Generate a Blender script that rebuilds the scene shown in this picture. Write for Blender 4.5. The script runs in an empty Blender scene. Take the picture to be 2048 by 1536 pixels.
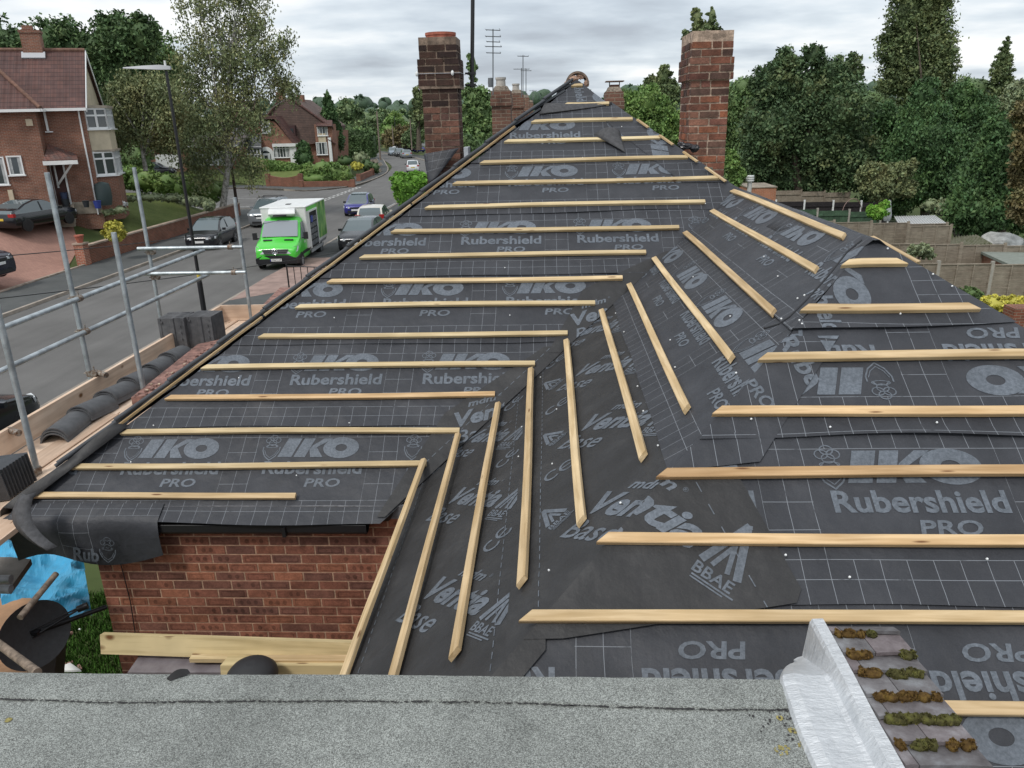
import bpy, bmesh, math, random
import numpy as np
from mathutils import Vector, Matrix, noise
PI = math.pi
rad = math.radians
scn = bpy.context.scene
COL = scn.collection
# ------------------------------------------------------------------ camera
H = 6.35                      # eye height above the street
FPX = 1543.5                  # focal length in photo pixels (2048 wide)
_pit, _roll, _yaw = rad(19.026), rad(-1.453), rad(2.972)
_cp, _sp, _cy, _sy = math.cos(_pit), math.sin(_pit), math.cos(_yaw), math.sin(_yaw)
FW = np.array([-_sy*_cp, _cy*_cp, -_sp]); _r = np.array([_cy, _sy, 0.]); _u = np.cross(_r, FW)
RT = _r*math.cos(_roll)+_u*math.sin(_roll); UP = -_r*math.sin(_roll)+_u*math.cos(_roll)
cam = bpy.data.cameras.new("camera"); camo = bpy.data.objects.new("camera", cam); COL.objects.link(camo)
M = Matrix((( RT[0], UP[0], -FW[0], 0), (RT[1], UP[1], -FW[1], 0), (RT[2], UP[2], -FW[2], H), (0, 0, 0, 1)))
camo.matrix_world = M
cam.sensor_width = 36; cam.lens = 36*FPX/2048; cam.clip_start = .05; cam.clip_end = 6000
scn.camera = camo
# ------------------------------------------------------------------ world
w = bpy.data.worlds.new("World"); scn.world = w; w.use_nodes = True
SUN_EL, SUN_AZ = rad(52), rad(215)
nt = w.node_tree; nt.nodes.clear()
def wn(t, **k):
    n = nt.nodes.new(t)
    for a, b in k.items(): setattr(n, a, b)
    return n
out = wn('ShaderNodeOutputWorld'); sky = wn('ShaderNodeTexSky'); sky.sky_type = 'NISHITA'; sky.sun_disc = False
sky.sun_elevation = SUN_EL; sky.sun_rotation = SUN_AZ; sky.air_density = 1.0; sky.dust_density = 2.0
bg1 = wn('ShaderNodeBackground'); bg1.inputs[1].default_value = .10; nt.links.new(sky.outputs[0], bg1.inputs[0])
tc = wn('ShaderNodeTexCoord'); sep = wn('ShaderNodeSeparateXYZ'); nt.links.new(tc.outputs['Generated'], sep.inputs[0])
def wm(op, a, b=None, c=None):
    n = wn('ShaderNodeMath', operation=op)
    for i, v in enumerate((a, b, c)):
        if v is None: continue
        if isinstance(v, (int, float)): n.inputs[i].default_value = v
        else: nt.links.new(v, n.inputs[i])
    return n.outputs[0]
zz = wm('MAXIMUM', sep.outputs[2], 0.0); den = wm('ADD', zz, .13)
cx = wm('DIVIDE', sep.outputs[0], den); cy_ = wm('DIVIDE', sep.outputs[1], den)
cmb = wn('ShaderNodeCombineXYZ'); nt.links.new(wm('MULTIPLY', cx, .85), cmb.inputs[0]); nt.links.new(cy_, cmb.inputs[1])
def wnoise(sc, det, rough, off, dist=0.):
    mp = wn('ShaderNodeMapping'); mp.inputs[1].default_value = off; nt.links.new(cmb.outputs[0], mp.inputs[0])
    n = wn('ShaderNodeTexNoise'); n.inputs['Scale'].default_value = sc; n.inputs['Detail'].default_value = det
    n.inputs['Roughness'].default_value = rough; n.inputs['Distortion'].default_value = dist
    nt.links.new(mp.outputs[0], n.inputs[0]); return n.outputs[0]
def wramp(f, stops):
    r = wn('ShaderNodeValToRGB'); nt.links.new(f, r.inputs[0])
    while len(r.color_ramp.elements) < len(stops): r.color_ramp.elements.new(.5)
    for e, (p, c) in zip(r.color_ramp.elements, stops): e.position = p; e.color = (*c, 1)
    return r.outputs[0]
n1 = wnoise(.50, 7, .55, (3.1, 7.7, 0), .15)
n2 = wnoise(1.5, 5, .5, (11, 2, 0), .1)
f = wm('ADD', wm('MULTIPLY', n1, .66), wm('MULTIPLY', n2, .34))
ccol = wramp(f, [(.37, (.34, .375, .425)), (.44, (.44, .49, .545)), (.50, (.57, .62, .665)), (.57, (.77, .78, .785))])
bg2 = wn('ShaderNodeBackground'); bg2.inputs[1].default_value = .95; nt.links.new(ccol, bg2.inputs[0])
mx = wn('ShaderNodeMixShader'); nt.links.new(bg1.outputs[0], mx.inputs[1]); nt.links.new(bg2.outputs[0], mx.inputs[2])
mx.inputs[0].default_value = .90
nt.links.new(mx.outputs[0], out.inputs[0])
sun = bpy.data.lights.new("sun", 'SUN'); sun.energy = 1.2; sun.angle = rad(12); sun.color = (1, .97, .92)
suno = bpy.data.objects.new("sun", sun); COL.objects.link(suno); suno['kind'] = 'structure'
suno.rotation_euler = Vector((-math.sin(SUN_AZ)*math.cos(SUN_EL), -math.cos(SUN_AZ)*math.cos(SUN_EL), -math.sin(SUN_EL))).to_track_quat('-Z', 'Y').to_euler()
scn.view_settings.view_transform = 'Standard'; scn.view_settings.look = 'None'
scn.view_settings.exposure = 0.56; scn.view_settings.gamma = 1.0
scn.render.resolution_x = 1024; scn.render.resolution_y = 768
# ------------------------------------------------------------------ helpers
def ray(px, py): return FW+RT*(px-1024)/FPX+UP*(768-py)/FPX
def G(px, py, z=0.):          # pixel -> point at height z
    d = ray(px, py); p = d*((z-H)/d[2]); return np.array([p[0], p[1], z])
def D(px, py, Y):             # pixel -> point at distance Y
    d = ray(px, py); p = d*(Y/d[1]); return np.array([p[0], p[1], H+p[2]])
def sstep(a, b, x):
    t = min(1, max(0, (x-a)/(b-a))); return t*t*(3-2*t)
def ter(x, y):
    l = sstep(-22.4, -29, x)*2.0 if x < -22.4 else 0
    m1 = 1-sstep(54, 60, y); m2 = sstep(84, 95, y)*.75*(1-sstep(118, 150, y))
    z = l*max(m1, m2)
    if x > -4: z -= 1.4*sstep(-1, 6, x)
    return z
def GT(px, py):
    d = ray(px, py); t = 3.0
    while t < 900:
        p = d*t
        if H+p[2] <= ter(p[0], p[1]): break
        t += .1 if t < 150 else 1
    return np.array([p[0], p[1], ter(p[0], p[1])])

MATS = {}
def mat(name, color=(.5, .5, .5), rough=.7, metal=0., var=.0, vscale=5., bump=0., bscale=30., spec=.5, var2=None, attr=None, coord='Object', emit=None, trans=0.):
    """general procedural material: base colour broken up by noise, optional bump"""
    if name in MATS: return MATS[name]
    m = bpy.data.materials.new(name); m.use_nodes = True; t = m.node_tree; b = t.nodes['Principled BSDF']
    b.inputs['Roughness'].default_value = rough; b.inputs['Metallic'].default_value = metal
    b.inputs['Specular IOR Level'].default_value = spec
    b.inputs['Base Color'].default_value = (*color, 1)
    tc = t.nodes.new('ShaderNodeTexCoord')
    src = tc.outputs[coord]
    if coord == 'Object' : 
        g = t.nodes.new('ShaderNodeNewGeometry'); src = g.outputs['Position'] if name.startswith('w_') else tc.outputs['Object']
    last = None
    if var > 0:
        n = t.nodes.new('ShaderNodeTexNoise'); n.inputs['Scale'].default_value = vscale; n.inputs['Detail'].default_value = 6; n.inputs['Roughness'].default_value = .62
        t.links.new(src, n.inputs[0])
        r = t.nodes.new('ShaderNodeValToRGB'); t.links.new(n.outputs[0], r.inputs[0])
        c1 = var2 if var2 else tuple(max(0, c*(1-var)) for c in color); c2 = color if var2 else tuple(min(1, c*(1+var)) for c in color)
        r.color_ramp.elements[0].position = .36; r.color_ramp.elements[0].color = (*c1, 1)
        r.color_ramp.elements[1].position = .64; r.color_ramp.elements[1].color = (*c2, 1)
        last = r.outputs[0]; t.links.new(last, b.inputs['Base Color'])
    if attr:
        a = t.nodes.new('ShaderNodeAttribute'); a.attribute_name = attr
        mm = t.nodes.new('ShaderNodeMix'); mm.data_type = 'RGBA'; mm.blend_type = 'MULTIPLY'; mm.inputs[0].default_value = 1
        if last: t.links.new(last, mm.inputs[6])
        else: mm.inputs[6].default_value = (*color, 1)
        t.links.new(a.outputs['Color'], mm.inputs[7]); t.links.new(mm.outputs[2], b.inputs['Base Color'])
    if bump > 0:
        n = t.nodes.new('ShaderNodeTexNoise'); n.inputs['Scale'].default_value = bscale; n.inputs['Detail'].default_value = 5
        t.links.new(src, n.inputs[0]); bp = t.nodes.new('ShaderNodeBump'); bp.inputs['Strength'].default_value = 1; bp.inputs['Distance'].default_value = bump
        t.links.new(n.outputs[0], bp.inputs['Height']); t.links.new(bp.outputs[0], b.inputs['Normal'])
    if emit: b.inputs['Emission Color'].default_value = (*emit, 1); b.inputs['Emission Strength'].default_value = 1
    MATS[name] = m; return m
def nodes_of(m): return m.node_tree, m.node_tree.nodes, m.node_tree.links
def mathn(t, op, a, b=None, c=None):
    n = t.nodes.new('ShaderNodeMath'); n.operation = op
    for i, v in enumerate((a, b, c)):
        if v is None: continue
        if isinstance(v, (int, float)): n.inputs[i].default_value = v
        else: t.links.new(v, n.inputs[i])
    return n.outputs[0]
def mixc(t, f, a, b, mode='MIX'):
    n = t.nodes.new('ShaderNodeMix'); n.data_type = 'RGBA'; n.blend_type = mode
    for i, v in ((0, f), (6, a), (7, b)):
        if isinstance(v, (int, float)): n.inputs[i].default_value = v
        elif isinstance(v, tuple): n.inputs[i].default_value = (*v, 1)
        else: t.links.new(v, n.inputs[i])
    return n.outputs[2]
def noisen(t, src, scale, det=5, rough=.6):
    n = t.nodes.new('ShaderNodeTexNoise'); n.inputs['Scale'].default_value = scale; n.inputs['Detail'].default_value = det
    n.inputs['Roughness'].default_value = rough; t.links.new(src, n.inputs[0]); return n.outputs[0]
def rampn(t, f, stops):
    r = t.nodes.new('ShaderNodeValToRGB'); t.links.new(f, r.inputs[0])
    while len(r.color_ramp.elements) < len(stops): r.color_ramp.elements.new(.5)
    for e, (p, c) in zip(r.color_ramp.elements, stops): e.position = p; e.color = (*(c if isinstance(c, tuple) else (c, c, c)), 1)
    return r.outputs[0]
def bumpn(t, h, dist, bsdf, strength=1.):
    bp = t.nodes.new('ShaderNodeBump'); bp.inputs['Distance'].default_value = dist; bp.inputs['Strength'].default_value = strength
    t.links.new(h, bp.inputs['Height']); t.links.new(bp.outputs[0], bsdf.inputs['Normal'])
def newmat(name, rough=.7, spec=.5):
    m = bpy.data.materials.new(name); m.use_nodes = True; b = m.node_tree.nodes['Principled BSDF']
    b.inputs['Roughness'].default_value = rough; b.inputs['Specular IOR Level'].default_value = spec
    MATS[name] = m; return m, m.node_tree, b
def mat_brick(name, c1, c2, mortar, bw=.225, rh=.075, ms=.010, dirt=.0, squash=False):
    m, t, b = newmat(name, .85, .3)
    uv = t.nodes.new('ShaderNodeUVMap'); uv.uv_map = 'UVMap'
    g = t.nodes.new('ShaderNodeNewGeometry')
    wob = t.nodes.new('ShaderNodeTexNoise'); wob.inputs['Scale'].default_value = 9; t.links.new(uv.outputs[0], wob.inputs[0])
    vm = t.nodes.new('ShaderNodeVectorMath'); vm.operation = 'SCALE'; vm.inputs['Scale'].default_value = .012; t.links.new(wob.outputs['Color'], vm.inputs[0])
    va = t.nodes.new('ShaderNodeVectorMath'); va.operation = 'ADD'; t.links.new(uv.outputs[0], va.inputs[0]); t.links.new(vm.outputs[0], va.inputs[1])
    br = t.nodes.new('ShaderNodeTexBrick'); t.links.new(va.outputs[0], br.inputs[0])
    br.inputs['Scale'].default_value = 1; br.inputs['Brick Width'].default_value = bw; br.inputs['Row Height'].default_value = rh
    br.inputs['Mortar Size'].default_value = ms; br.inputs['Mortar Smooth'].default_value = .3; br.inputs['Bias'].default_value = 0
    br.inputs['Color1'].default_value = (*c1, 1); br.inputs['Color2'].default_value = (*c2, 1); br.inputs['Mortar'].default_value = (*mortar, 1)
    n = noisen(t, g.outputs['Position'], 1.3, 6); dr = rampn(t, n, [(.3, .72), (.7, 1.18)])
    col = mixc(t, 1., br.outputs[0], dr, 'MULTIPLY')
    n2 = noisen(t, g.outputs['Position'], 40, 4); col = mixc(t, 1., col, rampn(t, n2, [(.3, .82), (.7, 1.15)]), 'MULTIPLY')
    t.links.new(col, b.inputs['Base Color'])
    inv = mathn(t, 'SUBTRACT', 1., br.outputs['Fac']); bumpn(t, inv, .008, b)
    return m
def mat_tiles(name, c1, c2, gauge=.33, width=.3, wave=True):
    """interlocking roof tiles drawn down the slope: uv v runs up the slope"""
    m, t, b = newmat(name, .75, .35)
    uv = t.nodes.new('ShaderNodeUVMap'); uv.uv_map = 'UVMap'; s = t.nodes.new('ShaderNodeSeparateXYZ'); t.links.new(uv.outputs[0], s.inputs[0])
    g = t.nodes.new('ShaderNodeNewGeometry')
    fv = mathn(t, 'FRACT', mathn(t, 'DIVIDE', s.outputs[1], gauge)); fu = mathn(t, 'FRACT', mathn(t, 'DIVIDE', s.outputs[0], width))
    row = mathn(t, 'FLOOR', mathn(t, 'DIVIDE', s.outputs[1], gauge)); colm = mathn(t, 'FLOOR', mathn(t, 'DIVIDE', s.outputs[0], width))
    cm = t.nodes.new('ShaderNodeCombineXYZ'); t.links.new(row, cm.inputs[0]); t.links.new(colm, cm.inputs[1])
    wn_ = t.nodes.new('ShaderNodeTexWhiteNoise'); wn_.noise_dimensions = '2D'; t.links.new(cm.outputs[0], wn_.inputs['Vector'])
    base = mixc(t, wn_.outputs['Value'], c1, c2)
    n = noisen(t, g.outputs['Position'], 1.1, 6); base = mixc(t, 1., base, rampn(t, n, [(.3, .7), (.7, 1.2)]), 'MULTIPLY')
    edge = mathn(t, 'LESS_THAN', fv, .09); eu = mathn(t, 'LESS_THAN', fu, .09)
    base = mixc(t, mathn(t, 'MULTIPLY', edge, .75), base, (.02, .015, .015)); base = mixc(t, mathn(t, 'MULTIPLY', eu, .45), base, (.02, .015, .015))
    t.links.new(base, b.inputs['Base Color'])
    h = mathn(t, 'SUBTRACT', 1., fv)
    if wave: h = mathn(t, 'ADD', h, mathn(t, 'MULTIPLY', mathn(t, 'SINE', mathn(t, 'MULTIPLY', fu, 6.2832)), .5))
    bumpn(t, h, .03, b); return m

class MB:
    def __init__(s): s.v = []; s.f = []; s.mi = []; s.sm = []; s.tone = []
    def add(s, vs, fs, mi=0, smooth=False, tone=(1, 1, 1)):
        o = len(s.v); s.v += [tuple(float(c) for c in v) for v in vs]
        for f in fs: s.f.append(tuple(o+i for i in f)); s.mi.append(mi); s.sm.append(smooth); s.tone.append(tone)
    def box(s, c, d, rz=0., mi=0, tone=(1, 1, 1), R=None, taper=1.):
        hx, hy, hz = d[0]/2, d[1]/2, d[2]/2
        vs = [Vector((x*(taper if z > 0 else 1), y*(taper if z > 0 else 1), z)) for z in (-hz, hz) for x, y in ((-hx, -hy), (hx, -hy), (hx, hy), (-hx, hy))]
        Rm = R if R is not None else Matrix.Rotation(rz, 3, 'Z')
        c = Vector(c); vs = [Rm@v+c for v in vs]
        s.add(vs, [(3, 2, 1, 0), (4, 5, 6, 7), (0, 1, 5, 4), (1, 2, 6, 5), (2, 3, 7, 6), (3, 0, 4, 7)], mi, False, tone)
    def ext(s, poly, d, mi=0, tone=(1, 1, 1)):
        """extrude a planar 3D polygon by vector d"""
        n = len(poly); P = [Vector(p) for p in poly]; d = Vector(d); nn = Vector((0, 0, 0))
        for i in range(n): nn += (P[i]-P[0]).cross(P[(i+1) % n]-P[0])
        if nn.dot(d) > 0: P.reverse()
        vs = P+[p+d for p in P]
        fs = [tuple(range(n)), tuple(range(2*n-1, n-1, -1))]+[((i+1) % n, i, n+i, n+(i+1) % n) for i in range(n)]
        s.add(vs, fs, mi, False, tone)
    def tube(s, a, b, r, r2=None, n=10, mi=0, cap=True, tone=(1, 1, 1)):
        a, b = Vector(a), Vector(b); r2 = r if r2 is None else r2; d = (b-a)
        if d.length < 1e-6: return
        q = d.to_track_quat('Z', 'Y'); vs = []
        for p, rr in ((a, r), (b, r2)):
            for i in range(n): vs.append(p+q@Vector((rr*math.cos(2*PI*i/n), rr*math.sin(2*PI*i/n), 0)))
        s.add(vs, [(i, (i+1) % n, n+(i+1) % n, n+i) for i in range(n)], mi, True, tone)
        if cap: s.add(vs[:n], [tuple(range(n-1, -1, -1))], mi, False, tone); s.add(vs[n:], [tuple(range(n))], mi, False, tone)
    def pipe(s, pts, r, n=6, mi=0):
        for a, b in zip(pts[:-1], pts[1:]): s.tube(a, b, r, n=n, mi=mi, cap=True)
    def lathe(s, c, prof, n=16, mi=0, axis='Z', smooth=True):
        c = Vector(c); vs = []
        for r, h in prof:
            for i in range(n):
                a = 2*PI*i/n; x, y = r*math.cos(a), r*math.sin(a)
                vs.append(c+(Vector((x, y, h)) if axis == 'Z' else Vector((h, x, y)) if axis == 'X' else Vector((y, h, x))))
        m = len(prof)
        s.add(vs, [(j*n+i, j*n+(i+1) % n, (j+1)*n+(i+1) % n, (j+1)*n+i) for j in range(m-1) for i in range(n)], mi, smooth)
        s.add(vs[:n], [tuple(range(n-1, -1, -1))], mi); s.add(vs[-n:], [tuple(range(n))], mi)
    def loft(s, rings, closed=True, mi=0, smooth=False, mfun=None, caps=True):
        n = len(rings[0]); o = len(s.v); s.v += [tuple(map(float, p)) for r in rings for p in r]
        for j in range(len(rings)-1):
            for i in range(n if closed else n-1):
                k = (i+1) % n
                s.f.append((o+j*n+i, o+j*n+k, o+(j+1)*n+k, o+(j+1)*n+i)); s.mi.append(mfun(j, i) if mfun else mi); s.sm.append(smooth); s.tone.append((1, 1, 1))
        if caps:
            for r, rev in ((0, True), (len(rings)-1, False)):
                idx = [o+r*n+i for i in range(n)]; s.f.append(tuple(reversed(idx)) if rev else tuple(idx)); s.mi.append(mi); s.sm.append(False); s.tone.append((1, 1, 1))
    def build(s, name, mats, parent=None, world=True, uv=True, tone=False, label=None, bevel=0.):
        """world=True: the coordinates are world ones and are brought into the parent's frame"""
        if not isinstance(mats, (list, tuple)): mats = [mats]
        me = bpy.data.meshes.new(name); V = s.v
        if parent is not None and world:
            inv = pmat(parent).inverted(); V = [tuple(inv@Vector(v)) for v in V]
        me.from_pydata(V, [], s.f)
        for m in mats: me.materials.append(m)
        me.polygons.foreach_set('material_index', s.mi); me.polygons.foreach_set('use_smooth', s.sm)
        if uv: boxuv(me)
        if tone:
            at = me.color_attributes.new('tone', 'FLOAT_COLOR', 'CORNER'); arr = []
            for f, tn in zip(s.f, s.tone): arr += [tn[0], tn[1], tn[2], 1.]*len(f)
            at.data.foreach_set('color', arr)
        if any(s.sm) and hasattr(me, 'set_sharp_from_angle'): me.update(); me.set_sharp_from_angle(angle=rad(50))
        me.update(); o = bpy.data.objects.new(name, me); COL.objects.link(o)
        if parent is not None: o.parent = parent
        if bevel > 0:
            md = o.modifiers.new('bevel', 'BEVEL'); md.width = bevel; md.segments = 2; md.limit_method = 'ANGLE'
        if label: o['label'] = label
        return o
def pmat(o):
    m = o.matrix_basis.copy()
    while o.parent is not None: o = o.parent; m = o.matrix_basis@m
    return m
def boxuv(me):
    n = len(me.loops)
    if n == 0: return
    co = np.empty(len(me.vertices)*3, 'f'); me.vertices.foreach_get('co', co); co = co.reshape(-1, 3)
    vi = np.empty(n, 'i'); me.loops.foreach_get('vertex_index', vi)
    me.update(); nm = np.empty(len(me.polygons)*3, 'f'); me.polygons.foreach_get('normal', nm); nm = nm.reshape(-1, 3)
    lt = np.empty(len(me.polygons), 'i'); me.polygons.foreach_get('loop_total', lt)
    N = np.repeat(nm, lt, axis=0)[:n]; P = co[vi]
    T = np.stack([-N[:, 1], N[:, 0], np.zeros(n, 'f')], 1); L = np.linalg.norm(T, axis=1); flat = L < .25
    T = T/np.maximum(L, 1e-6)[:, None]; T[flat] = (1, 0, 0); B = np.cross(N, T); B[flat] = (0, 1, 0)
    uvl = me.uv_layers.new(name='UVMap'); a = np.stack([(P*T).sum(1), (P*B).sum(1)], 1).astype('f'); uvl.data.foreach_set('uv', a.ravel())
def tag(o, label=None, cat=None, group=None, kind=None):
    if label: o['label'] = label
    if cat: o['category'] = cat
    if group: o['group'] = group
    if kind: o['kind'] = kind
    return o
def thing(name, label, cat, loc=(0, 0, 0), rz=0., group=None):
    o = bpy.data.objects.new(name, None); COL.objects.link(o); o.location = tuple(float(c) for c in loc); o.rotation_euler = (0, 0, rz)
    o.empty_display_size = .2
    return tag(o, label, cat, group)
def struct(o): o['kind'] = 'structure'; return o
def copy_thing(root, loc, rz, label, group=None):
    r = root.copy(); COL.objects.link(r); r.location = tuple(float(c) for c in loc); r.rotation_euler = (0, 0, rz); r['label'] = label
    if group: r['group'] = group
    for ch in list(root.children):
        c = ch.copy(); COL.objects.link(c); c.parent = r
        for g in list(ch.children):
            d = g.copy(); COL.objects.link(d); d.parent = c
    return r
def ordn(i): return ['first', 'second', 'third', 'fourth', 'fifth', 'sixth', 'seventh', 'eighth', 'ninth', 'tenth', 'eleventh', 'twelfth', 'thirteenth', 'fourteenth', 'fifteenth', 'sixteenth', 'seventeenth', 'eighteenth', 'nineteenth', 'twentieth'][i]
# ------------------------------------------------------------------ common materials
m_white = mat('white_paint', (.72, .73, .72), .45, var=.06, vscale=3)
m_upvc = mat('white_frame', (.75, .76, .76), .35)
m_glass = mat('window_glass', (.045, .055, .06), .06, spec=.9)
m_black = mat('black_plastic', (.012, .012, .014), .45)
m_dark = mat('dark_gap', (.01, .01, .01), .9)
m_steel = mat('galvanised_tube', (.42, .46, .48), .42, metal=.55, var=.28, vscale=7, bump=.001, bscale=60)
m_coupler = mat('rusty_coupler', (.33, .31, .28), .6, metal=.5, var=.45, vscale=40, var2=(.16, .09, .05))
m_lead = mat('lead_sheet', (.38, .40, .43), .5, var=.2, vscale=8)
m_bark = mat('bark', (.10, .08, .06), .9, var=.4, vscale=8, bump=.02, bscale=14)
m_birch = mat('birch_bark', (.52, .50, .46), .8, var=.3, vscale=6, var2=(.10, .09, .08), bump=.01, bscale=14)
def wood(name, c1, c2, scale=1., knots=True, rough=.65):
    m, t, b = newmat(name, rough, .35)
    tc = t.nodes.new('ShaderNodeTexCoord'); mp = t.nodes.new('ShaderNodeMapping'); t.links.new(tc.outputs['Object'], mp.inputs[0])
    mp.inputs['Scale'].default_value = (1.2*scale, 22*scale, 22*scale)
    oi = t.nodes.new('ShaderNodeObjectInfo'); cmb = t.nodes.new('ShaderNodeCombineXYZ')
    for i in range(3): t.links.new(mathn(t, 'MULTIPLY', oi.outputs['Random'], 37.+i*11), cmb.inputs[i])
    t.links.new(cmb.outputs[0], mp.inputs['Location'])
    n = t.nodes.new('ShaderNodeTexNoise'); n.inputs['Scale'].default_value = 1.6; n.inputs['Detail'].default_value = 5; n.inputs['Distortion'].default_value = .6; t.links.new(mp.outputs[0], n.inputs[0])
    c = rampn(t, n.outputs[0], [(.32, c1), (.5, tuple((a+b_)/2 for a, b_ in zip(c1, c2))), (.62, c2)])
    lo = noisen(t, tc.outputs['Object'], 2.3, 3); c = mixc(t, 1., c, rampn(t, lo, [(.3, .86), (.7, 1.1)]), 'MULTIPLY')
    c = mixc(t, 1., c, mixc(t, oi.outputs['Random'], (.80, .74, .68), (1.10, 1.08, 1.04)), 'MULTIPLY')
    if knots:
        mp2 = t.nodes.new('ShaderNodeMapping'); t.links.new(tc.outputs['Object'], mp2.inputs[0]); mp2.inputs['Scale'].default_value = (2.6, 16, 4); t.links.new(cmb.outputs[0], mp2.inputs['Location'])
        vo = t.nodes.new('ShaderNodeTexVoronoi'); vo.inputs['Scale'].default_value = 1.; t.links.new(mp2.outputs[0], vo.inputs[0])
        kn = rampn(t, vo.outputs['Distance'], [(.07, 1.), (.13, 0.)]); c = mixc(t, kn, c, (.16, .07, .025))
    t.links.new(c, b.inputs['Base Color']); bumpn(t, n.outputs[0], .0015, b); return m
m_batten = wood('batten_pine', (.47, .34, .18), (.68, .53, .33))
m_batten3 = wood('batten_orange_pine', (.46, .30, .15), (.67, .48, .28))
m_batten2 = wood('batten_green_pine', (.49, .38, .21), (.66, .55, .35))
m_board = wood('scaffold_board', (.62, .46, .35), (.76, .60, .48), .6, rough=.8)
m_plank = wood('sawn_timber', (.46, .37, .20), (.64, .53, .31), .6, rough=.8)
def leaves(C, Rr, n, size, rs, flat=.0, droop=0., shell=.55, aspect=1.6, clump=.0, tonev=.35):
    """n leaf quads spread through the ellipsoids C (k,3) with radii Rr (k,3); clustered so gaps stay open"""
    C = np.array(C, float); Rr = np.array(Rr, float); vol = np.maximum((Rr[:, 0]*Rr[:, 2])**.85, 1e-4); pk = vol/vol.sum()
    nc = max(6, int(n/44)); k = rs.choice(len(C), nc, p=pk); d = rs.normal(size=(nc, 3)); d /= np.linalg.norm(d, axis=1)[:, None]
    r = shell+(1-shell)*rs.random(nc); r = np.where(rs.random(nc) < .25, rs.random(nc)**.5*shell, r)
    cc = C[k]+d*Rr[k]*r[:, None]; ck = rs.integers(0, nc, n); cr = (clump if clump else .16)*np.minimum(Rr[k].min(axis=1), 2.2)
    P = cc[ck]+rs.normal(size=(n, 3))*cr[ck][:, None]*np.array([1, 1, .75])
    if droop: P[:, 2] -= rs.random(n)**2*droop
    a = rs.normal(size=(n, 3)); a[:, 2] *= (1-flat); 
    if droop: a[:, 2] -= 1.2
    a /= np.linalg.norm(a, axis=1)[:, None]; b = rs.normal(size=(n, 3)); b -= (b*a).sum(1)[:, None]*a; b /= np.linalg.norm(b, axis=1)[:, None]
    s = size*(.6+.8*rs.random(n))[:, None]; A = a*s*aspect*.5; B = b*s*.5
    V = np.stack([P-A, P+B*.9-A*.1, P+A, P-B*.9-A*.1], 1).reshape(-1, 3)
    tc_ = 1+tonev*(rs.random(nc)-.5)*1.5; tn = tc_[ck]*(1+.3*(rs.random(n)-.5)); hue = 1+.16*(rs.random(n)-.5)
    T = np.stack([tn*hue, tn, tn*(2-hue), np.ones(n)], 1)
    return V, T, cc
def leafobj(name, V, T, m, parent=None, extra=None):
    """quads only, plus an optional (verts, faces) core"""
    nq = len(V)//4; me = bpy.data.meshes.new(name); ev, ef = (extra or (np.zeros((0, 3)), [])); off = np.array(pmat(parent).translation) if parent else np.zeros(3)
    AV = np.concatenate([V, np.array(ev).reshape(-1, 3)])-off; me.vertices.add(len(AV)); me.vertices.foreach_set('co', AV.astype('f').ravel())
    li = np.arange(nq*4, dtype='i'); fl = [li]; starts = list(range(0, nq*4, 4)); tot = [4]*nq; o = nq*4
    for f in ef: fl.append(np.array(f, 'i')+nq*4); starts.append(o); tot.append(len(f)); o += len(f)
    li = np.concatenate(fl); me.loops.add(len(li)); me.loops.foreach_set('vertex_index', li); me.polygons.add(len(starts)); me.polygons.foreach_set('loop_start', starts); me.polygons.foreach_set('loop_total', tot)
    at = me.color_attributes.new('tone', 'FLOAT_COLOR', 'POINT'); TT_ = np.concatenate([np.repeat(T, 4, axis=0), np.tile([.8, .8, .8, 1.], (len(AV)-nq*4, 1))]); at.data.foreach_set('color', TT_.astype('f').ravel())
    me.materials.append(m); me.update(calc_edges=True); me.validate(); ob = bpy.data.objects.new(name, me); COL.objects.link(ob); ob.parent = parent; return ob
def ico(C, R, sub=2, seed=0, amp=.18):
    bm = bmesh.new(); V, F = [], []
    for c, r in zip(C, R):
        bm.clear(); bmesh.ops.create_icosphere(bm, subdivisions=sub, radius=1); bm.verts.ensure_lookup_table(); o = len(V)
        for v in bm.verts: d = v.co.normalized(); k = 1+amp*noise.noise(d*2+Vector((seed, c[0], c[1]))); V.append((c[0]+d.x*r[0]*k, c[1]+d.y*r[1]*k, c[2]+d.z*r[2]*k))
        F += [tuple(o+v.index for v in f.verts) for f in bm.faces]
    bm.free(); return V, F
def thing_mesh(name, V, T, m, extra):
    """a leaf-clad thing of one mesh, its origin at its own middle"""
    c = V.mean(axis=0); o = leafobj(name, V-c, T, m, None, ((np.array(extra[0])-c) if len(extra[0]) else extra[0], extra[1])); o.location = tuple(float(x) for x in c); return o
# ------------------------------------------------------------------ the roof being felted
TT = .6440; TH = math.atan(TT); cT, sT = math.cos(TH), math.sin(TH)
YA, XB, YC, XL, XD = 9.037, 2.961, 5.674, -.12, .78       # where each slope reaches eye height
class Face:
    def __init__(s, O, U, V): s.O, s.U, s.V = Vector(O), Vector(U), Vector(V); s.N = s.U.cross(s.V)
    def p(s, u, v, h=0.): return s.O+s.U*u+s.V*v+s.N*h
    def mat(s, u, v, h, ang=0.):
        x = s.U*math.cos(ang)+s.V*math.sin(ang); y = -s.U*math.sin(ang)+s.V*math.cos(ang); c = s.p(u, v, h)
        return Matrix(((x.x, y.x, s.N.x, c.x), (x.y, y.y, s.N.y, c.y), (x.z, y.z, s.N.z, c.z), (0, 0, 0, 1)))
    def hit(s, px, py):
        d = Vector(ray(px, py)); o = Vector((0, 0, H)); t = (s.O-o).dot(s.N)/d.dot(s.N); q = o+d*t-s.O
        return (q.dot(s.U), q.dot(s.V))
DN = -.026
FA = Face((0, YA-sT*DN, H+cT*DN), (1, 0, 0), (0, cT, sT))
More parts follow.
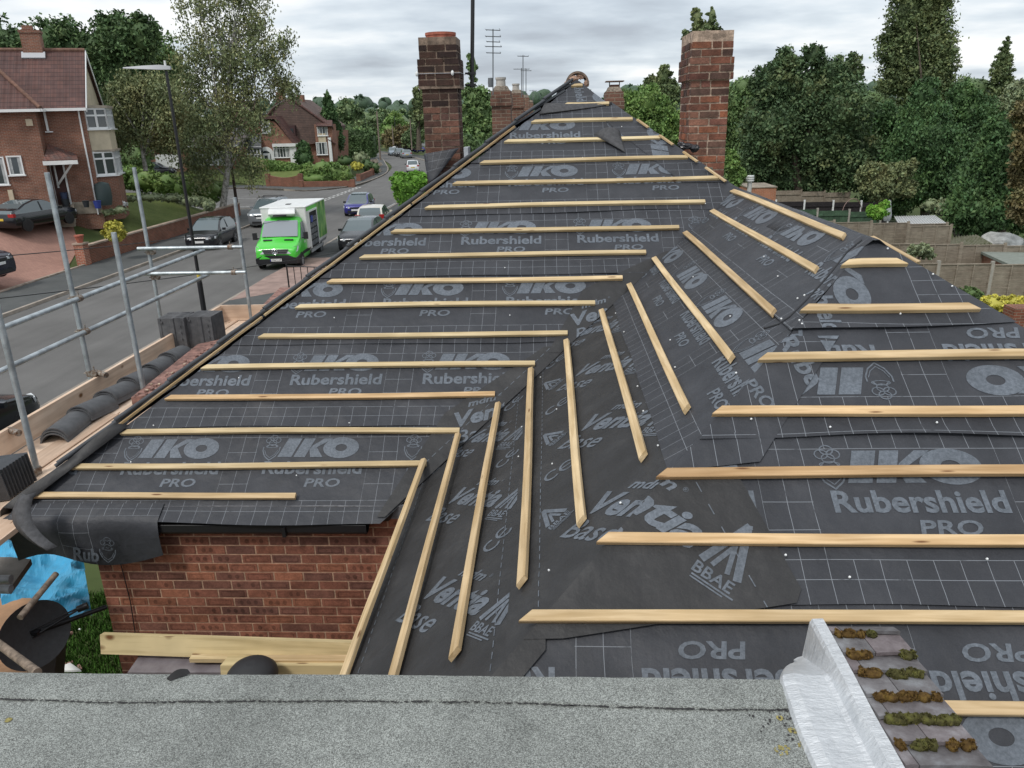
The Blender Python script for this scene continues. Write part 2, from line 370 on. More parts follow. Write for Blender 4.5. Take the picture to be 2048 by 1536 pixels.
FB = Face((XB-sT*DN, 0, H+cT*DN), (0, -1, 0), (cT, 0, sT))
FC = Face((0, YC-sT*DN, H+cT*DN), (1, 0, 0), (0, cT, sT))
KL, KR = .774, .717; XL0, XR0 = -.206, .864
TL = math.atan(sT/KL); TD = math.atan(sT/KR)
FL = Face((XL0, 0, H), (0, -1, 0), (math.cos(TL), 0, math.sin(TL)))
FD = Face((XR0, 0, H), (0, 1, 0), (-math.cos(TD), 0, math.sin(TD)))
def hipL(v): return XL0+KL*v                  # x of the left hip at slope height v
def hipR(v): return XR0-KR*v
def valA(v): return XB+v*cT                   # x on A of the valley
ridge_v = (XR0-XL0)/(KL+KR); RZ = H+ridge_v*sT; RX = hipL(ridge_v); RY = YA+ridge_v*cT
WRX = (XB+XD)/2; WRZ = H+(XD-XB)/2*TT; wv = (WRX-XB)/cT; WCY = YC+(WRX-XB)
EV = -4.93; EVB = -4.75                       # slope coordinates of the eaves
def bump(face, u, v, amp=1.):
    q = face.p(u, v); n = noise.noise(q*2.1)*.0060+noise.noise(Vector((q.x*2.2, q.y*7, q.z*7)))*.0028
    # slack between battens pulls the sheet into a shallow sag
    return n*amp
# --- the deck under the sheets + the walls of the house
roof = thing('hipped_house', 'brick house under the roof works, seen over its black felted roof slopes', 'house', (-3.5, 4.9, 0))
mb = MB()
def P3(face, pts, h=-.03): return [face.p(u, v, h) for u, v in pts]
# A : left hip, ridge top, right hip, wing ridge start, valley, eaves corner
vv = (WRX-XB)/cT
mb.ext(P3(FA, [(hipL(EV), EV), (valA(EV), EV), (valA(vv), vv), (hipR(vv), vv), (RX, ridge_v)]), -FA.N*.05)
mb.ext(P3(FB, [(-(YA+EVB*cT), EVB), (-(YC+EVB*cT), EVB), (-WCY, wv), (-(YA+wv*cT), wv)]), -FB.N*.05)
mb.ext(P3(FC, [(XB+EV*cT, EV), (XD-EV*cT, EV), (WRX, (WRX-XB)/cT)]), -FC.N*.05)
eD, rD = EV*sT/math.sin(TD), ridge_v*sT/math.sin(TD); eL, rL = EV*sT/math.sin(TL), ridge_v*sT/math.sin(TL)
mb.ext(P3(FD, [((YC+EV*cT), eD), (17.8, eD), (17.8, rD), (RY, rD), (YA+wv*cT, -(WRX-XR0)/math.cos(TD)), (WCY, -(WRX-XR0)/math.cos(TD))], -.03), -FD.N*.05)
mb.ext(P3(FL, [(-17.8, eL), (-(YA+EV*cT), eL), (-RY, rL), (-17.8, rL)], -.03), -FL.N*.05)
mb.build('roof_deck', mat('roof_deck', (.05, .045, .04), .9), roof)
m_wall = mat_brick('w_brick_wall', (.20, .075, .05), (.13, .05, .04), (.38, .24, .16), dirt=.3)
# walls
def eave_z(): return H+EV*sT
WZ = eave_z()-.02
mb = MB()
mb.box((-3.47+ (12.95)/2-6.5+4.0, 0, 0), (.01, .01, .01))
mb = MB()
mb.box((0.12, 11.3, WZ/2-.7), (7.14, 12.6, WZ+1.4-.02)); mb.build('back_wall', m_wall, roof)
mb = MB(); mb.box((1.86, 3.9, WZ/2-.7), (5.7, 4.4, WZ+1.4-.04)); mb.build('wing_wall', m_wall, roof)
# bricks of the wall below the eaves, laid one by one
m_bricks = newmat('wall_bricks', .85, .25)
def brick_faces_mat(name, dark, mottle=True):
    m, t, b = newmat(name, .85, .25); a = t.nodes.new('ShaderNodeAttribute'); a.attribute_name = 'tone'
    uv = t.nodes.new('ShaderNodeUVMap'); g = t.nodes.new('ShaderNodeNewGeometry')
    c = a.outputs['Color']
    n = noisen(t, g.outputs['Position'], 9, 6, .7); c = mixc(t, 1., c, rampn(t, n, [(.3, .62), (.7, 1.3)]), 'MULTIPLY')
    n2 = noisen(t, g.outputs['Position'], 70, 4, .7); c = mixc(t, 1., c, rampn(t, n2, [(.3, .75), (.7, 1.25)]), 'MULTIPLY')
    if dark > 0:
        n3 = noisen(t, g.outputs['Position'], 3.1, 6, .6); c = mixc(t, rampn(t, n3, [(.42, 0.), (.7, dark)]), c, (.035, .03, .025))
    t.links.new(c, b.inputs['Base Color']); bumpn(t, n2, .004, b); return m
m_wb = brick_faces_mat('wall_brick_faces', 0); m_cb = brick_faces_mat('chimney_brick_faces', .6)
rng = random.Random(4)
wallx0, wallx1, wy = -3.45, -1.05, 4.985
mb = MB(); mo = MB()
def brick_ring(mb, c, du, n, w, h, tone, nub=True):
    """a brick face w x h centred at c, with the raised rounded panel pressed into its face"""
    T = Vector(du); Nn = Vector(n); Z = Vector((0, 0, 1)); C = Vector(c)
    R = Matrix((T, -Nn, Z)).transposed(); mb.box(C, (w, .02, h), R=R, tone=tone)
row = 0; z = WZ-.06
wall_tones = [(.28, .112, .072), (.25, .10, .066), (.23, .092, .062), (.18, .082, .062), (.30, .12, .072), (.20, .088, .064)]
while z > 1.3:
    x = wallx0+(0 if row % 2 == 0 else -.0)
    first = .102 if row % 2 else .215
    while x < wallx1:
        w_ = first if first else .215; first = None
        tn = rng.choice(wall_tones); k = rng.uniform(.85, 1.15); tn = tuple(c*k for c in tn)
        xc = x+w_/2; brick_ring(mb, (xc, wy-.012+rng.uniform(-.001, .001), z-.0325), (1, 0, 0), (0, -1, 0), w_-.002, .065, tn)
        # pressed outline: darker lozenge on some faces
        if rng.random() < .75 and w_ > .2:
            d = tuple(c*.62 for c in tn); yf = wy-.0235
            kind = rng.random()
            if kind < .55:
                for (a, b_, c_, e) in ((-.085, -.022, .17, .004), (-.085, .018, .17, .004)): mb.add([(xc+a, yf, z-.0325+b_), (xc+a+c_, yf, z-.0325+b_), (xc+a+c_, yf, z-.0325+b_+e), (xc+a, yf, z-.0325+b_+e)], [(0, 1, 2, 3)], 0, False, d)
                for a in (-.089, .085): mb.add([(xc+a, yf, z-.0545), (xc+a+.004, yf, z-.0545), (xc+a+.004, yf, z-.0105), (xc+a, yf, z-.0105)], [(0, 1, 2, 3)], 0, False, d)
            else:
                for a in (-.055, 0, .055):
                    if rng.random() < .8:
                        pts = [(xc+a+.016*math.cos(2*PI*i/10), yf, z-.0325+.02*math.sin(2*PI*i/10)) for i in range(10)]
                        mb.add(pts, [tuple(range(10))], 0, False, d)
        x += w_+.011
    z -= .0765; row += 1
wl = thing('brick_facing', 'mottled red brick wall below the cut eaves beside the timber planks', 'brick wall', (wallx0, wy, 1.3))
mb.build('bricks', m_wb, wl, tone=True)
mo.box(((wallx0+wallx1)/2, wy-.0035, (WZ+1.2)/2), (wallx1-wallx0, .03, WZ-1.2)); mo.build('mortar', mat('wall_mortar', (.44, .28, .19), .95, var=.25, vscale=20, bump=.004, bscale=60), wl)
# black cable down the wall
cb = MB(); pts = [(-3.27+.02*math.sin(i*.9), wy-.035-.004*(i % 2), WZ-.30-i*.24) for i in range(9)]; cb.pipe(pts, .004)
tag(cb.build('cable', m_black), 'thin black cable hanging down the brick wall', 'cable')
# gutter under the eaves
gt = MB(); gz = WZ-.055
sec = [(-.0, .0), (.0, -.055), (.03, -.075), (.085, -.075), (.1, -.055), (.1, .0)]
for t0, t1 in zip(sec[:-1], sec[1:]):
    gt.ext([(-2.92, wy-.03-t0[0], gz+t0[1]), (-1.33, wy-.03-t0[0], gz+t0[1]), (-1.33, wy-.03-t1[0], gz+t1[1]), (-2.92, wy-.03-t1[0], gz+t1[1])], (0, .004, .003))
g_ = thing('gutter', 'black plastic gutter half covered by the felt along the cut eaves', 'gutter', (-2.1, wy-.05, gz))
gt.build('channel', m_black, g_)
for x in (-2.88, -1.93): q = MB(); q.box((x, wy-.085, gz-.05), (.025, .12, .075)); q.build('bracket', m_black, g_)
fb = MB(); fb.box((-2.2, wy-.006, WZ-.01), (2.3, .03, .11)); tag(fb.build('fascia_board', mat('lead_grey_board', (.16, .16, .17), .7, var=.4, vscale=12)), 'weathered grey fascia strip behind the gutter', 'fascia')

# ------------------------------------------------------------------ felt material
def felt_mat(name, lines):
    m, t, b = newmat(name, .55, .42)
    uv = t.nodes.new('ShaderNodeUVMap'); g = t.nodes.new('ShaderNodeNewGeometry')
    n = noisen(t, g.outputs['Position'], 3.3, 6, .65)
    base = rampn(t, n, [(.3, (.026, .0275, .033)), (.52, (.036, .038, .045)), (.72, (.049, .051, .059))] if lines else [(.3, (.020, .0195, .020)), (.55, (.029, .0285, .0295)), (.75, (.050, .049, .049))])
    n2 = noisen(t, g.outputs['Position'], 260, 3, .6); base = mixc(t, 1., base, rampn(t, n2, [(.35, .85), (.65, 1.15)]), 'MULTIPLY')
    if lines:
        s = t.nodes.new('ShaderNodeSeparateXYZ'); t.links.new(uv.outputs[0], s.inputs[0]); U, V = s.outputs[0], s.outputs[1]
        wob = noisen(t, g.outputs['Position'], 1.7, 2, .5); wob = mathn(t, 'MULTIPLY', mathn(t, 'SUBTRACT', wob, .5), .03)
        U = mathn(t, 'ADD', U, wob)
        def line(x, c, w_): return mathn(t, 'LESS_THAN', mathn(t, 'ABSOLUTE', mathn(t, 'SUBTRACT', x, c)), w_)
        mod = mathn(t, 'MODULO', mathn(t, 'ADD', U, 110.), 1.1)
        fr = mathn(t, 'MODULO', mathn(t, 'ADD', mathn(t, 'ADD', U, 110.), .055), .11)
        vert = line(fr, .055, .0013)
        inband = mathn(t, 'MULTIPLY', mathn(t, 'GREATER_THAN', V, .20), mathn(t, 'LESS_THAN', V, .76))
        gridcol = mathn(t, 'LESS_THAN', mod, .225)
        vmask = mathn(t, 'MAXIMUM', mathn(t, 'SUBTRACT', 1., inband), gridcol)
        vert = mathn(t, 'MULTIPLY', vert, vmask)
        hz = None
        for c in (.11, .20, .76, .87, .98):
            l = line(V, c, .0013); hz = l if hz is None else mathn(t, 'MAXIMUM', hz, l)
        for c in (.34, .48, .62):
            hz = mathn(t, 'MAXIMUM', hz, mathn(t, 'MULTIPLY', line(V, c, .0013), gridcol))
        L = mathn(t, 'MAXIMUM', vert, hz)
        nl = noisen(t, g.outputs['Position'], 14, 3); L = mathn(t, 'MULTIPLY', L, mathn(t, 'MINIMUM', mathn(t, 'MULTIPLY', mathn(t, 'SUBTRACT', nl, .27), 6.), 1.)); L = mathn(t, 'MAXIMUM', L, 0)
        base = mixc(t, mathn(t, 'MULTIPLY', L, .72), base, (.27, .29, .32))
    # pale scuffs
    sc = noisen(t, g.outputs['Position'], 1.1, 8, .75); base = mixc(t, rampn(t, sc, [(.60, 0.), (.78, .22)]), base, (.16, .15, .14))
    t.links.new(base, b.inputs['Base Color']); n5 = noisen(t, g.outputs['Position'], 6.5, 4, .55); n6 = noisen(t, g.outputs['Position'], 1.9, 3, .5); hh_ = mathn(t, 'ADD', mathn(t, 'MULTIPLY', n5, .5), mathn(t, 'ADD', mathn(t, 'MULTIPLY', n6, 1.4), mathn(t, 'MULTIPLY', n2, .03))); bumpn(t, hh_, .028, b)
    return m
m_felt = felt_mat('felt_lined', True); m_black_felt = felt_mat('felt_plain', False)
m_print, t_, b_ = newmat('felt_print', .5, .5); g = t_.nodes.new('ShaderNodeNewGeometry'); n = noisen(t_, g.outputs['Position'], 60, 6, .75)
n2 = noisen(t_, g.outputs['Position'], 5, 4, .6); c = rampn(t_, n, [(.36, (.075, .088, .105)), (.64, (.145, .165, .195))]); t_.links.new(mixc(t_, 1., c, rampn(t_, n2, [(.3, .8), (.7, 1.15)]), 'MULTIPLY'), b_.inputs['Base Color'])

# ------------------------------------------------------------------ lettering templates: 2D triangles
_tc = {}
def text2d(s, height=1., bold=.0, shear=0., sx=1., spacing=1.):
    key = (s, height, bold, shear, sx, spacing)
    if key in _tc: return _tc[key]
    cu = bpy.data.curves.new('t', 'FONT'); cu.body = s; cu.size = 1.; cu.offset = bold; cu.shear = shear; cu.resolution_u = 3; cu.space_character = spacing; cu.dimensions = '2D'; cu.fill_mode = 'FRONT'
    o = bpy.data.objects.new('t', cu); COL.objects.link(o); dg = bpy.context.evaluated_depsgraph_get(); me = bpy.data.meshes.new_from_object(o.evaluated_get(dg))
    vs = [(v.co.x, v.co.y) for v in me.vertices]; fs = [tuple(p.vertices) for p in me.polygons]
    bpy.data.objects.remove(o); bpy.data.curves.remove(cu); bpy.data.meshes.remove(me)
    x0 = min(v[0] for v in vs); k = height/.73
    vs = [((x-x0)*k*sx, y*k) for x, y in vs]
    _tc[key] = (vs, fs); return _tc[key]
def xf(t, dx=0, dy=0, sx=1, sy=1, rot=0):
    c, s_ = math.cos(rot), math.sin(rot)
    return ([(dx+x*sx*c-y*sy*s_, dy+x*sx*s_+y*sy*c) for x, y in t[0]], t[1])
def cat2(*ts):
    V, F = [], []
    for t in ts: o = len(V); V += t[0]; F += [tuple(i+o for i in f) for f in t[1]]
    return (V, F)
def fitw(t, w_):
    x1 = max(v[0] for v in t[0]); return xf(t, sx=w_/x1)
def pline(pts, th, closed=False):
    V, F = [], []; n = len(pts); m = n if closed else n-1
    for i in range(m):
        a, b = Vector(pts[i]), Vector(pts[(i+1) % n]); d = (b-a); L = d.length
        if L < 1e-6: continue
        q = Vector((-d.y, d.x))/L*th/2; d = d/L*th*.3; o = len(V); V += [tuple(a-q-d), tuple(b-q+d), tuple(b+q+d), tuple(a+q-d)]; F.append((o, o+1, o+2, o+3))
    return (V, F)
def arc(cx, cy, rx, ry, a0, a1, n=18): return [(cx+rx*math.cos(rad(a0+(a1-a0)*i/n)), cy+ry*math.sin(rad(a0+(a1-a0)*i/n))) for i in range(n+1)]
def ring2(cx, cy, rx, ry, hx, hy, n=28):
    V = [(cx+rx*math.cos(2*PI*i/n), cy+ry*math.sin(2*PI*i/n)) for i in range(n)]+[(cx+hx*math.cos(2*PI*i/n), cy+hy*math.sin(2*PI*i/n)) for i in range(n)]
    return (V, [(i, (i+1) % n, n+(i+1) % n, n+i) for i in range(n)])
def sh2(t, k): return ([(x+k*y, y) for x, y in t[0]], t[1])
def quad(*p): return (list(p), [tuple(range(len(p)))])
def iko():
    I = quad((0, 0), (.62, 0), (.62, 1), (0, 1))
    K = cat2(quad((.72, 0), (1.22, 0), (1.22, 1), (.72, 1)), quad((1.22, .42), (1.26, .60), (1.62, 1), (2.02, 1)[:2], (1.50, .52)), quad((1.22, .42), (1.50, .52), (2.0, 0), (1.46, 0)))
    O = ring2(2.66, .5, .80, .56, .26, .19)
    t = sh2(cat2(I, K), .32); return xf(cat2(t, xf(O, dx=.10)), sx=.62/3.56, sy=.172)
def emblem():
    sh = [(0, .52), (.0, .38), (.1, .16), (.28, 0), (.46, .16), (.56, .38), (.56, .52)]
    parts = [pline(sh, .035), pline([(x*.8+.056, y*.8+.1) for x, y in sh[1:-1]], .02)]
    for c in ((.16, .8), (.40, .8), (.28, .9), (.28, .7)): parts.append(pline(arc(c[0], c[1], .13, .11, 0, 360, 12), .026))
    parts.append(pline([(0.1, .52), (.18, .62), (.38, .62), (.46, .52)], .03)); parts.append(pline(arc(.28, .56, .2, .06, 0, 360, 12), .022))
    return xf(cat2(*parts), sx=.23, sy=.23)
T_IKO = cat2(xf(iko(), dx=.40, dy=.575), xf(emblem(), dx=.275, dy=.545))
T_RUB = cat2(xf(fitw(text2d('Rubershield', .112, .028), .76), dx=.31, dy=.428), xf(fitw(text2d('PRO', .072, .024, .12), .27), dx=.65, dy=.318))
T_ALL = cat2(T_IKO, T_RUB)
def cut(t, step=.07):
    bm = bmesh.new(); vs = [bm.verts.new((x, y, 0)) for x, y in t[0]]
    for f in t[1]:
        try: bm.faces.new([vs[i] for i in f])
        except ValueError: pass
    for ax in (0, 1):
        lo = min(v[ax] for v in t[0]); hi = max(v[ax] for v in t[0]); k = lo+step
        while k < hi:
            co = [0, 0, 0]; co[ax] = k; no = [0, 0, 0]; no[ax] = 1
            bmesh.ops.bisect_plane(bm, geom=bm.verts[:]+bm.edges[:]+bm.faces[:], plane_co=co, plane_no=no); k += step
    bm.verts.index_update(); r = ([(v.co.x, v.co.y) for v in bm.verts], [tuple(v.index for v in f.verts) for f in bm.faces]); bm.free(); return r
T_ALL = cut(T_ALL)
def dashes(L, step=.075, ln=.045, w_=.005): return cat2(*[quad((i*step, 0), (i*step+ln, 0), (i*step+ln, w_), (i*step, w_)) for i in range(int(L/step))])
def ce():
    C = pline(arc(.05, .05, .045, .05, 50, 310, 14), .016); E = cat2(pline(arc(.15, .05, .045, .05, 50, 310, 14), .016), pline([(.105, .05), (.17, .05)], .014)); return cat2(C, E)
def bba():
    tri = cat2(pline([(0, 0), (.06, .17), (.12, 0)], .026), pline([(.035, 0), (.06, .09), (.085, 0)], .016)); return cat2(tri, xf(text2d('BBAE', .04, .02), dx=-.01, dy=-.055, sx=1.1), pline([(0, -.065), (.14, -.065)], .006), pline([(0, -.075), (.11, -.075)], .005))
T_VEN = cut(cat2(xf(fitw(text2d('mdm', .05, .028, .35), .20), dx=.10, dy=.165), xf(text2d('®', .018), dx=.32, dy=.19), xf(fitw(text2d('Ventia', .115, .034, .35), .46), dx=0, dy=.03), xf(fitw(text2d('Base', .10, .010, .35), .30), dx=-.045, dy=-.10), xf(bba(), dx=.50, dy=.03)))
T_VEN2 = cat2(xf(ce(), dx=.20, dy=-.36))

def clip_poly(bm, poly, keep_in=True):
    n = len(poly); area = sum(poly[i][0]*poly[(i+1) % n][1]-poly[(i+1) % n][0]*poly[i][1] for i in range(n)); s_ = 1 if area > 0 else -1
    for i in range(n):
        a, b = poly[i], poly[(i+1) % n]; no = Vector((b[1]-a[1], -(b[0]-a[0]), 0))*s_
        if no.length < 1e-7: continue
        bmesh.ops.bisect_plane(bm, geom=bm.verts[:]+bm.edges[:]+bm.faces[:], plane_co=(a[0], a[1], 0), plane_no=no, clear_outer=True)
def to_bm(t):
    bm = bmesh.new(); vs = [bm.verts.new((x, y, 0)) for x, y in t[0]]
    for f in t[1]:
        try: bm.faces.new([vs[i] for i in f])
        except ValueError: pass
    return bm
FELT_N = 0
def sheet(face, poly, h0, label, prints=(), mat_=None, uvo=(0, 0), uvflip=False, uvrot=False, lift=None, step=.06, amp=1., wave=.010, name='felt_sheet', hfun=None, group='roofing felt sheets', pstep=None):
    """a felt sheet lying on a roof slope; poly is convex, in slope coordinates; lift = lower edge (v) that curls up"""
    global FELT_N; FELT_N += 1; sd = FELT_N*7.3
    us = [p[0] for p in poly]; vs_ = [p[1] for p in poly]; u0, u1, v0, v1 = min(us), max(us), min(vs_), max(vs_)
    nu, nv = max(2, int((u1-u0)/step)), max(2, int((v1-v0)/step))
    V = [(u0+(u1-u0)*i/nu, v0+(v1-v0)*j/nv) for j in range(nv+1) for i in range(nu+1)]
    F = [(j*(nu+1)+i, j*(nu+1)+i+1, (j+1)*(nu+1)+i+1, (j+1)*(nu+1)+i) for j in range(nv) for i in range(nu)]
    def hh(u, v):
        h = h0+bump(face, u, v, amp)
        if lift is not None:
            d = v-lift; 
            if d < .10: h += max(0, .5+.9*noise.noise(Vector((u*1.3+sd, sd, 0))))*wave*(1-max(0, d)/.10)**2+.002
        if hfun: h += hfun(u, v)
        return h
    def ev(u, v):
        if lift is None: return v
        d = v-lift
        if d < .12: v += (noise.noise(Vector((u*.9+sd, 3.1, 0)))*.035)*(1-max(0, d)/.12)
        return v
    def make(t, dh):
        bm = to_bm(t); clip_poly(bm, poly); bm.verts.index_update()
        vs2 = [(v.co.x, v.co.y) for v in bm.verts]; fs2 = [tuple(v.index for v in f.verts) for f in bm.faces]; bm.free()
        return vs2, fs2, [face.p(u, ev(u, v), hh(u, v)+dh) for u, v in vs2]
    v2, f2, P = make((V, F), 0)
    loc = face.p((u0+u1)/2, v0, 0); AV, AF, AU = list(P), list(f2), []
    nf = len(f2)
    for a_, b__ in v2:
        a, b = a_-uvo[0], b__-uvo[1]
        if uvrot: a, b = b, a
        if uvflip: a, b = -a, 1-b
        AU.append((a, b))
    for t in prints:
        vs2, fs2, P2 = make(t, .0022); k = len(AV); AV += P2; AF += [tuple(i+k for i in f) for f in fs2]; AU += [(0, 0)]*len(P2)
    me = bpy.data.meshes.new(name); me.from_pydata([tuple(p-loc) for p in AV], [], AF); me.materials.append(mat_ or m_felt); me.materials.append(m_print)
    me.polygons.foreach_set('use_smooth', [i < nf for i in range(len(AF))]); me.polygons.foreach_set('material_index', [0 if i < nf else 1 for i in range(len(AF))])
    uvl = me.uv_layers.new(name='UVMap'); arr = []
    for f in AF:
        for i in f: arr += AU[i]
    uvl.data.foreach_set('uv', arr); me.update(); o = bpy.data.objects.new(name, me); COL.objects.link(o); o.location = loc
    return tag(o, label, 'roofing felt', group)
def row_prints(u0, umin, umax, vlow, flip=False, T=T_ALL, per=1.1, rot=0):
    out = []; k = int((umin-u0)/per)-2
    while u0+k*per < umax+1:
        x = u0+k*per
        out.append(xf(T, dx=x, dy=vlow) if not flip else xf(T, dx=x, dy=vlow+1., rot=PI)); k += 1
    return out
# --- slope facing the camera: six laps of felt from the eaves up
lapA = [(-4.95, -3.59, 'lowest'), (-4.155, -2.45, 'second'), (-3.29, -1.79, 'third'), (-2.485, -1.14, 'fourth'), (-1.62, -.715, 'fifth'), (-.81, -.72, 'sixth')]
for k, (vl, uo, nm) in enumerate(lapA):
    top = vl+1.0 if k < 5 else .26
    top = min(top, ridge_v)
    vL, vT = vl, top
    lo = vl if k else -5.0
    xr = lambda v: (valA(v)+.02 if v < wv else hipR(v)+.05)
    poly = [(hipL(lo)+.02, lo), (xr(lo), lo)]
    if lo < wv < vT: poly.append((xr(wv-.01), wv))
    poly += [(xr(vT), vT), (hipL(vT)+.02, vT)]
    sheet(FA, poly, .004+.0026*k, '%s lettered felt course on the long slope, counting up from the eaves' % nm,
          row_prints(uo, poly[0][0], 3, vl if k else -5.006), uvo=(uo, vl if k else -5.006), lift=lo)
sheet(FA, [(hipL(.20)+.02, .20), (hipR(.20)-.02, .20), (RX+.02, ridge_v), (RX-.02, ridge_v)], .020, 'small triangle of felt at the very peak of the roof', [xf(text2d('shield', .11, .028), dx=.30, dy=.62, rot=-PI/2*.93), xf(cut(ring2(0, 0, .19, .13, .06, .045)), dx=.68, dy=.33, rot=-.6)], uvo=(0, .2), lift=.20)
# turned over flap at the top and the folded corner
def flap(face, pts, label, mat_=None, hh=.02):
    """a folded tongue of felt: closed curved sheet from a list of (u, v, h) cross rows"""
    mb = MB(); n = len(pts[0]); mb.loft([[face.p(*q) for q in r] for r in pts], closed=False, smooth=True, caps=False)
    mb2 = MB(); mb2.v = mb.v; mb2.f = mb.f; mb2.mi = mb.mi; mb2.sm = mb.sm; mb2.tone = mb.tone
    o = mb2.build('felt_flap', mat_ or m_black_felt); o.modifiers.new('solid', 'SOLIDIFY').thickness = .003
    return tag(o, label, 'roofing felt')
m_under = mat('felt_underside', (.060, .060, .064), .75, var=.25, vscale=30, bump=.001, bscale=120)
rows = []
for i in range(9):
    t = i/8; u = .0+.72*t; w_ = .17*(1-t)**.8+.008
    rows.append([(u-.03, .235, .01), (u-.03, .245-.01*t, .030+.015*(1-t)), (u-.05*(1-t), .235-w_*.5, .045+.02*(1-t)), (u-.09*(1-t), .225-w_, .03+.010*(1-t)), (u-.09*(1-t), .228-w_, .012)])
flap(FA, rows, 'rolled edge of felt folded down over the second batten from the peak', m_under)
rows = []
a = FA.hit(1187, 278); b = FA.hit(1237, 268); c = FA.hit(1250, 312)
for i in range(9):
    t = i/8; L = Vector((a[0]+(c[0]-a[0])*t, a[1]+(c[1]-a[1])*t)); Rr = Vector((b[0]+(c[0]-b[0])*t, b[1]+(c[1]-b[1])*t)); k = math.sin(PI*min(1, t*1.0))*.0+(1-t)
    rows.append([(L.x+(Rr.x-L.x)*s_, L.y+(Rr.y-L.y)*s_, .045+.055*math.sin(PI*s_)*k+.01*k) for s_ in (0, .2, .4, .6, .8, 1)])
flap(FA, rows, 'dog-eared corner of felt folded back over the fourth batten from the peak', m_under)
# rotated hip strip along the right hip of the slope
hs = []
v0_, v1_ = -1.25, .18
sheet(FA, [(hipR(-1.25)-.42, -1.2), (hipR(-1.25)+.05, -1.2), (hipR(-.05)+.05, -.05), (hipR(-.05)-.30, -.05)], .021, 'narrow felt strip lapped sideways along the right hip near the peak',
      [xf(cut(iko()), dx=1.26, dy=-.80, rot=PI/2*1.02), xf(cut(fitw(text2d('Rubershield', .11, .028), .76)), dx=1.52, dy=-.83, rot=PI/2*.97), xf(text2d('PRO', .072, .024), dx=1.66, dy=-.75, rot=PI/2*.95)], uvo=(.99, 0), uvrot=True, lift=None)
# --- valley slope (faces the street): plain black breather felt, then lettered laps up to the small ridge
yB = lambda v: YA+v*cT     # valley distance at height v
yC = lambda v: YC+v*cT     # front hip distance
def polyB(v0, v1, l=.0, r=.0): return [(-yB(v0)-l, v0), (-yC(v0)+r, v0), (-yC(v1)+r, v1), (-yB(v1)-l, v1)]
def vent(us, v, k=1.28): return [xf(T_VEN, dx=u, dy=v, sx=k, sy=k*1.05, rot=rad(41)) for u in us]
B1 = vent([-3.40, -4.45, -5.43, -6.45], -4.36)+[xf(ce(), dx=u, dy=-3.91, rot=rad(133)) for u in (-3.50, -4.53, -5.56, -6.5)]+[xf(cut(dashes(4.2)), dx=-6.7, dy=-4.66), xf(cut(dashes(4.2)), dx=-6.7, dy=-3.83)]
sheet(FB, polyB(-4.76, -3.72), .006, 'lower sheet of plain black felt in the valley with slanted letters', B1, mat_=m_black_felt, lift=None)
B2 = vent([-3.30, -4.34, -5.37, -6.4], -3.345)+[xf(ce(), dx=u, dy=-3.56, rot=rad(100)) for u in (-3.91, -4.94, -5.97)]+[xf(bba(), dx=u, dy=-3.55, rot=rad(118)) for u in (-3.42, -4.45, -5.48)]+[xf(cut(dashes(4.8)), dx=-7.4, dy=-3.60)]
sheet(FB, polyB(-3.76, -2.80), .011, 'upper sheet of plain black breather felt between the valley and the lined felt', B2, mat_=m_black_felt, lift=None)
B3 = []
for x in (-8.5, -7.35, -6.25, -5.15, -4.05, -2.95):
    B3.append(xf(T_ALL, dx=x, dy=-2.92))
sheet(FB, polyB(-2.87, -1.98), .016, 'lined felt strip above the black breather felt, its lettering running towards the viewer', [xf(T_ALL, dx=x, dy=-2.87) for x in (-7.8, -6.7, -5.6, -4.5, -3.4)], uvo=(-5.6, -2.87), lift=-2.87, wave=.004)
sheet(FB, polyB(-2.02, wv), .021, 'lined felt strip just below the short ridge above the valley', [xf(T_ALL, dx=x, dy=-2.12) for x in (-8.3, -7.2, -6.1, -5.0, -3.9)], uvo=(-6.1, -2.12), lift=-2.0, wave=.006)
# black felt lapped from the valley onto the long slope
for k, (va, vb) in enumerate(((-4.95, -3.35), (-3.42, -2.2))):
    pr = [xf(T_VEN, dx=valA(-3.05)-.16, dy=-3.15, sx=1.2, sy=1.2, rot=.35)] if k == 1 else [xf(cut(dashes(1.7)), dx=valA(-4.5)-.12, dy=-4.5, rot=rad(50)), xf(T_VEN, dx=valA(-4.1)-.22, dy=-4.2, sx=1.2, sy=1.2, rot=.3)]
    sheet(FA, [(valA(va)-.05-.05*k, va), (valA(va)+.01, va), (valA(vb)+.01, vb), (valA(vb)-.16*(1-k)-.03, vb), (valA((va+vb)/2)-.30, (va+vb)/2+.12)], .019+.002*k, ('upper' if k else 'lower')+' black felt piece lapped from the valley onto the long slope', pr, mat_=m_black_felt)
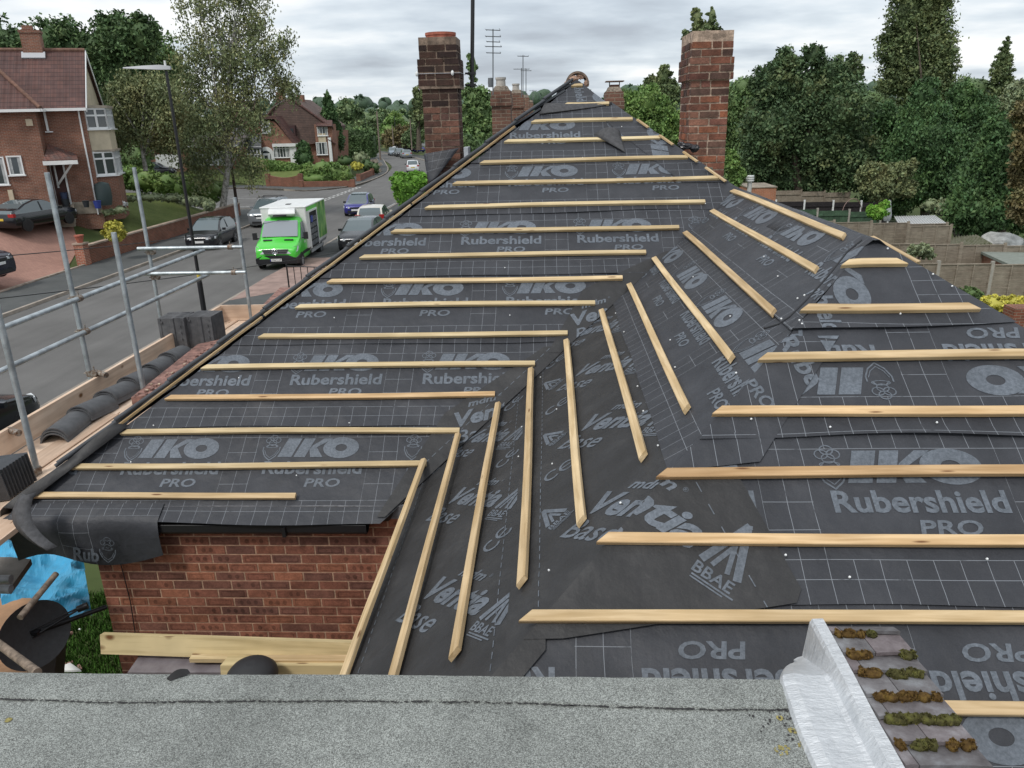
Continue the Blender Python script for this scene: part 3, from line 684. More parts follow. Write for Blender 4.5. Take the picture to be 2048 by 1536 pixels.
# --- front slope (right foreground)
polyC = lambda v0, v1, l=0., r=0.: [(XB+v0*cT-l, v0), (XD-v0*cT+r, v0), (XD-v1*cT+r, v1), (XB+v1*cT-l, v1)]
sheet(FC, polyC(-4.4, -3.42), .004, 'bottom course of the front slope with its lettering upside down behind the flat roof', row_prints(.32, -1.5, 4.2, -4.34, True), uvo=(.32, -4.34), uvflip=True)
sheet(FC, polyC(-3.505, -2.60), .009, 'middle course of the front slope with large upright lettering', row_prints(.945, -1, 4, -3.505), uvo=(.945, -3.505), lift=-3.505, wave=.004)
sheet(FC, polyC(-2.685, -1.93), .014, 'upper course of the front slope with upside-down lettering and a gaping lower edge', row_prints(1.98, 0, 4, -2.685, True), uvo=(1.98, -2.685), uvflip=True, lift=-2.685, wave=.022)
sheet(FC, [(XB-2.03*cT+.02, -2.03), (XD+1.97*cT, -1.97), (WRX+.01, wv), (WRX-.01, wv)], .020, 'topmost triangular piece of felt on the front slope with sideways lettering',
      [xf(cut(xf(fitw(text2d('Rubershield', .112, .028), .76))), dx=1.43, dy=-1.30, rot=-PI/2), xf(cut(iko()), dx=1.56, dy=-1.27, rot=-PI/2)], uvo=(1.23, 0), uvrot=True, lift=-2.0, wave=.016)
# lettered strip turned over the front hip from the valley slope
v_hip = lambda v: XB+v*cT
sheet(FC, [(v_hip(-2.87), -2.87), (v_hip(-2.87)+.42, -2.82), (v_hip(-2.05)+.27, -2.05), (v_hip(-2.05), -2.05)], .020, 'ragged felt strip wrapped round the front hip between two front battens',
      [xf(cut(fitw(text2d('Rubershield', .11, .028), .76)), dx=v_hip(-2.12)+.0, dy=-2.08, rot=-1.25), xf(text2d('PRO', .072, .024), dx=v_hip(-2.40)+.02, dy=-2.36, rot=-1.1), xf(cut(iko()), dx=v_hip(-2.1)+.18, dy=-1.96, rot=-1.35)], uvo=(v_hip(-2.5)-.2, -2.2))
# black sheet from the valley turned over the hip
sheet(FC, [(v_hip(-3.66), -3.66), (v_hip(-3.66)+.16, -3.655), (1.00, -3.50), (1.03, -3.44), (.86, -2.90), (v_hip(-2.86), -2.86)], .021, 'big black breather felt piece lapped over the front hip, with large slanted letters',
      [xf(T_VEN, dx=.085, dy=-2.915, sx=1.36, sy=1.42, rot=rad(-38)), xf(cut(dashes(.75, .12, .055)), dx=.66, dy=-2.93, rot=rad(-70)), xf(cut(ce()), dx=.02, dy=-3.44, rot=PI/2*.96, sx=1.15, sy=1.2), xf(dashes(.35, .08), dx=.0, dy=-3.2, rot=-PI/2)], mat_=m_black_felt)
sheet(FC, [(v_hip(-4.2), -4.2), (v_hip(-4.2)+.13, -4.2), (v_hip(-3.72)+.14, -3.70), (v_hip(-3.60)+.04, -3.62), (v_hip(-3.60), -3.6)], .018, 'black felt corner on the front slope just above the flat roof', mat_=m_black_felt)
# --- left street-side slope: hung with new grey tiles, seen edge on, plus dry hip pieces
m_newtile = mat('new_grey_tile', (.055, .060, .068), .6, var=.2, vscale=6, bump=.001, bscale=50)
tl = thing('tiled_slope', 'street-side roof slope hung with new dark grey tiles, seen edge on', 'roof tiles', FL.p(-9, -3))
k = 0; v = eL+.08
CLIPT = rL
while v < rL-.06:
    mb = MB(); un = -(YA+v*math.sin(TL)/sT*cT)-.02; uf = -17.6; L = min(.385, rL-v)
    a = FL.p(un, v-.02, .050); b = FL.p(uf, v-.02, .050); c_ = FL.p(uf, v+L, .012); d = FL.p(un-.31*L/.385, v+L, .012)
    mb.ext([a, b, c_, d], -FL.N*.022); mb.build('tile_course', m_newtile, tl); v += .335; k += 1
# long dark hip pieces lying down the edge
for i in range(13):
    t0, t1 = -4.55+i*.40, -4.55+i*.40+.43
    p = lambda t, h, e: Vector((hipL(t)-e, YA+t*cT, H+t*sT))+Vector((0, 0, h))
    if t1 > .72: break
    mb = MB(); mb.tube(p(t0, .055, .03), p(t1, .035, .03), .020, .017, 8, tone=(1, 1, 1)); mb.tube(p(t0, .03, .055), p(t1, .012, .055), .016, .014, 8)
    tag(mb.build('edge_tile', m_newtile), 'dark cut tile edge along the left hip, %s up from the eaves' % ordn(i), 'roof tile', 'cut tile edges along the left hip')
# --- battens
def batten(face, u0, u1, v, w_=.046, h=.026, a0=0., a1=0., ang=0., m=None, label='', group='', hb=.036, twist=0.):
    """laid along u; a0 / a1 shift the ends of the top edge (mitres); long axis = local x"""
    L = u1-u0; M_ = face.mat(u0, v, hb, ang); mb = MB(); hw = w_/2; c = .0035
    rng_ = random.Random(int((u0*17+v*131)*100)); n = max(3, int(L/.25))
    rings = []
    for i in range(n+1):
        t = i/n; bow = .006*math.sin(t*PI*1.3+v*9)*min(1, L); zz_ = .002*math.sin(t*7+v*5)
        e = 0 if 0 < i < n else 1; x0 = t*L
        lo = x0+(0 if i else 0); hi = x0+(a0 if i == 0 else a1 if i == n else 0)
        rings.append([(lo, bow-hw, zz_), (lo, bow-hw, zz_+h-c), (lo+(hi-lo)*.06, bow-hw+c, zz_+h), (hi, bow+hw-c, zz_+h), (hi, bow+hw, zz_+h-c), (hi, bow+hw, zz_)])
    mb.loft(rings, closed=True, smooth=False); o = mb.build('batten', m or m_batten, None, world=False)
    o.matrix_world = M_
    bmn = bmesh.new(); bmn.from_mesh(o.data); bmesh.ops.recalc_face_normals(bmn, faces=bmn.faces); bmn.to_mesh(o.data); bmn.free()
    return tag(o, label, 'batten', group)
bA = [(-3.905, -1.869, -4.782), (-3.694, -.93, -4.526), (-3.385, -.70, -4.206), (-3.132, -.439, -3.870), (-2.918, -.121, -3.549), (-2.51, .153, -3.212), (-2.258, .40, -2.856), (-2.026, .658, -2.550), (-1.772, .894, -2.224), (-1.52, 1.233, -1.878), (-1.223, 1.524, -1.516), (-.973, 1.722, -1.157), (-.71, 1.439, -.808), (-.469, 1.191, -.451), (-.183, .925, -.09), (.18, .687, .220), (.272, .404, .605)]
for i, (a, b, v) in enumerate(bA):
    batten(FA, a, b, v, a0=0 if i == 0 else .045, a1=0 if i == 0 else (-.0 if i > 1 else .0), ang=[0, .004, 0, .003, .002, -.001, -.002, -.003, -.002, -.003, -.001, .002, .003, .004, -.002, 0, 0][i], m=m_batten2 if i not in (0, 3, 7) else m_batten3 if i == 3 else m_batten,
           label='pale roofing batten on the long slope, %s up from the eaves' % ordn(i), group='battens on the long slope', hb=.020)
bB = [(-5.60, -3.0, -4.72), (-5.60, -2.75, -4.375), (-5.754, -2.711, -4.012), (-6.119, -2.975, -3.68), (-6.293, -3.211, -3.342), (-6.54, -3.502, -2.976), (-6.80, -3.736, -2.673), (-7.138, -4.021, -2.35), (-7.349, -4.298, -2.0), (-7.532, -4.549, -1.656), (-7.904, -4.812, -1.365)]
bBtop = [(850, 925), (920, 872), (997, 812), (1065, 742), (1133, 687), (1205, 625), (1258, 575), (1310, 522), (1370, 472), (1425, 427), None]
for i, (a, b, v) in enumerate(bB):
    o = batten(FB, a, b, v, a0=.03, a1=-.05 if i > 1 else 0, label='pale roofing batten on the valley slope, %s up from its eaves' % ordn(i), group='battens on the valley slope', hb=.020)
    if bBtop[i]:      # the upper end rides up onto the long slope across the valley
        q0 = FA.p(*FA.hit(*bBtop[i]), .026); q1 = FB.p(b, v, .020); x = (q1-q0).normalized(); y = FB.N.cross(x).normalized(); z_ = x.cross(y); k = (q1-q0).length/(b-a)
        o.matrix_world = Matrix(((x.x*k, y.x, z_.x, q0.x), (x.y*k, y.y, z_.y, q0.y), (x.z*k, y.z, z_.z, q0.z), (0, 0, 0, 1)))
bC = [(1.63, 1.996, -1.521), (1.335, 2.27, -1.870), (1.055, 2.58, -2.202), (.78, 2.86, -2.545), (.48, 3.15, -2.888), (.195, 3.42, -3.223), (-.135, 3.7, -3.567), (-.43, 3.9, -3.905)]
for i, (a, b, v) in enumerate(bC):
    batten(FC, a, b, v, w_=.050, a0=.055, a1=-.05, m=m_batten3 if i in (3, 4, 5) else m_batten, label='broad roofing batten on the front slope, %s down from the short ridge' % ordn(i), group='battens on the front slope', hb=.024)
# laths along the hips
def lath(p0, p1, w_, h, label, m=None):
    p0, p1 = Vector(p0), Vector(p1); d = p1-p0; mb = MB(); L = d.length; mb.box((L/2, 0, 0), (L, w_, h)); o = mb.build('hip_lath', m or m_batten, None, world=False)
    x = d.normalized(); y = Vector((0, 0, 1)).cross(x).normalized(); z_ = x.cross(y)
    o.matrix_world = Matrix(((x.x, y.x, z_.x, p0.x), (x.y, y.y, z_.y, p0.y), (x.z, y.z, z_.z, p0.z), (0, 0, 0, 1))); return tag(o, label, 'lath', 'laths along the hips')
def hl(v, e=0., h=.03): return Vector((hipL(v)+e, YA+v*cT, H+v*sT+h))
for i, (a, b) in enumerate(((-4.55, -3.0), (-2.98, -1.5), (-1.48, -.2))): lath(hl(a, -.0, .018), hl(b, -.0, .018), .02, .018, 'thin pale lath along the left hip, %s length up from the eaves' % ordn(i))
for i, (a, b) in enumerate(((-.15, -.3), (-.45, -.62), (-.75, -.92), (-1.02, -1.25))): lath(Vector((hipR(a)-.0, YA+a*cT, H+a*sT+.030)), Vector((hipR(b), YA+b*cT, H+b*sT+.030)), .03, .016, 'short batten end poking over the right hip, %s down from the peak' % ordn(i))
# ridge piece and batten past the front ridge
lath((1.93, 4.75, H-.735), (2.12, 4.52, H-.85), .045, .03, 'batten end sticking past the short ridge')
lath(Vector((XD-(-1.62)*cT, 8.0-.35, H-1.62*sT+.05)), Vector((XD+1.62*cT+.04, 6.6, H-1.62*sT)), .04, .02, 'short pale lath near the right chimney')
# felt capping over the wing ridge
rows = []
for i in range(15):
    y = WCY-.06+(YA+wv*cT-WCY+.45)*i/14; z_ = WRZ-.030+.010*noise.noise(Vector((0, y*3, 0)))
    rows.append([(WRX-.20, y, z_-.20*TT+.022), (WRX-.10, y, z_-.10*TT+.024), (WRX-.02, y, z_+.022), (WRX+.02, y, z_+.022), (WRX+.12, y, z_-.12*TT+.02), (WRX+.25, y, z_-.25*TT+.02)])
mb = MB(); mb.loft(rows, closed=False, smooth=True, caps=False); o = mb.build('ridge_felt', m_felt); o.modifiers.new('s', 'SOLIDIFY').thickness = .003; tag(o, 'crinkled strip of felt folded over the short ridge', 'roofing felt')
# seam roll between top pieces (black cord-like fold down the front hip)
pts = [FC.p(*FC.hit(x, y), .045) for x, y in ((1718, 492), (1690, 515), (1655, 560), (1610, 610), (1575, 645), (1552, 660), (1525, 668))]
mb = MB(); mb.pipe([tuple(p) for p in pts], .006, 6); tag(mb.build('felt_fold', m_black), 'black rolled seam running down the front hip', 'felt seam')
# clout nails: small pale heads
nh = MB(); nails = [('A', [(265, 928), (90, 985), (595, 955), (310, 855), (670, 640), (1020, 635), (730, 520), (1010, 540), (820, 610), (1165, 320), (1180, 412), (1410, 412), (1330, 411), (1243, 258), (1120, 325), (700, 850), (480, 760), (1060, 560)]), ('B', [(1085, 760), (1118, 825), (1048, 860), (1042, 920), (1110, 935), (1230, 580), (1235, 632), (1252, 670), (1345, 687), (1355, 742), (1280, 780), (1292, 830), (1322, 900), (1105, 1150), (1465, 640), (1532, 520), (1560, 560), (1600, 605), (1390, 560), (1000, 800)]), ('C', [(1797, 635), (1601, 655), (1560, 645), (1606, 598), (1657, 861), (1869, 852), (1500, 845), (1470, 753), (1568, 1116), (1968, 1124), (1772, 505), (1862, 556), (1900, 580), (1596, 648), (1695, 1160), (1240, 1012)])]
for f, L in nails:
    fc = {'A': FA, 'B': FB, 'C': FC}[f]
    for i, (x, y) in enumerate(L):
        u, v = fc.hit(x, y); q = MB(); a = fc.p(u, v, .028); q.tube(a, a+fc.N*.005, .0055, .0045, 8)
        tag(q.build('clout_nail', m_upvc), 'small pale nail head pinning the felt', 'nail', 'nail heads in the felt')
# --- bottom left: felt wrapped round the corner and hanging over the wall
m_f2 = m_felt
xs = [FA.hit(x, 1040)[0] for x in (10, 275)]
rows = []
N = 16
for i in range(N+1):
    t = i/N; x = -3.98+1.13*t; dz = -.36+.05*math.sin(t*7)-.02*t+.05*t*t; o_ = .01*math.sin(t*11)
    base = FA.p(x, -4.835, .014); e = FA.p(x, -4.95, .022+.004*math.sin(9*t))
    r = [base, FA.p(x, -4.90, .020), e, e+Vector((0, -.035+o_*.3, -.03)), e+Vector((0, -.042+o_, -.12)), e+Vector((0, -.035+o_*1.5, dz*.65)), e+Vector((0, -.02+o_*2, dz))]
    rows.append(r)
V = []; mb = MB(); mb.loft(rows, closed=False, smooth=True, caps=False); wr = thing('hanging_felt', 'felt skirt hanging over the eaves corner above the blue sheet', 'roofing felt', tuple(rows[0][2]))
o = mb.build('sheet', m_felt, wr); uvl = o.data.uv_layers['UVMap']
for l in o.data.loops:
    i = l.vertex_index; ii, jj = i//7, i % 7; ln = [0, .11, .21, .26, .35, .48, .62][jj]; uvl.data[l.index].uv = (ii/N*1.13+.72, .95-ln*.98)
tb = xf(cut(cat2(fitw(text2d('Rub', .112, .028), .21), xf(emblem(), dx=.22, dy=.0, sx=1., sy=.9))), dx=0, dy=0)
vs = []
for x, y in tb[0]:
    xx = x*.9; vs.append((-3.52+xx+y*.15, rows[8][4][1]-.018-.03*0, rows[8][4][2]-.20+y-.08*xx))
q = MB(); q.add(vs, tb[1]); q.build('lettering', m_print, wr)
# felt tongue hanging at far left
rows = []
for i in range(12):
    t = i/11; c0 = D(60-35*math.sin(t*2.2)+70*t*t, 985+110*t, 4.75-.25*t); w_ = .055+.02*math.sin(t*3); rows.append([(c0[0]-w_, c0[1], c0[2]-.01), (c0[0], c0[1]-.04, c0[2]), (c0[0]+w_, c0[1]-.01, c0[2]+.01)])
mb = MB(); mb.loft(rows, closed=False, smooth=True, caps=False); o = mb.build('felt_tongue', m_under); o.modifiers.new('s', 'SOLIDIFY').thickness = .004; tag(o, 'loose dusty tongue of felt dangling from the roof corner at far left', 'roofing felt')
# felt turned up over the left hip foot
rows = []
for i in range(13):
    t = i/12; v = -4.93+.75*t; x = hipL(v); wdt = .06*(1-t)+.015; c0 = Vector((x, YA+v*cT, H+v*sT)); rows.append([c0+Vector((.12, 0, .04)), c0+Vector((0, 0, .05+.01*math.sin(t*9))), c0+Vector((-wdt*.6, .02, .03-.02*(1-t))), c0+Vector((-wdt, .03, -.10*(1-t)))])
mb = MB(); mb.loft(rows, closed=False, smooth=True, caps=False); o = mb.build('felt_turnover', m_black_felt); o.modifiers.new('s', 'SOLIDIFY').thickness = .003; tag(o, 'felt edge turned over the foot of the left hip', 'roofing felt')
# ------------------------------------------------------------------ foreground flat roof, flashing, mossy tiles
FZ = H-1.75
m_min, t, b = newmat('mineral_felt', .85, .3); g = t.nodes.new('ShaderNodeNewGeometry'); P_ = g.outputs['Position']
v1 = t.nodes.new('ShaderNodeTexVoronoi'); v1.inputs['Scale'].default_value = 400; t.links.new(P_, v1.inputs[0])
gr = t.nodes.new('ShaderNodeSeparateColor'); t.links.new(v1.outputs['Color'], gr.inputs[0])
c = rampn(t, gr.outputs[0], [(.0, (.095, .096, .09)), (.3, (.185, .195, .183)), (.6, (.255, .27, .253)), (.9, (.40, .42, .395))])
c = mixc(t, 1., c, rampn(t, noisen(t, P_, 1.5, 7, .7), [(.3, .70), (.5, 1.), (.7, 1.14)]), 'MULTIPLY'); c = mixc(t, 1., c, rampn(t, noisen(t, P_, 9, 4, .7), [(.3, .86), (.6, 1.05)]), 'MULTIPLY')
sp = noisen(t, P_, 6.5, 5, .7); c = mixc(t, rampn(t, sp, [(.66, 0.), (.74, .5)]), c, (.12, .11, .10))
sp2 = noisen(t, P_, 3.3, 3, .5); c = mixc(t, rampn(t, sp2, [(.72, 0.), (.76, .55)]), c, (.50, .40, .36))
t.links.new(c, b.inputs['Base Color']); bumpn(t, v1.outputs['Distance'], .0018, b)
flat = thing('flat_roof', 'grey mineral-felt flat roof in the foreground with a wavy lapped edge', 'flat roof', (-1, .2, FZ-.3))
fx0, fx1, fy1 = -4.2, .86, 2.085
def fsurf(x, y): return FZ+.008*noise.noise(Vector((x*1.6, y*1.6, 4)))+.003*noise.noise(Vector((x*7, y*7, 1)))
mb = MB(); nx, ny = 110, 70; V = []; y0 = -1.6
for j in range(ny+1):
    for i in range(nx+1):
        x = fx0+(fx1-fx0)*i/nx; y = y0+(fy1-y0)*j/ny
        y = min(y, fy1); V.append((x, y, fsurf(x, y)))
mb.add(V, [(j*(nx+1)+i, j*(nx+1)+i+1, (j+1)*(nx+1)+i+1, (j+1)*(nx+1)+i) for j in range(ny) for i in range(nx)], 0, True)
mb.build('felt_surface', m_min, flat)
# lapped strip along the far edge with a bitumen line
mb = MB(); n = 220; V = []
for i in range(n+1):
    x = fx0+(fx1-fx0)*i/n; w_ = .118+.022*noise.noise(Vector((x*1.1, 5, 0)))+.004*noise.noise(Vector((x*9, 5, 0)))
    ya = fy1-w_; dz = .0035+.002*noise.noise(Vector((x*5, 2, 0)))
    V += [(x, ya, fsurf(x, ya)+.0008), (x, ya+.004, fsurf(x, ya)+.005+dz), (x, fy1-.03, fsurf(x, fy1)+.010), (x, fy1+.006, fsurf(x, fy1)+.004), (x, fy1+.012, FZ-.03), (x, fy1+.012, FZ-.11)]
mb.add(V, [(i*6+k, (i+1)*6+k, (i+1)*6+k+1, i*6+k+1) for i in range(n) for k in range(5)], 0, True); mb.build('edge_lap', m_min, flat)
m_bit = mat('bitumen', (.022, .020, .020), .55)
mb = MB(); rng = random.Random(3)
for i in range(1100):
    x = fx0+(fx1-fx0)*i/1100+rng.uniform(-.003, .003); dens = noise.noise(Vector((x*1.7, 9, 0)))+.35+(.5 if x > .5 else 0)
    if rng.random() > dens+.55: continue
    w_ = .118+.022*noise.noise(Vector((x*1.1, 5, 0)))+.004*noise.noise(Vector((x*9, 5, 0))); y = fy1-w_-.001+rng.uniform(-.004, .002); s = rng.uniform(.0012, .0034+.0022*max(0, noise.noise(Vector((x*4, 2, 0)))+.3))
    q = [(x+s*1.9*math.cos(a)*rng.uniform(.7, 1.2), y+s*math.sin(a)*rng.uniform(.7, 1.2), fsurf(x, y)+.0045) for a in [2*PI*k/7 for k in range(7)]]; mb.add(q, [tuple(range(7))])
for i in range(260):   # smeared bitumen by the flashing
    x = .80-abs(rng.gauss(0, .07)); y = fy1-.06-abs(rng.gauss(0, .10)); s = rng.uniform(.0015, .0055)
    q = [(x+s*math.cos(a)*rng.uniform(.6, 1.3), y+s*math.sin(a)*rng.uniform(.6, 1.3), fsurf(x, y)+.0035) for a in [2*PI*k/6 for k in range(6)]]; mb.add(q, [tuple(range(6))])
mb.build('bitumen_line', m_bit, flat)
m_lich = mat('lichen', (.27, .23, .08), .95, var=.3, vscale=80); mb = MB()
for (px, py, s) in ((1565, 1503, .022), (1608, 1492, .016), (1585, 1462, .012), (1560, 1436, .010), (18, 1441, .008), (640, 1392, .004)):
    p = G(px, py, FZ); 
    for k in range(26):
        a = rng.uniform(0, 2*PI); r = s*rng.random()**.6; x, y = p[0]+r*math.cos(a), p[1]+r*math.sin(a); ss = rng.uniform(.002, .005)
        mb.add([(x+ss*math.cos(a2), y+ss*math.sin(a2), fsurf(x, y)+.003) for a2 in [2*PI*q_/6 for q_ in range(6)]], [tuple(range(6))])
mb.build('lichen_spots', m_lich, flat)
mb = MB(); mb.box(((fx0+fx1)/2, (fy1+y0)/2-.01, FZ-.16), (fx1-fx0-.02, fy1-y0-.02, .26)); mb.build('roof_edge', m_wall, flat)
mb = MB(); mb.box((-1.5, .1, FZ-1.7), (4.4, 3.6, 2.8)); mb.build('supporting_wall', m_wall, flat)
# a curled scrap of felt standing on the edge
p = G(352, 1345, FZ+.01); mb = MB(); rows = [[(p[0]-.02+.05*t, p[1]-.03+.04*t, FZ+.008+.012*math.sin(PI*t)), (p[0]-.01+.05*t, p[1]-.035+.04*t, FZ+.02+.014*math.sin(PI*t)), (p[0]+.05*t, p[1]-.04+.04*t, FZ+.008)] for t in [i/6 for i in range(7)]]
mb.loft(rows, closed=True, smooth=True); tag(mb.build('felt_scrap', m_bit), 'curled black scrap lying on the flat roof edge', 'felt scrap')
# --- painted flashing
m_flash, t, b = newmat('silver_flashing', .42, .5); g = t.nodes.new('ShaderNodeNewGeometry'); n = noisen(t, g.outputs['Position'], 12, 7, .75)
t.links.new(rampn(t, n, [(.26, (.25, .26, .27)), (.36, (.60, .62, .64)), (.62, (.74, .76, .78))]), b.inputs['Base Color']); b.inputs['Metallic'].default_value = .55; mp = t.nodes.new('ShaderNodeMapping'); mp.inputs['Scale'].default_value = (1, 2.6, 1); t.links.new(g.outputs['Position'], mp.inputs[0]); bumpn(t, noisen(t, mp.outputs[0], 17, 6, .7), .010, b)
fl = thing('flashing', 'silver-painted flashing upstand between flat roof and mossy tiles', 'flashing', (.95, 1.9, FZ))
ya_, yb_ = 2.335, .2
rows = []; N = 90
TZ = FZ+.034
for i in range(N+1):
    t = i/N; y = ya_+(yb_-ya_)*t; w1 = .004*noise.noise(Vector((y*5, 1, 0))); w2 = .010*noise.noise(Vector((y*3, 7, 0))); k = min(1, max(0, (2.30-y)/.22)); k = k**.6
    foot = .865-.135*k+w2; zt = FZ+.062; lo = FZ+(.006 if y < 2.08 else .006-.5*max(0, y-2.10))
    rows.append([(foot, y, lo-.002), (foot+.008, y, lo+.012*k+w1), (foot+.045*k, y, lo+.020*k+w1), (foot+.09*k, y, lo+.014*k+w2*.5), (.878, y, lo+.010+w1), (.893, y, lo+.016), (.905+w1, y, zt-.014), (.913, y, zt+w1), (.950+w2*.3, y, zt+.002+w1), (.957+w2*.3, y, zt-.012), (.94, y, zt-.03), (.94, y, FZ-.1), (foot+.01, y, FZ-.1 if y < 2.08 else lo-.03)])
mb = MB(); mb.loft(rows, closed=True, smooth=False); mb.build('upstand', m_flash, fl)
# --- strip of old plain tiles with moss
m_old, t, b = newmat('old_tile', .7, .3); g = t.nodes.new('ShaderNodeNewGeometry'); n = noisen(t, g.outputs['Position'], 9, 6, .7); oi = t.nodes.new('ShaderNodeAttribute'); oi.attribute_name = 'tone'
c = rampn(t, n, [(.3, (.085, .075, .078)), (.52, (.17, .16, .165)), (.7, (.27, .275, .29))]); t.links.new(mixc(t, 1., c, oi.outputs['Color'], 'MULTIPLY'), b.inputs['Base Color']); bumpn(t, n, .003, b)
ts = thing('old_tile_strip', 'narrow strip of old grey plain tiles cut off on the right, moss on each course', 'roof tiles', (1.08, 1.9, TZ-.05))
m_moss, t, b = newmat('moss', .98, .1); g = t.nodes.new('ShaderNodeNewGeometry'); oi = t.nodes.new('ShaderNodeObjectInfo')
n = noisen(t, g.outputs['Position'], 38, 6, .8); c = rampn(t, n, [(.32, (.030, .020, .008)), (.5, (.095, .065, .022)), (.68, (.20, .15, .05))])
t.links.new(mixc(t, oi.outputs['Random'], mixc(t, 1., c, (.85, 1.1, .9), 'MULTIPLY'), mixc(t, 1., c, (1.35, .9, .7), 'MULTIPLY')), b.inputs['Base Color']); bumpn(t, noisen(t, g.outputs['Position'], 210, 4, .7), .006, b)
xr_ = lambda y: 1.188
ymoss = [1276, 1319, 1355, 1402, 1447, 1498, 1545, 1600]
yc0 = [G(1700, p, TZ)[1] for p in ymoss]
ytop = G(1740, 1248, TZ+.02)[1]
for k in range(len(yc0)):
    yt = (ytop if k == 0 else yc0[k-1]+.02); yl = yc0[k]
    for j, (x0, x1) in enumerate(((.958, 1.060), (1.063, xr_(0)))) if k % 2 else enumerate(((.958, .992), (.995, xr_(0)))):
        mb = MB(); kk = random.Random(k*5+j).uniform(.8, 1.2); tn = (kk*random.Random(k+j).uniform(.95, 1.1), kk, kk)
        P = []; nn = 6
        for a in range(nn+1):
            x = x0+(x1-x0)*a/nn; cam_ = .004*math.sin(PI*a/nn); P.append([(x, yt, TZ+.003), (x, yt, TZ+.009), (x, yl, TZ+.028+cam_), (x, yl, TZ+.014+cam_)])
        mb.loft(P, closed=True, smooth=False); mb.build('tile', m_old, ts, tone=False if False else True)
        for at in ts.children[-1].data.color_attributes:
            arr = [tn[0], tn[1], tn[2], 1.]*len(ts.children[-1].data.loops); at.data.foreach_set('color', arr)
mb = MB(); mb.box((1.07, (ytop-.02+.2)/2, TZ-.10), (.20, ytop-.24, .20)); mb.build('timber_base', m_plank, ts)
mb = MB(); mb.box((1.07, 1.25, TZ-.75), (.16, 2.1, 1.1)); mb.build('cheek', m_wall, ts)
def lumps(name, items, m, label, cat, parent=None, seed=0):
    """one soft clump: overlapping displaced half-balls joined in one surface"""
    bm = bmesh.new(); rg = random.Random(seed)
    for (c, r) in items:
        r_ = bmesh.ops.create_icosphere(bm, subdivisions=3, radius=1.)
        for v in r_['verts']:
            d = v.co.normalized(); k = 1+.25*noise.noise(d*2.2+Vector((seed, c[0]*9, c[1]*9)))+.16*noise.noise(d*9+Vector((seed, 1, 1)))+rg.uniform(-.04, .05)
            v.co = Vector((d.x*r[0], d.y*r[1], d.z*r[2]))*k+Vector(c)
    me = bpy.data.meshes.new(name); bm.to_mesh(me); bm.free(); me.materials.append(m); o = bpy.data.objects.new(name, me); COL.objects.link(o)
    if parent: 
        inv = pmat(parent).inverted(); me.transform(inv); o.parent = parent
    else: tag(o, label, cat)
    return o
def mossmat(name, c):
    m, t, b = newmat(name, .98, .1); a = t.nodes.new('ShaderNodeAttribute'); a.attribute_name = 'tone'; g = t.nodes.new('ShaderNodeNewGeometry'); n = noisen(t, g.outputs['Position'], 45, 4, .7); t.links.new(mixc(t, 1., rampn(t, n, [(.35, tuple(x*.6 for x in c)), (.5, c), (.65, (c[0]*1.6, c[1]*1.7, c[2]*1.3))]), a.outputs['Color'], 'MULTIPLY'), b.inputs['Base Color']); return m
m_moss = mossmat('moss_brown', (.115, .070, .026)); m_moss2 = mossmat('moss_olive', (.085, .080, .032))
mossd = [(0, [(.985, .012, .5), (1.02, .026, 1), (1.045, .012, .6), (1.078, .018, .8)]), (1, [(1.0, .026, 1), (1.025, .022, .9), (1.125, .022, .7), (1.15, .010, .6)]), (2, [(.992, .015, .7), (1.018, .03, .9), (1.075, .030, 1), (1.108, .024, 1.0), (1.13, .014, .7)]),
         (3, [(1.0, .022, .9), (1.022, .024, 1), (1.065, .028, .9), (1.10, .022, .8), (1.13, .012, .6)]), (4, [(.995, .022, .8), (1.02, .024, .9), (1.05, .028, 1), (1.085, .026, .9), (1.115, .024, .9), (1.145, .018, .8)]), (5, [(.985, .012, .5), (1.03, .026, .9), (1.05, .02, .8), (1.10, .016, .7), (1.13, .02, .8)])]
mi = 0
for k, L in mossd:
    y = yc0[k]-.004
    grp = [[L[0]]]
    for a in L[1:]:
        if a[0]-a[1] < grp[-1][-1][0]+grp[-1][-1][1]*.9: grp[-1].append(a)
        else: grp.append([a])
    for gi, gq in enumerate(grp):
        C_, R_ = [], []
        for (x, r, hgt) in gq:
            x = (x-.985)*1.28+.975
            for s_ in range(3): rr = random.Random(mi*31+s_+int(x*1000)); C_.append((min(1.18, x+rr.uniform(-.5, .5)*r), y-.004+rr.uniform(-.007, .007), TZ+.024)); R_.append((r*.75*rr.uniform(.8, 1.2), .012+.006*rr.random(), .010*hgt+.007))
        rs = np.random.default_rng(mi+50); V_, T_, _c = leaves(C_, R_, 420*len(C_), .0052, rs, shell=.93, clump=.10, tonev=.5, aspect=2.)
        cc0 = np.mean(np.array(C_), axis=0); o_ = thing_mesh('moss_clump', V_, T_, (m_moss, m_moss2)[mi % 2], ico(C_, [[q*.92 for q in r_] for r_ in R_], 3, mi, .22)); tag(o_, '%s moss clump on the %s tile course from the top, %s from the silver flashing' % (('Rust-brown', 'Olive')[mi % 2], ordn(k), ordn(gi)), 'moss'); mi += 1
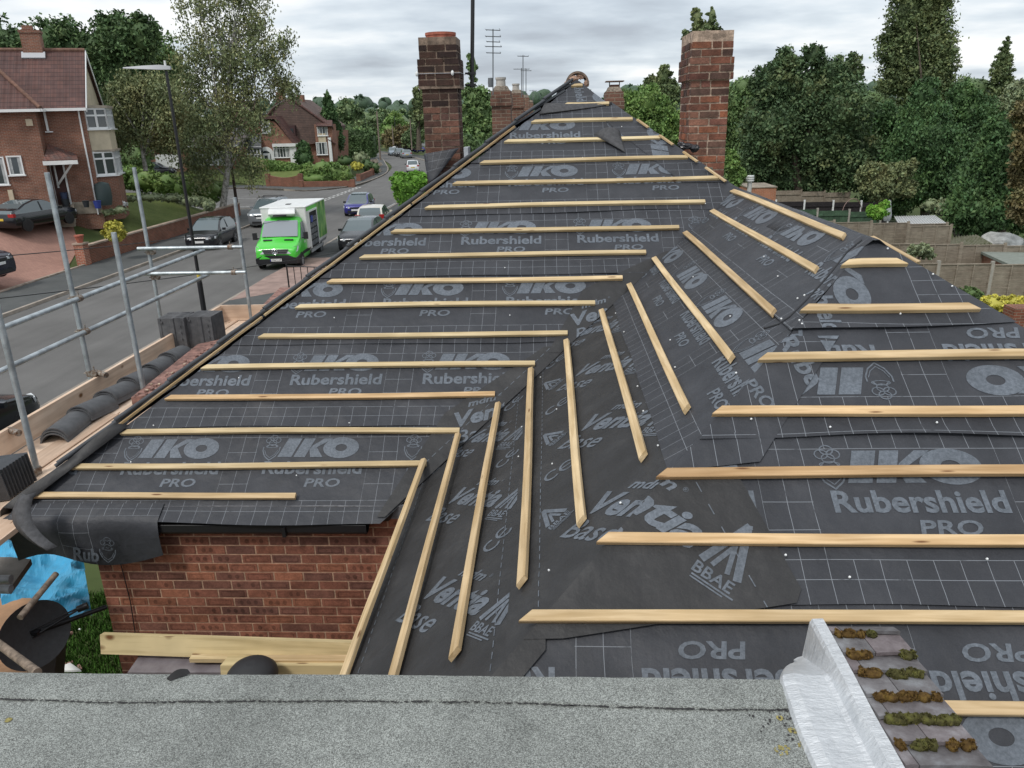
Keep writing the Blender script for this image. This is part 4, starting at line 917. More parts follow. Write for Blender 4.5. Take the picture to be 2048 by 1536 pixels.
# ------------------------------------------------------------------ chimneys
def chimney(name, x0, x1, y0, dy, zb, zt, label, corbel, tones, pot=None, seed=1, dark=(1, 1, 1)):
    rg = random.Random(seed); root = thing(name, label, 'chimney', ((x0+x1)/2, y0+dy/2, zb))
    mb = MB(); core = MB(); z = zb; row = 0; rh = .0765
    core.box(((x0+x1)/2, y0+dy/2, (zb+zt)/2), (x1-x0-.018, dy-.018, zt-zb)); 
    for (za, zb2, e) in corbel: core.box(((x0+x1)/2, y0+dy/2, (za+zb2)/2), (x1-x0+2*e-.018, dy+2*e-.018, zb2-za-.004))
    while z < zt-.03:
        e = 0
        for (za, zb_, ee) in corbel:
            if za-.01 <= z < zb_-.02: e = ee
        X0, X1, Y0, Y1 = x0-e, x1+e, y0-e, y0+dy+e
        for side in range(4):
            a0, a1 = (X0, X1) if side in (0, 2) else (Y0, Y1)
            if side in (1, 3): a0 += .105; a1 -= .105
            x = a0; off = (row+side) % 2; first = True
            while x < a1-.02:
                w_ = (.105 if off else .215) if first else (.215 if rg.random() < .72 else .105); first = False
                if x+w_ > a1-.045: w_ = a1-x
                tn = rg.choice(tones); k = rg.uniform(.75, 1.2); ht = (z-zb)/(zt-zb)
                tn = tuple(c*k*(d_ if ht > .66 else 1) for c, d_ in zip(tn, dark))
                jx = rg.uniform(-.004, .003); hh = rh-.013
                R = Matrix.Rotation(rg.uniform(-.012, .012), 3, 'Z')
                if side == 0: c = (x+w_/2, Y0+.051+jx, z+hh/2); d = (w_-.012, .102, hh)
                elif side == 2: c = (x+w_/2, Y1-.051+jx, z+hh/2); d = (w_-.012, .102, hh)
                elif side == 1: c = (X1-.051+jx, x+w_/2, z+hh/2); d = (.102, w_-.012, hh)
                else: c = (X0+.051+jx, x+w_/2, z+hh/2); d = (.102, w_-.012, hh)
                # worn arris: slightly irregular box
                hx, hy, hz = d[0]/2, d[1]/2, d[2]/2
                vs = [Vector((sx*(hx-rg.uniform(0, .004)), sy*(hy-rg.uniform(0, .004)), sz*(hz-rg.uniform(0, .003)))) for sz in (-1, 1) for sx, sy in ((-1, -1), (1, -1), (1, 1), (-1, 1))]
                mb.add([R@v+Vector(c) for v in vs], [(3, 2, 1, 0), (4, 5, 6, 7), (0, 1, 5, 4), (1, 2, 6, 5), (2, 3, 7, 6), (3, 0, 4, 7)], 0, False, tn)
                x += w_
        z += rh; row += 1
    mb.build('brickwork', m_cb, root, tone=True)
    core.build('mortar', mat('chimney_mortar_'+name[:3]+str(seed), (.20, .145, .11) if seed == 5 else (.40, .30, .23), .95, var=.45, vscale=14, bump=.006, bscale=50), root)
    # rough mortar cap
    bm = bmesh.new(); r_ = bmesh.ops.create_grid(bm, x_segments=26, y_segments=26, size=.5); top = []
    wx, wy_ = (x1-x0)+.005, dy+.005
    for v in bm.verts:
        x, y = v.co.x, v.co.y; ed = max(abs(x), abs(y))*2; q = Vector((x*9+seed, y*9, 0))
        hgt = .095*(1-ed**2.2)+.05*noise.noise(q)+.03*noise.noise(q*3.1); hgt = max(-.012, hgt) if ed < .97 else -.02
        v.co = Vector((x*wx*(1-.02-.07*noise.noise(q*1.3)), y*wy_*(1-.02-.07*noise.noise(q*1.3+Vector((3, 3, 3)))), hgt))+Vector(((x0+x1)/2, y0+dy/2, z-.002))-Vector(root.location)
    me = bpy.data.meshes.new('cap'); bm.to_mesh(me); bm.free(); me.materials.append(mat('flaunching', (.20, .165, .13), .98, var=.5, vscale=22, bump=.02, bscale=40)); o = bpy.data.objects.new('cap', me); COL.objects.link(o); o.parent = root
    if pot:
        q = MB(); q.lathe((pot[0], pot[1], z+.02), [(pot[2]*.98, 0), (pot[2], .075), (pot[2]*1.05, .08), (pot[2]*1.05, .11), (pot[2]*.85, .112), (pot[2]*.83, .0)], 24); q.build('chimney_pot', mat('terracotta', (.36, .11, .07), .75, var=.25, vscale=12), root)
    return root, z
tR = [(.37, .145, .09), (.31, .125, .08), (.26, .11, .08), (.18, .10, .075), (.33, .155, .105), (.42, .155, .085)]
tLc = [(.15, .072, .052), (.12, .062, .048), (.17, .085, .06), (.10, .055, .045), (.19, .095, .065)]
YL = 9.75
a, b = D(850, 305, YL), D(918, 305, YL)
zt = D(880, 92, YL)[2]; zc0, zc1 = D(880, 178, YL)[2], D(880, 128, YL)[2]
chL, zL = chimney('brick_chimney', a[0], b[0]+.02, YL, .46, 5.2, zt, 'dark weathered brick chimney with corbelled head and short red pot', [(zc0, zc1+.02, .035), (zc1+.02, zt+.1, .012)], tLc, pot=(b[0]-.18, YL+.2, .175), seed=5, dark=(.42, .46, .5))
# wire round the head with two pale insulators
q = MB(); zz0 = D(880, 147, YL)[2]; q.pipe([(a[0]-.05, YL-.045, zz0), (b[0]+.065, YL-.045, zz0), (b[0]+.065, YL+.5, zz0)], .003); q.build('lashing_wire', m_lead, chL)
for x in (a[0]-.035, b[0]-.03): q = MB(); q.lathe((x, YL-.045, zz0), [(.002, -.03), (.016, -.018), (.018, 0), (.016, .018), (.002, .03)], 10); q.build('wire_clip', m_white, chL)
YR = 8.85
a, b = D(1380, 330, YR), D(1452, 330, YR); zt = D(1410, 82, YR)[2]; zc = D(1410, 160, YR)[2]
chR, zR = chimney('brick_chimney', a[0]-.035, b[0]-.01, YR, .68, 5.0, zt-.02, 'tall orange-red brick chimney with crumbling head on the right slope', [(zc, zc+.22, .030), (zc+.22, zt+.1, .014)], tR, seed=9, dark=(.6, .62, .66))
# mortar skirt and torn sheet at its foot
lumps('mortar_fillet', [((a[0]+.0, YR-.05, D(1390, 322, YR)[2]), (.06, .05, .05)), ((a[0]+.14, YR-.04, D(1410, 322, YR)[2]-.10), (.10, .05, .05)), ((a[0]+.26, YR-.04, D(1430, 322, YR)[2]-.2), (.10, .05, .05)), ((a[0]+.38, YR-.04, D(1440, 322, YR)[2]-.28), (.09, .05, .05))], mat('old_mortar', (.12, .115, .09), .98, var=.4, vscale=16, bump=.01), 'mossy sloping mortar fillet at the foot of the right chimney', 'mortar', seed=3)
lumps('crumpled_plastic', [((a[0]-.07, YR-.10, D(1370, 292, YR)[2]), (.075, .05, .035)), ((a[0]+.02, YR-.12, D(1380, 292, YR)[2]-.02), (.05, .04, .04)), ((a[0]-.12, YR-.08, D(1370, 292, YR)[2]+.02), (.04, .04, .03))], mat('shiny_black_sheet', (.03, .03, .034), .25), 'crumpled shiny black plastic tucked behind the right chimney foot', 'plastic scrap', seed=8)
# felt apron at the left chimney
mb = MB(); fa = []; N = 12
for j in range(N+1):
    t = j/N; L = D(848+6*t+4*t*t, 308+58*t, YL-.05-.10*t); Rr = D(918-45*t, 296+60*t, YL-.06-.10*t)
    fa.append([(L[0]+(Rr[0]-L[0])*s_, L[1]+(Rr[1]-L[1])*s_-.02*math.sin(PI*s_), L[2]+(Rr[2]-L[2])*s_) for s_ in [i/8 for i in range(9)]])
mb.loft(fa, closed=False, smooth=True, caps=False); o = mb.build('felt_apron', m_felt); uvl = o.data.uv_layers['UVMap']
for l in o.data.loops:
    i = l.vertex_index; uvl.data[l.index].uv = ((i % 9)/8*.48+.52, .98-(i//9)/N*.36)
o.modifiers.new('s', 'SOLIDIFY').thickness = .004; tag(o, 'lined felt apron dressed down the front of the left chimney', 'roofing felt')
q = MB(); q.box(tuple(D(934, 306, YL)+[0, .02, 0]), (.05, .3, .14)); tag(q.build('lead_soaker', m_lead), 'small grey lead piece at the side of the left chimney', 'flashing')
# black mast beside it
p0, p1 = D(944, 175, YL+.25), D(946, -60, YL+.25); q = MB(); q.tube(p0, p1, .024, n=10); ma = thing('aerial_mast', 'black upright mast clamped beside the left chimney', 'mast', tuple(p0)); q.build('pole', m_black, ma)
for py in (147, 170): q = MB(); c_ = D(930, py, YL+.25); q.tube(tuple(c_), tuple(c_+[.12, 0, 0]), .012); q.box(tuple(c_+[.098, 0, 0]), (.07, .05, .03)); q.build('clamp', m_black, ma)
# far chimneys along the same terrace
m_fb = mat_brick('w_far_brick', (.20, .10, .07), (.13, .075, .055), (.26, .20, .15))
def farchim(px0, px1, pyt, pyb, Y, label, pots):
    a, b = D(px0, pyb, Y), D(px1, pyt, Y); r = thing('brick_chimney', label, 'chimney', ((a[0]+b[0])/2, Y+.35, a[2])); w_ = b[0]-a[0]; hh = b[2]-a[2]
    q = MB(); q.box(((a[0]+b[0])/2, Y+.35, a[2]+hh*.42), (w_, .7, hh*.84)); q.box(((a[0]+b[0])/2, Y+.35, a[2]+hh*.80), (w_*1.12, .8, hh*.14)); q.box(((a[0]+b[0])/2, Y+.35, a[2]+hh*.92), (w_*1.02, .7, hh*.12)); q.build('stack', m_fb, r)
    q = MB(); q.box(((a[0]+b[0])/2, Y+.35, b[2]+.02), (w_*.9, .6, .10), taper=.7); q.build('flaunching', MATS['flaunching'], r)
    for (px, h_, rr) in pots: q = MB(); c_ = D(px, pyt, Y); q.lathe((c_[0], Y+.35, b[2]), [(rr, 0), (rr*.9, h_*.8), (rr*1.05, h_*.82), (rr*1.05, h_), (rr*.7, h_)], 12); q.build('chimney_pot', mat('pale_pot', (.45, .42, .38), .8, var=.2), r)
    return r
farchim(986, 1020, 178, 300, 17.5, 'brick chimney with pale pot, nearest of the row beyond the roof', [(1000, .25, .11)])
farchim(1022, 1046, 184, 300, 24.5, 'second brick chimney of the row beyond the roof', [(1031, .25, .11)])
farchim(1047, 1058, 193, 300, 32, 'third, smaller brick chimney of the row beyond the roof', [])
farchim(1059, 1066, 203, 300, 40, 'smallest, farthest brick chimney of the row beyond the roof', [])
rC = farchim(1211, 1247, 180, 320, 16.5, 'brick chimney with a flat metal cowl right of the roof peak', [])
q = MB(); c_ = D(1229, 163, 16.85); q.box(tuple(c_), (.36, .36, .02)); 
for s_ in (-.1, .1): q.tube(tuple(c_+[s_, 0, -.14]), tuple(c_+[s_, 0, 0]), .01)
q.build('cowl', mat('rust_metal', (.13, .08, .06), .8, var=.3), rC)
q = MB(); c_ = D(1229, 180, 16.85); q.box(tuple(c_+[0, 0, .03]), (.22, .22, .14), taper=.8); q.build('cap_bricks', m_fb, rC)
# hidden-side roof carrying the far chimneys
m_slate = mat_tiles('w_old_roof', (.10, .075, .07), (.07, .06, .06))
nr = thing('neighbour_house', 'next house of the row, its roof just visible beyond the peak', 'house', (0, 24, 0))
q = MB()
for y0_, y1_ in ((18.6, 26), ):
    q.ext([(-3.6, y0_, 3.9), (-3.6, y1_, 3.9), (.3, y1_, 6.15), (.3, y0_, 6.15)], (0, 0, -.08)); q.ext([(4.2, y0_, 3.9), (4.2, y1_, 3.9), (.3, y1_, 6.15), (.3, y0_, 6.15)], (0, 0, -.08))
q.build('roof', m_slate, nr); q = MB(); q.box((.3, 22.3, 1.9), (7.2, 7.2, 4.0)); q.ext([(-3.3, 18.7, 3.9), (3.9, 18.7, 3.9), (.3, 18.7, 6.0)], (0, 7.2, 0)); q.build('wall', m_fb, nr)
# tv aerials
m_al = mat('aerial_metal', (.16, .17, .18), .5, metal=.5)
def aerial(px, pyb, pyt, Y, label, els, boom=.5):
    a, b = D(px, pyb, Y), D(px, pyt, Y); r = thing('tv_aerial', label, 'aerial', tuple(a)); q = MB(); q.tube(a, b, .013, n=6); q.build('mast', m_al, r)
    for (dz, w_, n_) in els:
        q = MB(); z_ = b[2]-dz; q.tube((b[0]-w_*.5, Y-.1, z_), (b[0]+w_*.5, Y+.1, z_), .009, n=5)
        for k in range(n_): x = b[0]-w_*.5+w_*k/(max(1, n_-1)); q.tube((x, Y-.25, z_), (x, Y+.15, z_+.01), .005, n=4)
        q.build('antenna', m_al, r)
aerial(986, 190, 58, 17.2, 'tall tv aerial with stacked cross bars beside the far chimneys', [(.02, .28, 2), (.14, .30, 2), (.24, .26, 2), (.33, .32, 3), (.45, .28, 2)])
q = MB(); c_ = D(981, 165, 17.2); q.lathe(tuple(c_), [(.05, -.09), (.055, 0), (.05, .09)], 10); tag(q.build('mast_box', m_al), 'small grey box on the tall aerial mast', 'box')
aerial(1046, 190, 110, 22, 'slim tv aerial with a small top panel, behind the far chimneys', [(.03, .28, 4)]); aerial(1043, 195, 136, 24.3, 'low tv aerial with wide bars left of the slim one', [(.03, .45, 5)]); aerial(1052, 195, 137, 24.6, 'low tv aerial leaning on the second far chimney', [(.06, .3, 3)]); aerial(1066, 205, 180, 33, 'tiny tv aerial furthest along the row', [(.03, .3, 3)])
# round ridge end with mortar at the peak
rd = thing('ridge_end', 'broken half-round ridge tile bedded in mortar at the roof peak', 'ridge tile', (RX, RY+.1, RZ))
c_ = Vector((RX, RY+.16, RZ-.03)); q = MB(); n = 22; rr = [.135, .112]; V = []
for y_ in (-.14, .3):
    for r0 in rr: V += [(c_.x+r0*math.cos(PI*i/n*1.06-.1), c_.y+y_, c_.z+r0*math.sin(PI*i/n*1.06-.1)) for i in range(n+1)]
m_ = n+1; F = []
for i in range(n): F += [(i, i+1, m_+i+1, m_+i), (2*m_+i, 2*m_+i+1, i+1, i), (3*m_+i+1, 3*m_+i, m_+i, m_+i+1), (2*m_+i+1, 2*m_+i, 3*m_+i, 3*m_+i+1)]
q.add(V, F, 0, True); q.build('tile', mat('ridge_tile', (.18, .13, .10), .9, var=.4, vscale=20), rd)
lumps('mortar', [((c_.x-.05, c_.y-.1, c_.z+.05), (.06, .05, .045)), ((c_.x+.04, c_.y-.08, c_.z+.08), (.05, .05, .035)), ((c_.x+.11, c_.y-.09, c_.z+.0), (.03, .05, .04)), ((c_.x-.12, c_.y-.09, c_.z-.0), (.03, .05, .04)), ((c_.x, c_.y-.05, c_.z-.03), (.09, .04, .05))], mat('ridge_mortar', (.42, .27, .20), .95, var=.35, vscale=30, bump=.01), '', '', parent=rd, seed=12)
# ------------------------------------------------------------------ scaffold on the street side
ZP = H-2.70                      # platform
inner, outer = G(75, 945, ZP)[0], G(180, 750, ZP+.24)[0]
def upright(px0, py0, px1, py1, x, zb, label, foot=True):
    pb = G(px1, py1, zb); k = ray(px0, py0); Y = pb[1]; zt = D(px0, py0, Y)[2]
    r = thing('scaffold_pole', label, 'scaffold pole', (pb[0], Y, zb), group='scaffold uprights'); q = MB()
    n = 10; q.tube((pb[0], Y, zb-.0), (pb[0], Y, zt), .0255, n=14); q.build('tube', m_steel, r)
    if not foot: q = MB(); q.tube((pb[0], Y, 0), (pb[0], Y, zb), .0255, n=12); q.build('lower_tube', m_steel, r)
    return pb[0], Y, zt, r
def coupler(c, ax, parent):
    q = MB(); c = Vector(c); 
    q.tube(c+Vector((0, 0, -.03)), c+Vector((0, 0, .03)), .035, n=12); d = Vector((0, .03, 0)) if ax == 'y' else Vector((.03, 0, 0)); off = Vector((.055, 0, 0)) if ax == 'y' else Vector((0, -.055, 0))
    q.tube(c+off-d, c+off+d, .035, n=12); q.tube(c+off+Vector((0, 0, .02)), c+off+Vector((0, 0, .075)), .008, n=6); q.box(tuple(c+off*.5), (.05, .05, .05)); q.tube(c-off*.5, c-off*1.1, .008, n=6)
    return q.build('coupler', m_coupler, parent)
P1 = upright(92, 345, 180, 750, outer, ZP+.24, 'grey scaffold upright outside the toe board, ending in a clamp', False)
P0 = upright(-75, 345, 75, 945, inner, ZP, 'nearest grey scaffold upright, leaning in from the left edge')
Pi = upright(225, 465, 290, 795, inner, ZP, 'short-topped scaffold upright standing by the new ridge tiles')
P2 = upright(265, 335, 322, 640, outer, ZP+.1, 'scaffold upright at the far outer corner behind the tile stacks', False)
P3 = upright(470, 395, 503, 640, inner, ZP, 'scaffold upright at the far inner corner beside the van', False)
def rail(a, b, label, ext=0):
    q = MB(); q.tube(a, b, .0255, n=14); o = q.build('scaffold_rail', m_steel); return tag(o, label, 'scaffold rail', 'scaffold rails')
xo = P1[0]+.055
za = D(150, 597, P1[1])[2]; zb = D(165, 663, P1[1])[2]
rail((xo, 2.0, za), (xo, P2[1]+.1, za), 'upper scaffold guard rail running beside the street'); rail((xo, 2.0, zb), (xo, P2[1]+.12, zb), 'lower scaffold guard rail running beside the street')
for P_ in (P1, P2):
    for z_ in (za, zb): coupler((P_[0], P_[1], z_), 'y', P_[3])
for z_, (pxa, pya) in ((za+.06, (300, 525)), (zb+.06, (300, 578))):
    y_ = P2[1]-.055; rail((P2[0]-.12, y_, z_), (P3[0]+.17, y_, z_), 'scaffold end rail across the far end, %s one' % ('upper' if z_ > zb+.2 else 'lower')); coupler((P3[0], y_+.055, z_), 'x', P3[3])
coupler((P1[0], P1[1], ZP+.26), 'y', P1[3]); coupler((P0[0], P0[1], ZP+.02), 'x', P0[3])
# boards and toe board
for i in range(4):
    x1 = inner+.32-i*.232; ylim = P2[1]+.35-.0*i
    segs = ((2.2, P0[1]+1.35+.3*(i % 2)), (P0[1]+1.36+.3*(i % 2), ylim))
    for k, (y0_, y1_) in enumerate(segs):
        q = MB(); L = y1_-y0_; q.box((L/2, 0, 0), (L, .225, .038)); o = q.build('scaffold_board', m_board, None, world=False); o.rotation_euler = (0, 0, PI/2); o.location = (x1, y0_, ZP-.019-(.012 if (i+k) % 2 else 0)+.004*k)
        tag(o, 'pale scaffold board, %s out from the roof, %s length' % (ordn(i), 'near' if k == 0 else 'far'), 'scaffold board', 'boards of the scaffold platform')
xt = P1[0]+.075
q = MB(); q.box((4.6, 0, 0), (9.2, .038, .225)); o = q.build('toe_board', m_board, None, world=False); o.rotation_euler = (0, 0, PI/2); o.location = (xt, P2[1]+.3-9.2, ZP+.112); tag(o, 'upright toe board along the street edge of the scaffold', 'toe board')
q = MB(); q.box((1.0, 0, 0), (2.0, .038, .225)); o = q.build('toe_board', m_board, None, world=False); o.location = (xt-.02, P2[1]+.34, ZP+.112); tag(o, 'short toe board closing the far end of the scaffold', 'toe board')
for y_ in (P1[1], P1[1]-1.1, 4.4): q = MB(); q.tube((xt-.25, y_, ZP-.03-.03+.3), (xt+.06, y_, ZP+.24), .024, n=10) if False else q.tube((P1[0]-.1, y_, ZP-.07), (inner+.5, y_, ZP-.07), .0255, n=10); tag(q.build('transom', m_steel), 'scaffold cross tube under the boards, %.0f m along' % y_, 'scaffold tube', 'cross tubes under the boards')
q = MB(); q.tube((xt+.0, P1[1]+.03, ZP+.255), (xt+.12, P1[1]-.03, ZP+.245), .03, n=12); tag(q.build('tube_clip', m_coupler), 'clip over the toe board at the outer upright', 'clip')
q = MB(); q.tube((xt+.0, P0[1]+.45, ZP+.20), (xt+.12, P0[1]+.40, ZP+.19), .03, n=12); tag(q.build('tube_clip', m_coupler), 'clip over the toe board near the left edge', 'clip')
# new half round ridge tiles laid in nested rows
m_ridge = mat('new_ridge_tile', (.105, .107, .112), .72, var=.18, vscale=9, bump=.0012, bscale=80)
centres = [G(x, y, ZP+.06) for x, y in ((72, 868), (120, 832), (165, 800), (205, 770), (243, 742), (280, 722), (318, 700))]
p_a, p_b = centres[0], centres[-1]
xr = (inner+xt)/2-.02
n_t = 6; ys0 = G(60, 870, ZP+.08)[1]; ys1 = G(335, 700, ZP+.08)[1]
for i in range(n_t):
    yA0 = ys0+(ys1-ys0)*i/n_t; yA1 = ys0+(ys1-ys0)*(i+1)/n_t
    r = thing('ridge_tile_nest', 'nest of three new grey ridge tiles on the scaffold boards, %s from the left' % ordn(i), 'ridge tiles', (xr, yA0, ZP), group='nests of new ridge tiles')
    rgt = random.Random(i*5+2); ax_ = rgt.uniform(-.022, .022)
    for k in range(3):
        q = MB(); n = 14; V = []; R0 = .135-.004*k; z0 = ZP-.012+k*.026; sl = .030
        for y_, dz_ in ((yA0+.012+k*.010, sl if i else .0), (yA1+.012+k*.004, 0.)):
            cx_ = xr+ax_*(1 if y_ < yA1-.1 else -1)+rgt.uniform(-.003, .003)
            for rr_ in (R0, R0-.015): V += [(cx_+rr_*1.03*math.cos(.16+(PI-.32)*j/n), y_, z0+(.040 if (y_ < yA1-.1 and i) else 0)+rr_*.86*math.sin(.16+(PI-.32)*j/n)-.016) for j in range(n+1)]
        m_ = n+1; F = []
        for j in range(n): F += [(j, j+1, m_+j+1, m_+j), (2*m_+j, 2*m_+j+1, j+1, j), (3*m_+j+1, 3*m_+j, m_+j, m_+j+1), (2*m_+j+1, 2*m_+j, 3*m_+j, 3*m_+j+1)]
        for j in (0, n): F.append((j, m_+j, 3*m_+j, 2*m_+j))
        q.add(V, F, 0, True); q.build('ridge_tile', m_ridge, r)
# stacks of new tiles on edge
m_tile2 = mat('stacked_tile', (.10, .10, .105), .8, var=.22, vscale=12, bump=.002, bscale=60)
def tstack(cx, cy_, label, n=11, rz=0.):
    r = thing('tile_stack', label, 'tile stack', (cx, cy_, ZP), rz, group='stacks of new roof tiles')
    for k in range(n):
        q = MB(); y = -.16+k*.032; w_, h_ = .33, .42; j = random.Random(k*7+int(cx*100)).uniform(-.004, .004)
        prof = [(-w_/2, 0), (-w_/2, .012), (-w_/2+.03, .014), (-w_/2+.04, .004), (-.02, .004), (-.01, .018), (.03, .018), (.04, .004), (w_/2-.04, .004), (w_/2-.03, .016), (w_/2, .016), (w_/2, 0)]
        q.ext([(x+j, y-t_, .0) for x, t_ in prof]+[(x+j, y+.018, 0) for x in (w_/2, -w_/2)], (0, 0, h_+j)); 
        for s_ in (-.12, .13): q.box((s_+j, y-.012, h_-.05), (.02, .018, .02)); 
        if k == 0:
            for zz_ in (.07, .15, .23, .31): q.box((w_/2-.06, y-.018, zz_), (.014, .010, .02))
        q.build('tile', m_tile2, r, world=False)
    return r
c1, c2 = G(352, 700, ZP), G(408, 697, ZP)
tstack(c1[0], c1[1]+.15, 'left of two stacks of new grey tiles on edge at the scaffold end', rz=.04); tstack(c2[0], c2[1]+.16, 'right of two stacks of new grey tiles on edge at the scaffold end', rz=-.03)
# old red wall top with rubble, below the eaves line
m_red = mat('old_red_tile', (.25, .135, .11), .9, var=.45, vscale=14, bump=.006, bscale=40)
r = thing('porch_roof', 'low old red tiled porch roof with rubble beside the scaffold', 'porch roof', (-4.2, 9.5, 2.6))
a, b_, c_, d = G(270, 790, ZP+.10), G(290, 785, ZP+.10), G(450, 678, ZP+.10), G(395, 690, ZP+.10)
q = MB(); q.ext([G(262, 795, ZP+.12), G(300, 790, ZP+.12), G(452, 676, ZP+.12), G(396, 688, ZP+.12)], (0, 0, -.10)); q.build('red_tiles', m_red, r)
q = MB(); q.ext([G(440, 690, ZP-.1)-[0, 0, .3], G(595, 575, ZP-.1), G(560, 575, ZP-.1), G(505, 630, ZP-.1)], (0, 0, -.12)); q.build('far_tiles', m_red, r)
rg = random.Random(5)
for i in range(46):
    t = rg.random(); px = 275+170*t+rg.uniform(-6, 22); py = 793-112*t+rg.uniform(-8, 2) ; p = G(px, py, ZP+.13); s_ = rg.uniform(.010, .028)
    q = MB(); q.box(tuple(p), (s_*rg.uniform(1, 2), s_, s_*.7), R=Matrix.Rotation(rg.uniform(0, 3), 3, 'Z')@Matrix.Rotation(rg.uniform(-.5, .5), 3, 'X'))
    tag(q.build('rubble_chip', m_red if i % 3 else mat('pale_mortar_chip', (.50, .38, .28), .95)), 'small %s chip of rubble strewn by the eaves' % ('red' if i % 3 else 'pale'), 'rubble', 'rubble chips by the eaves')
# ------------------------------------------------------------------ things at the lower left
zq = H-3.55
m_ply = mat('plywood', (.42, .24, .13), .75, var=.22, vscale=4)
q = MB(); q.ext([G(205, 1290, zq+.5)-[0, 0, 0], G(205, 1290, zq+.5), G(205, 1290, zq+.5)], (0, 0, .01)) if False else None
lr = thing('low_roof', 'grey sheet-covered low roof under the timber planks', 'low roof', (-2.4, 4.3, zq-.2)); q = MB()
q.ext([G(255, 1345, zq), G(290, 1295, zq), G(760, 1300, zq), G(760, 1345, zq)], (0, 0, -.06)); q.build('sheet', mat('dusty_lead', (.22, .20, .21), .6, var=.35, vscale=7, var2=(.14, .12, .13)), lr)
def plank(pa, pb, z_, w_, h_, label, ya=None, m=None, tilt=0.):
    a, b = G(*pa, z_), G(*pb, z_); d = Vector(b-a); L = d.length; q = MB(); q.box((L/2, 0, 0), (L, w_, h_)); o = q.build('timber_plank', m or m_plank, None, world=False)
    x = d.normalized(); y = Vector((0, 0, 1)).cross(x).normalized(); z2 = x.cross(y); R = Matrix((x, y, z2)).transposed().to_4x4(); o.matrix_world = Matrix.Translation(Vector(a))@R@Matrix.Rotation(tilt, 4, 'X'); return tag(o, label, 'plank', 'timber planks by the wall')
plank((205, 1286), (760, 1304), zq+.10, .05, .14, 'thick sawn plank leaning along the foot of the brick wall', tilt=-.25)
plank((385, 1312), (690, 1314), zq+.05, .10, .03, 'thin sawn board lying on the sheeted low roof', m=m_batten2)
plank((450, 1330), (760, 1330), zq+.05, .15, .07, 'wide sawn plank nearest the flat roof edge', tilt=-.2)
plank((520, 1319), (760, 1319), zq+.09, .06, .03, 'narrow pale batten on the wide plank', m=m_batten)
c_ = G(505, 1352, zq+.15); q = MB(); q.lathe((c_[0], c_[1], c_[2]), [(.165, 0), (.16, .03), (.13, .065), (.08, .09), (.03, .1)], 28); tag(q.build('round_cap', mat('matt_black', (.02, .02, .022), .6)), 'black domed round cap standing among the timber planks', 'cap')
# satellite dish
dc = Vector(D(62, 1270, 4.55)); dish = thing('satellite_dish', 'dark grey mesh satellite dish tilted beside the brick wall', 'satellite dish', tuple(dc)); q = MB()
nrm = (Vector((0, 0, H))-dc).normalized()+Vector((.55, .25, -.15)); nrm.normalize(); Q = nrm.to_track_quat('Z', 'Y'); V = []; F = []; nr_, na = 8, 36
RD = .235
for sgn in (0, 1):
    for j in range(nr_+1):
        for i in range(na): a = 2*PI*i/na; rr_ = RD*j/nr_; V.append(dc+Q@Vector((rr_*math.cos(a)*1.15, rr_*math.sin(a), .055*(j/nr_)**2-.004*sgn)))
o_ = (nr_+1)*na
for j in range(nr_):
    for i in range(na): k = (i+1) % na; F += [(j*na+i, j*na+k, (j+1)*na+k, (j+1)*na+i), (o_+j*na+k, o_+j*na+i, o_+(j+1)*na+i, o_+(j+1)*na+k)]
for i in range(na): k = (i+1) % na; F.append((nr_*na+i, nr_*na+k, o_+nr_*na+k, o_+nr_*na+i))
q.add(V, F, 0, True); q.build('reflector', mat('dish_grey', (.050, .052, .055), .6, var=.15, vscale=30), dish)
q = MB(); q.tube(dc+Q@Vector((0, -.02, .0)), dc+Q@Vector((.30, .02, .16)), .009); q.tube(dc+Q@Vector((0, .03, .0)), dc+Q@Vector((.30, .03, .16)), .006); q.build('feed_arm', m_black, dish)
q = MB(); q.box(tuple(dc+Q@Vector((.03, 0, .012))), (.05, .05, .03)); q.tube(dc+Q@Vector((.29, .02, .15)), dc+Q@Vector((.34, .02, .20)), .026); q.build('receiver', m_black, dish)
q = MB(); q.tube(dc+Q@Vector((.02, 0, -.02)), (-3.46, wy-.02, dc.z-.05), .018); q.build('wall_bracket', m_black, dish)
# blue tarpaulin
bm = bmesh.new(); tp = [G(x, y, 2.2) for x, y in ((20, 1215), (130, 1230), (115, 1080), (55, 1085))]; z0 = 2.3
mb = MB(); N = 34; V = []
A_, B_, C_, D_ = [Vector(G(x, y, z0)) for x, y in ((10, 1245), (185, 1235), (160, 1075), (-10, 1095))]
for j in range(N+1):
    for i in range(N+1):
        s_, t = i/N, j/N; p = A_.lerp(B_, s_).lerp(D_.lerp(C_, s_), t); q_ = p*5.0
        ridge = abs(noise.noise(q_*.40))*.22+abs(noise.noise(q_*.95+Vector((5, 1, 2))))*.07+abs(noise.noise(q_*2.+Vector((5, 7, 2))))*.02; V.append((p.x, p.y, p.z+.10-ridge))
mb.add(V, [(j*(N+1)+i, j*(N+1)+i+1, (j+1)*(N+1)+i+1, (j+1)*(N+1)+i) for j in range(N) for i in range(N)], 0, False); tag(mb.build('tarpaulin', mat('blue_sheet', (.045, .33, .56), .45, var=.1, vscale=6)), 'crumpled bright blue tarpaulin below the hanging felt', 'tarpaulin')
def boxpx(name, px0, py0, px1, py1, z_, th, m, label, cat):
    q = MB(); q.ext([G(px0, py1, z_), G(px1, py1, z_), G(px1, py0, z_), G(px0, py0, z_)], (0, 0, -th)); return tag(q.build(name, m), label, cat)
boxpx('plywood_sheet', -60, 1196, 62, 1345, 2.35, .03, m_ply, 'orange-brown plywood sheet below the satellite dish', 'plywood')
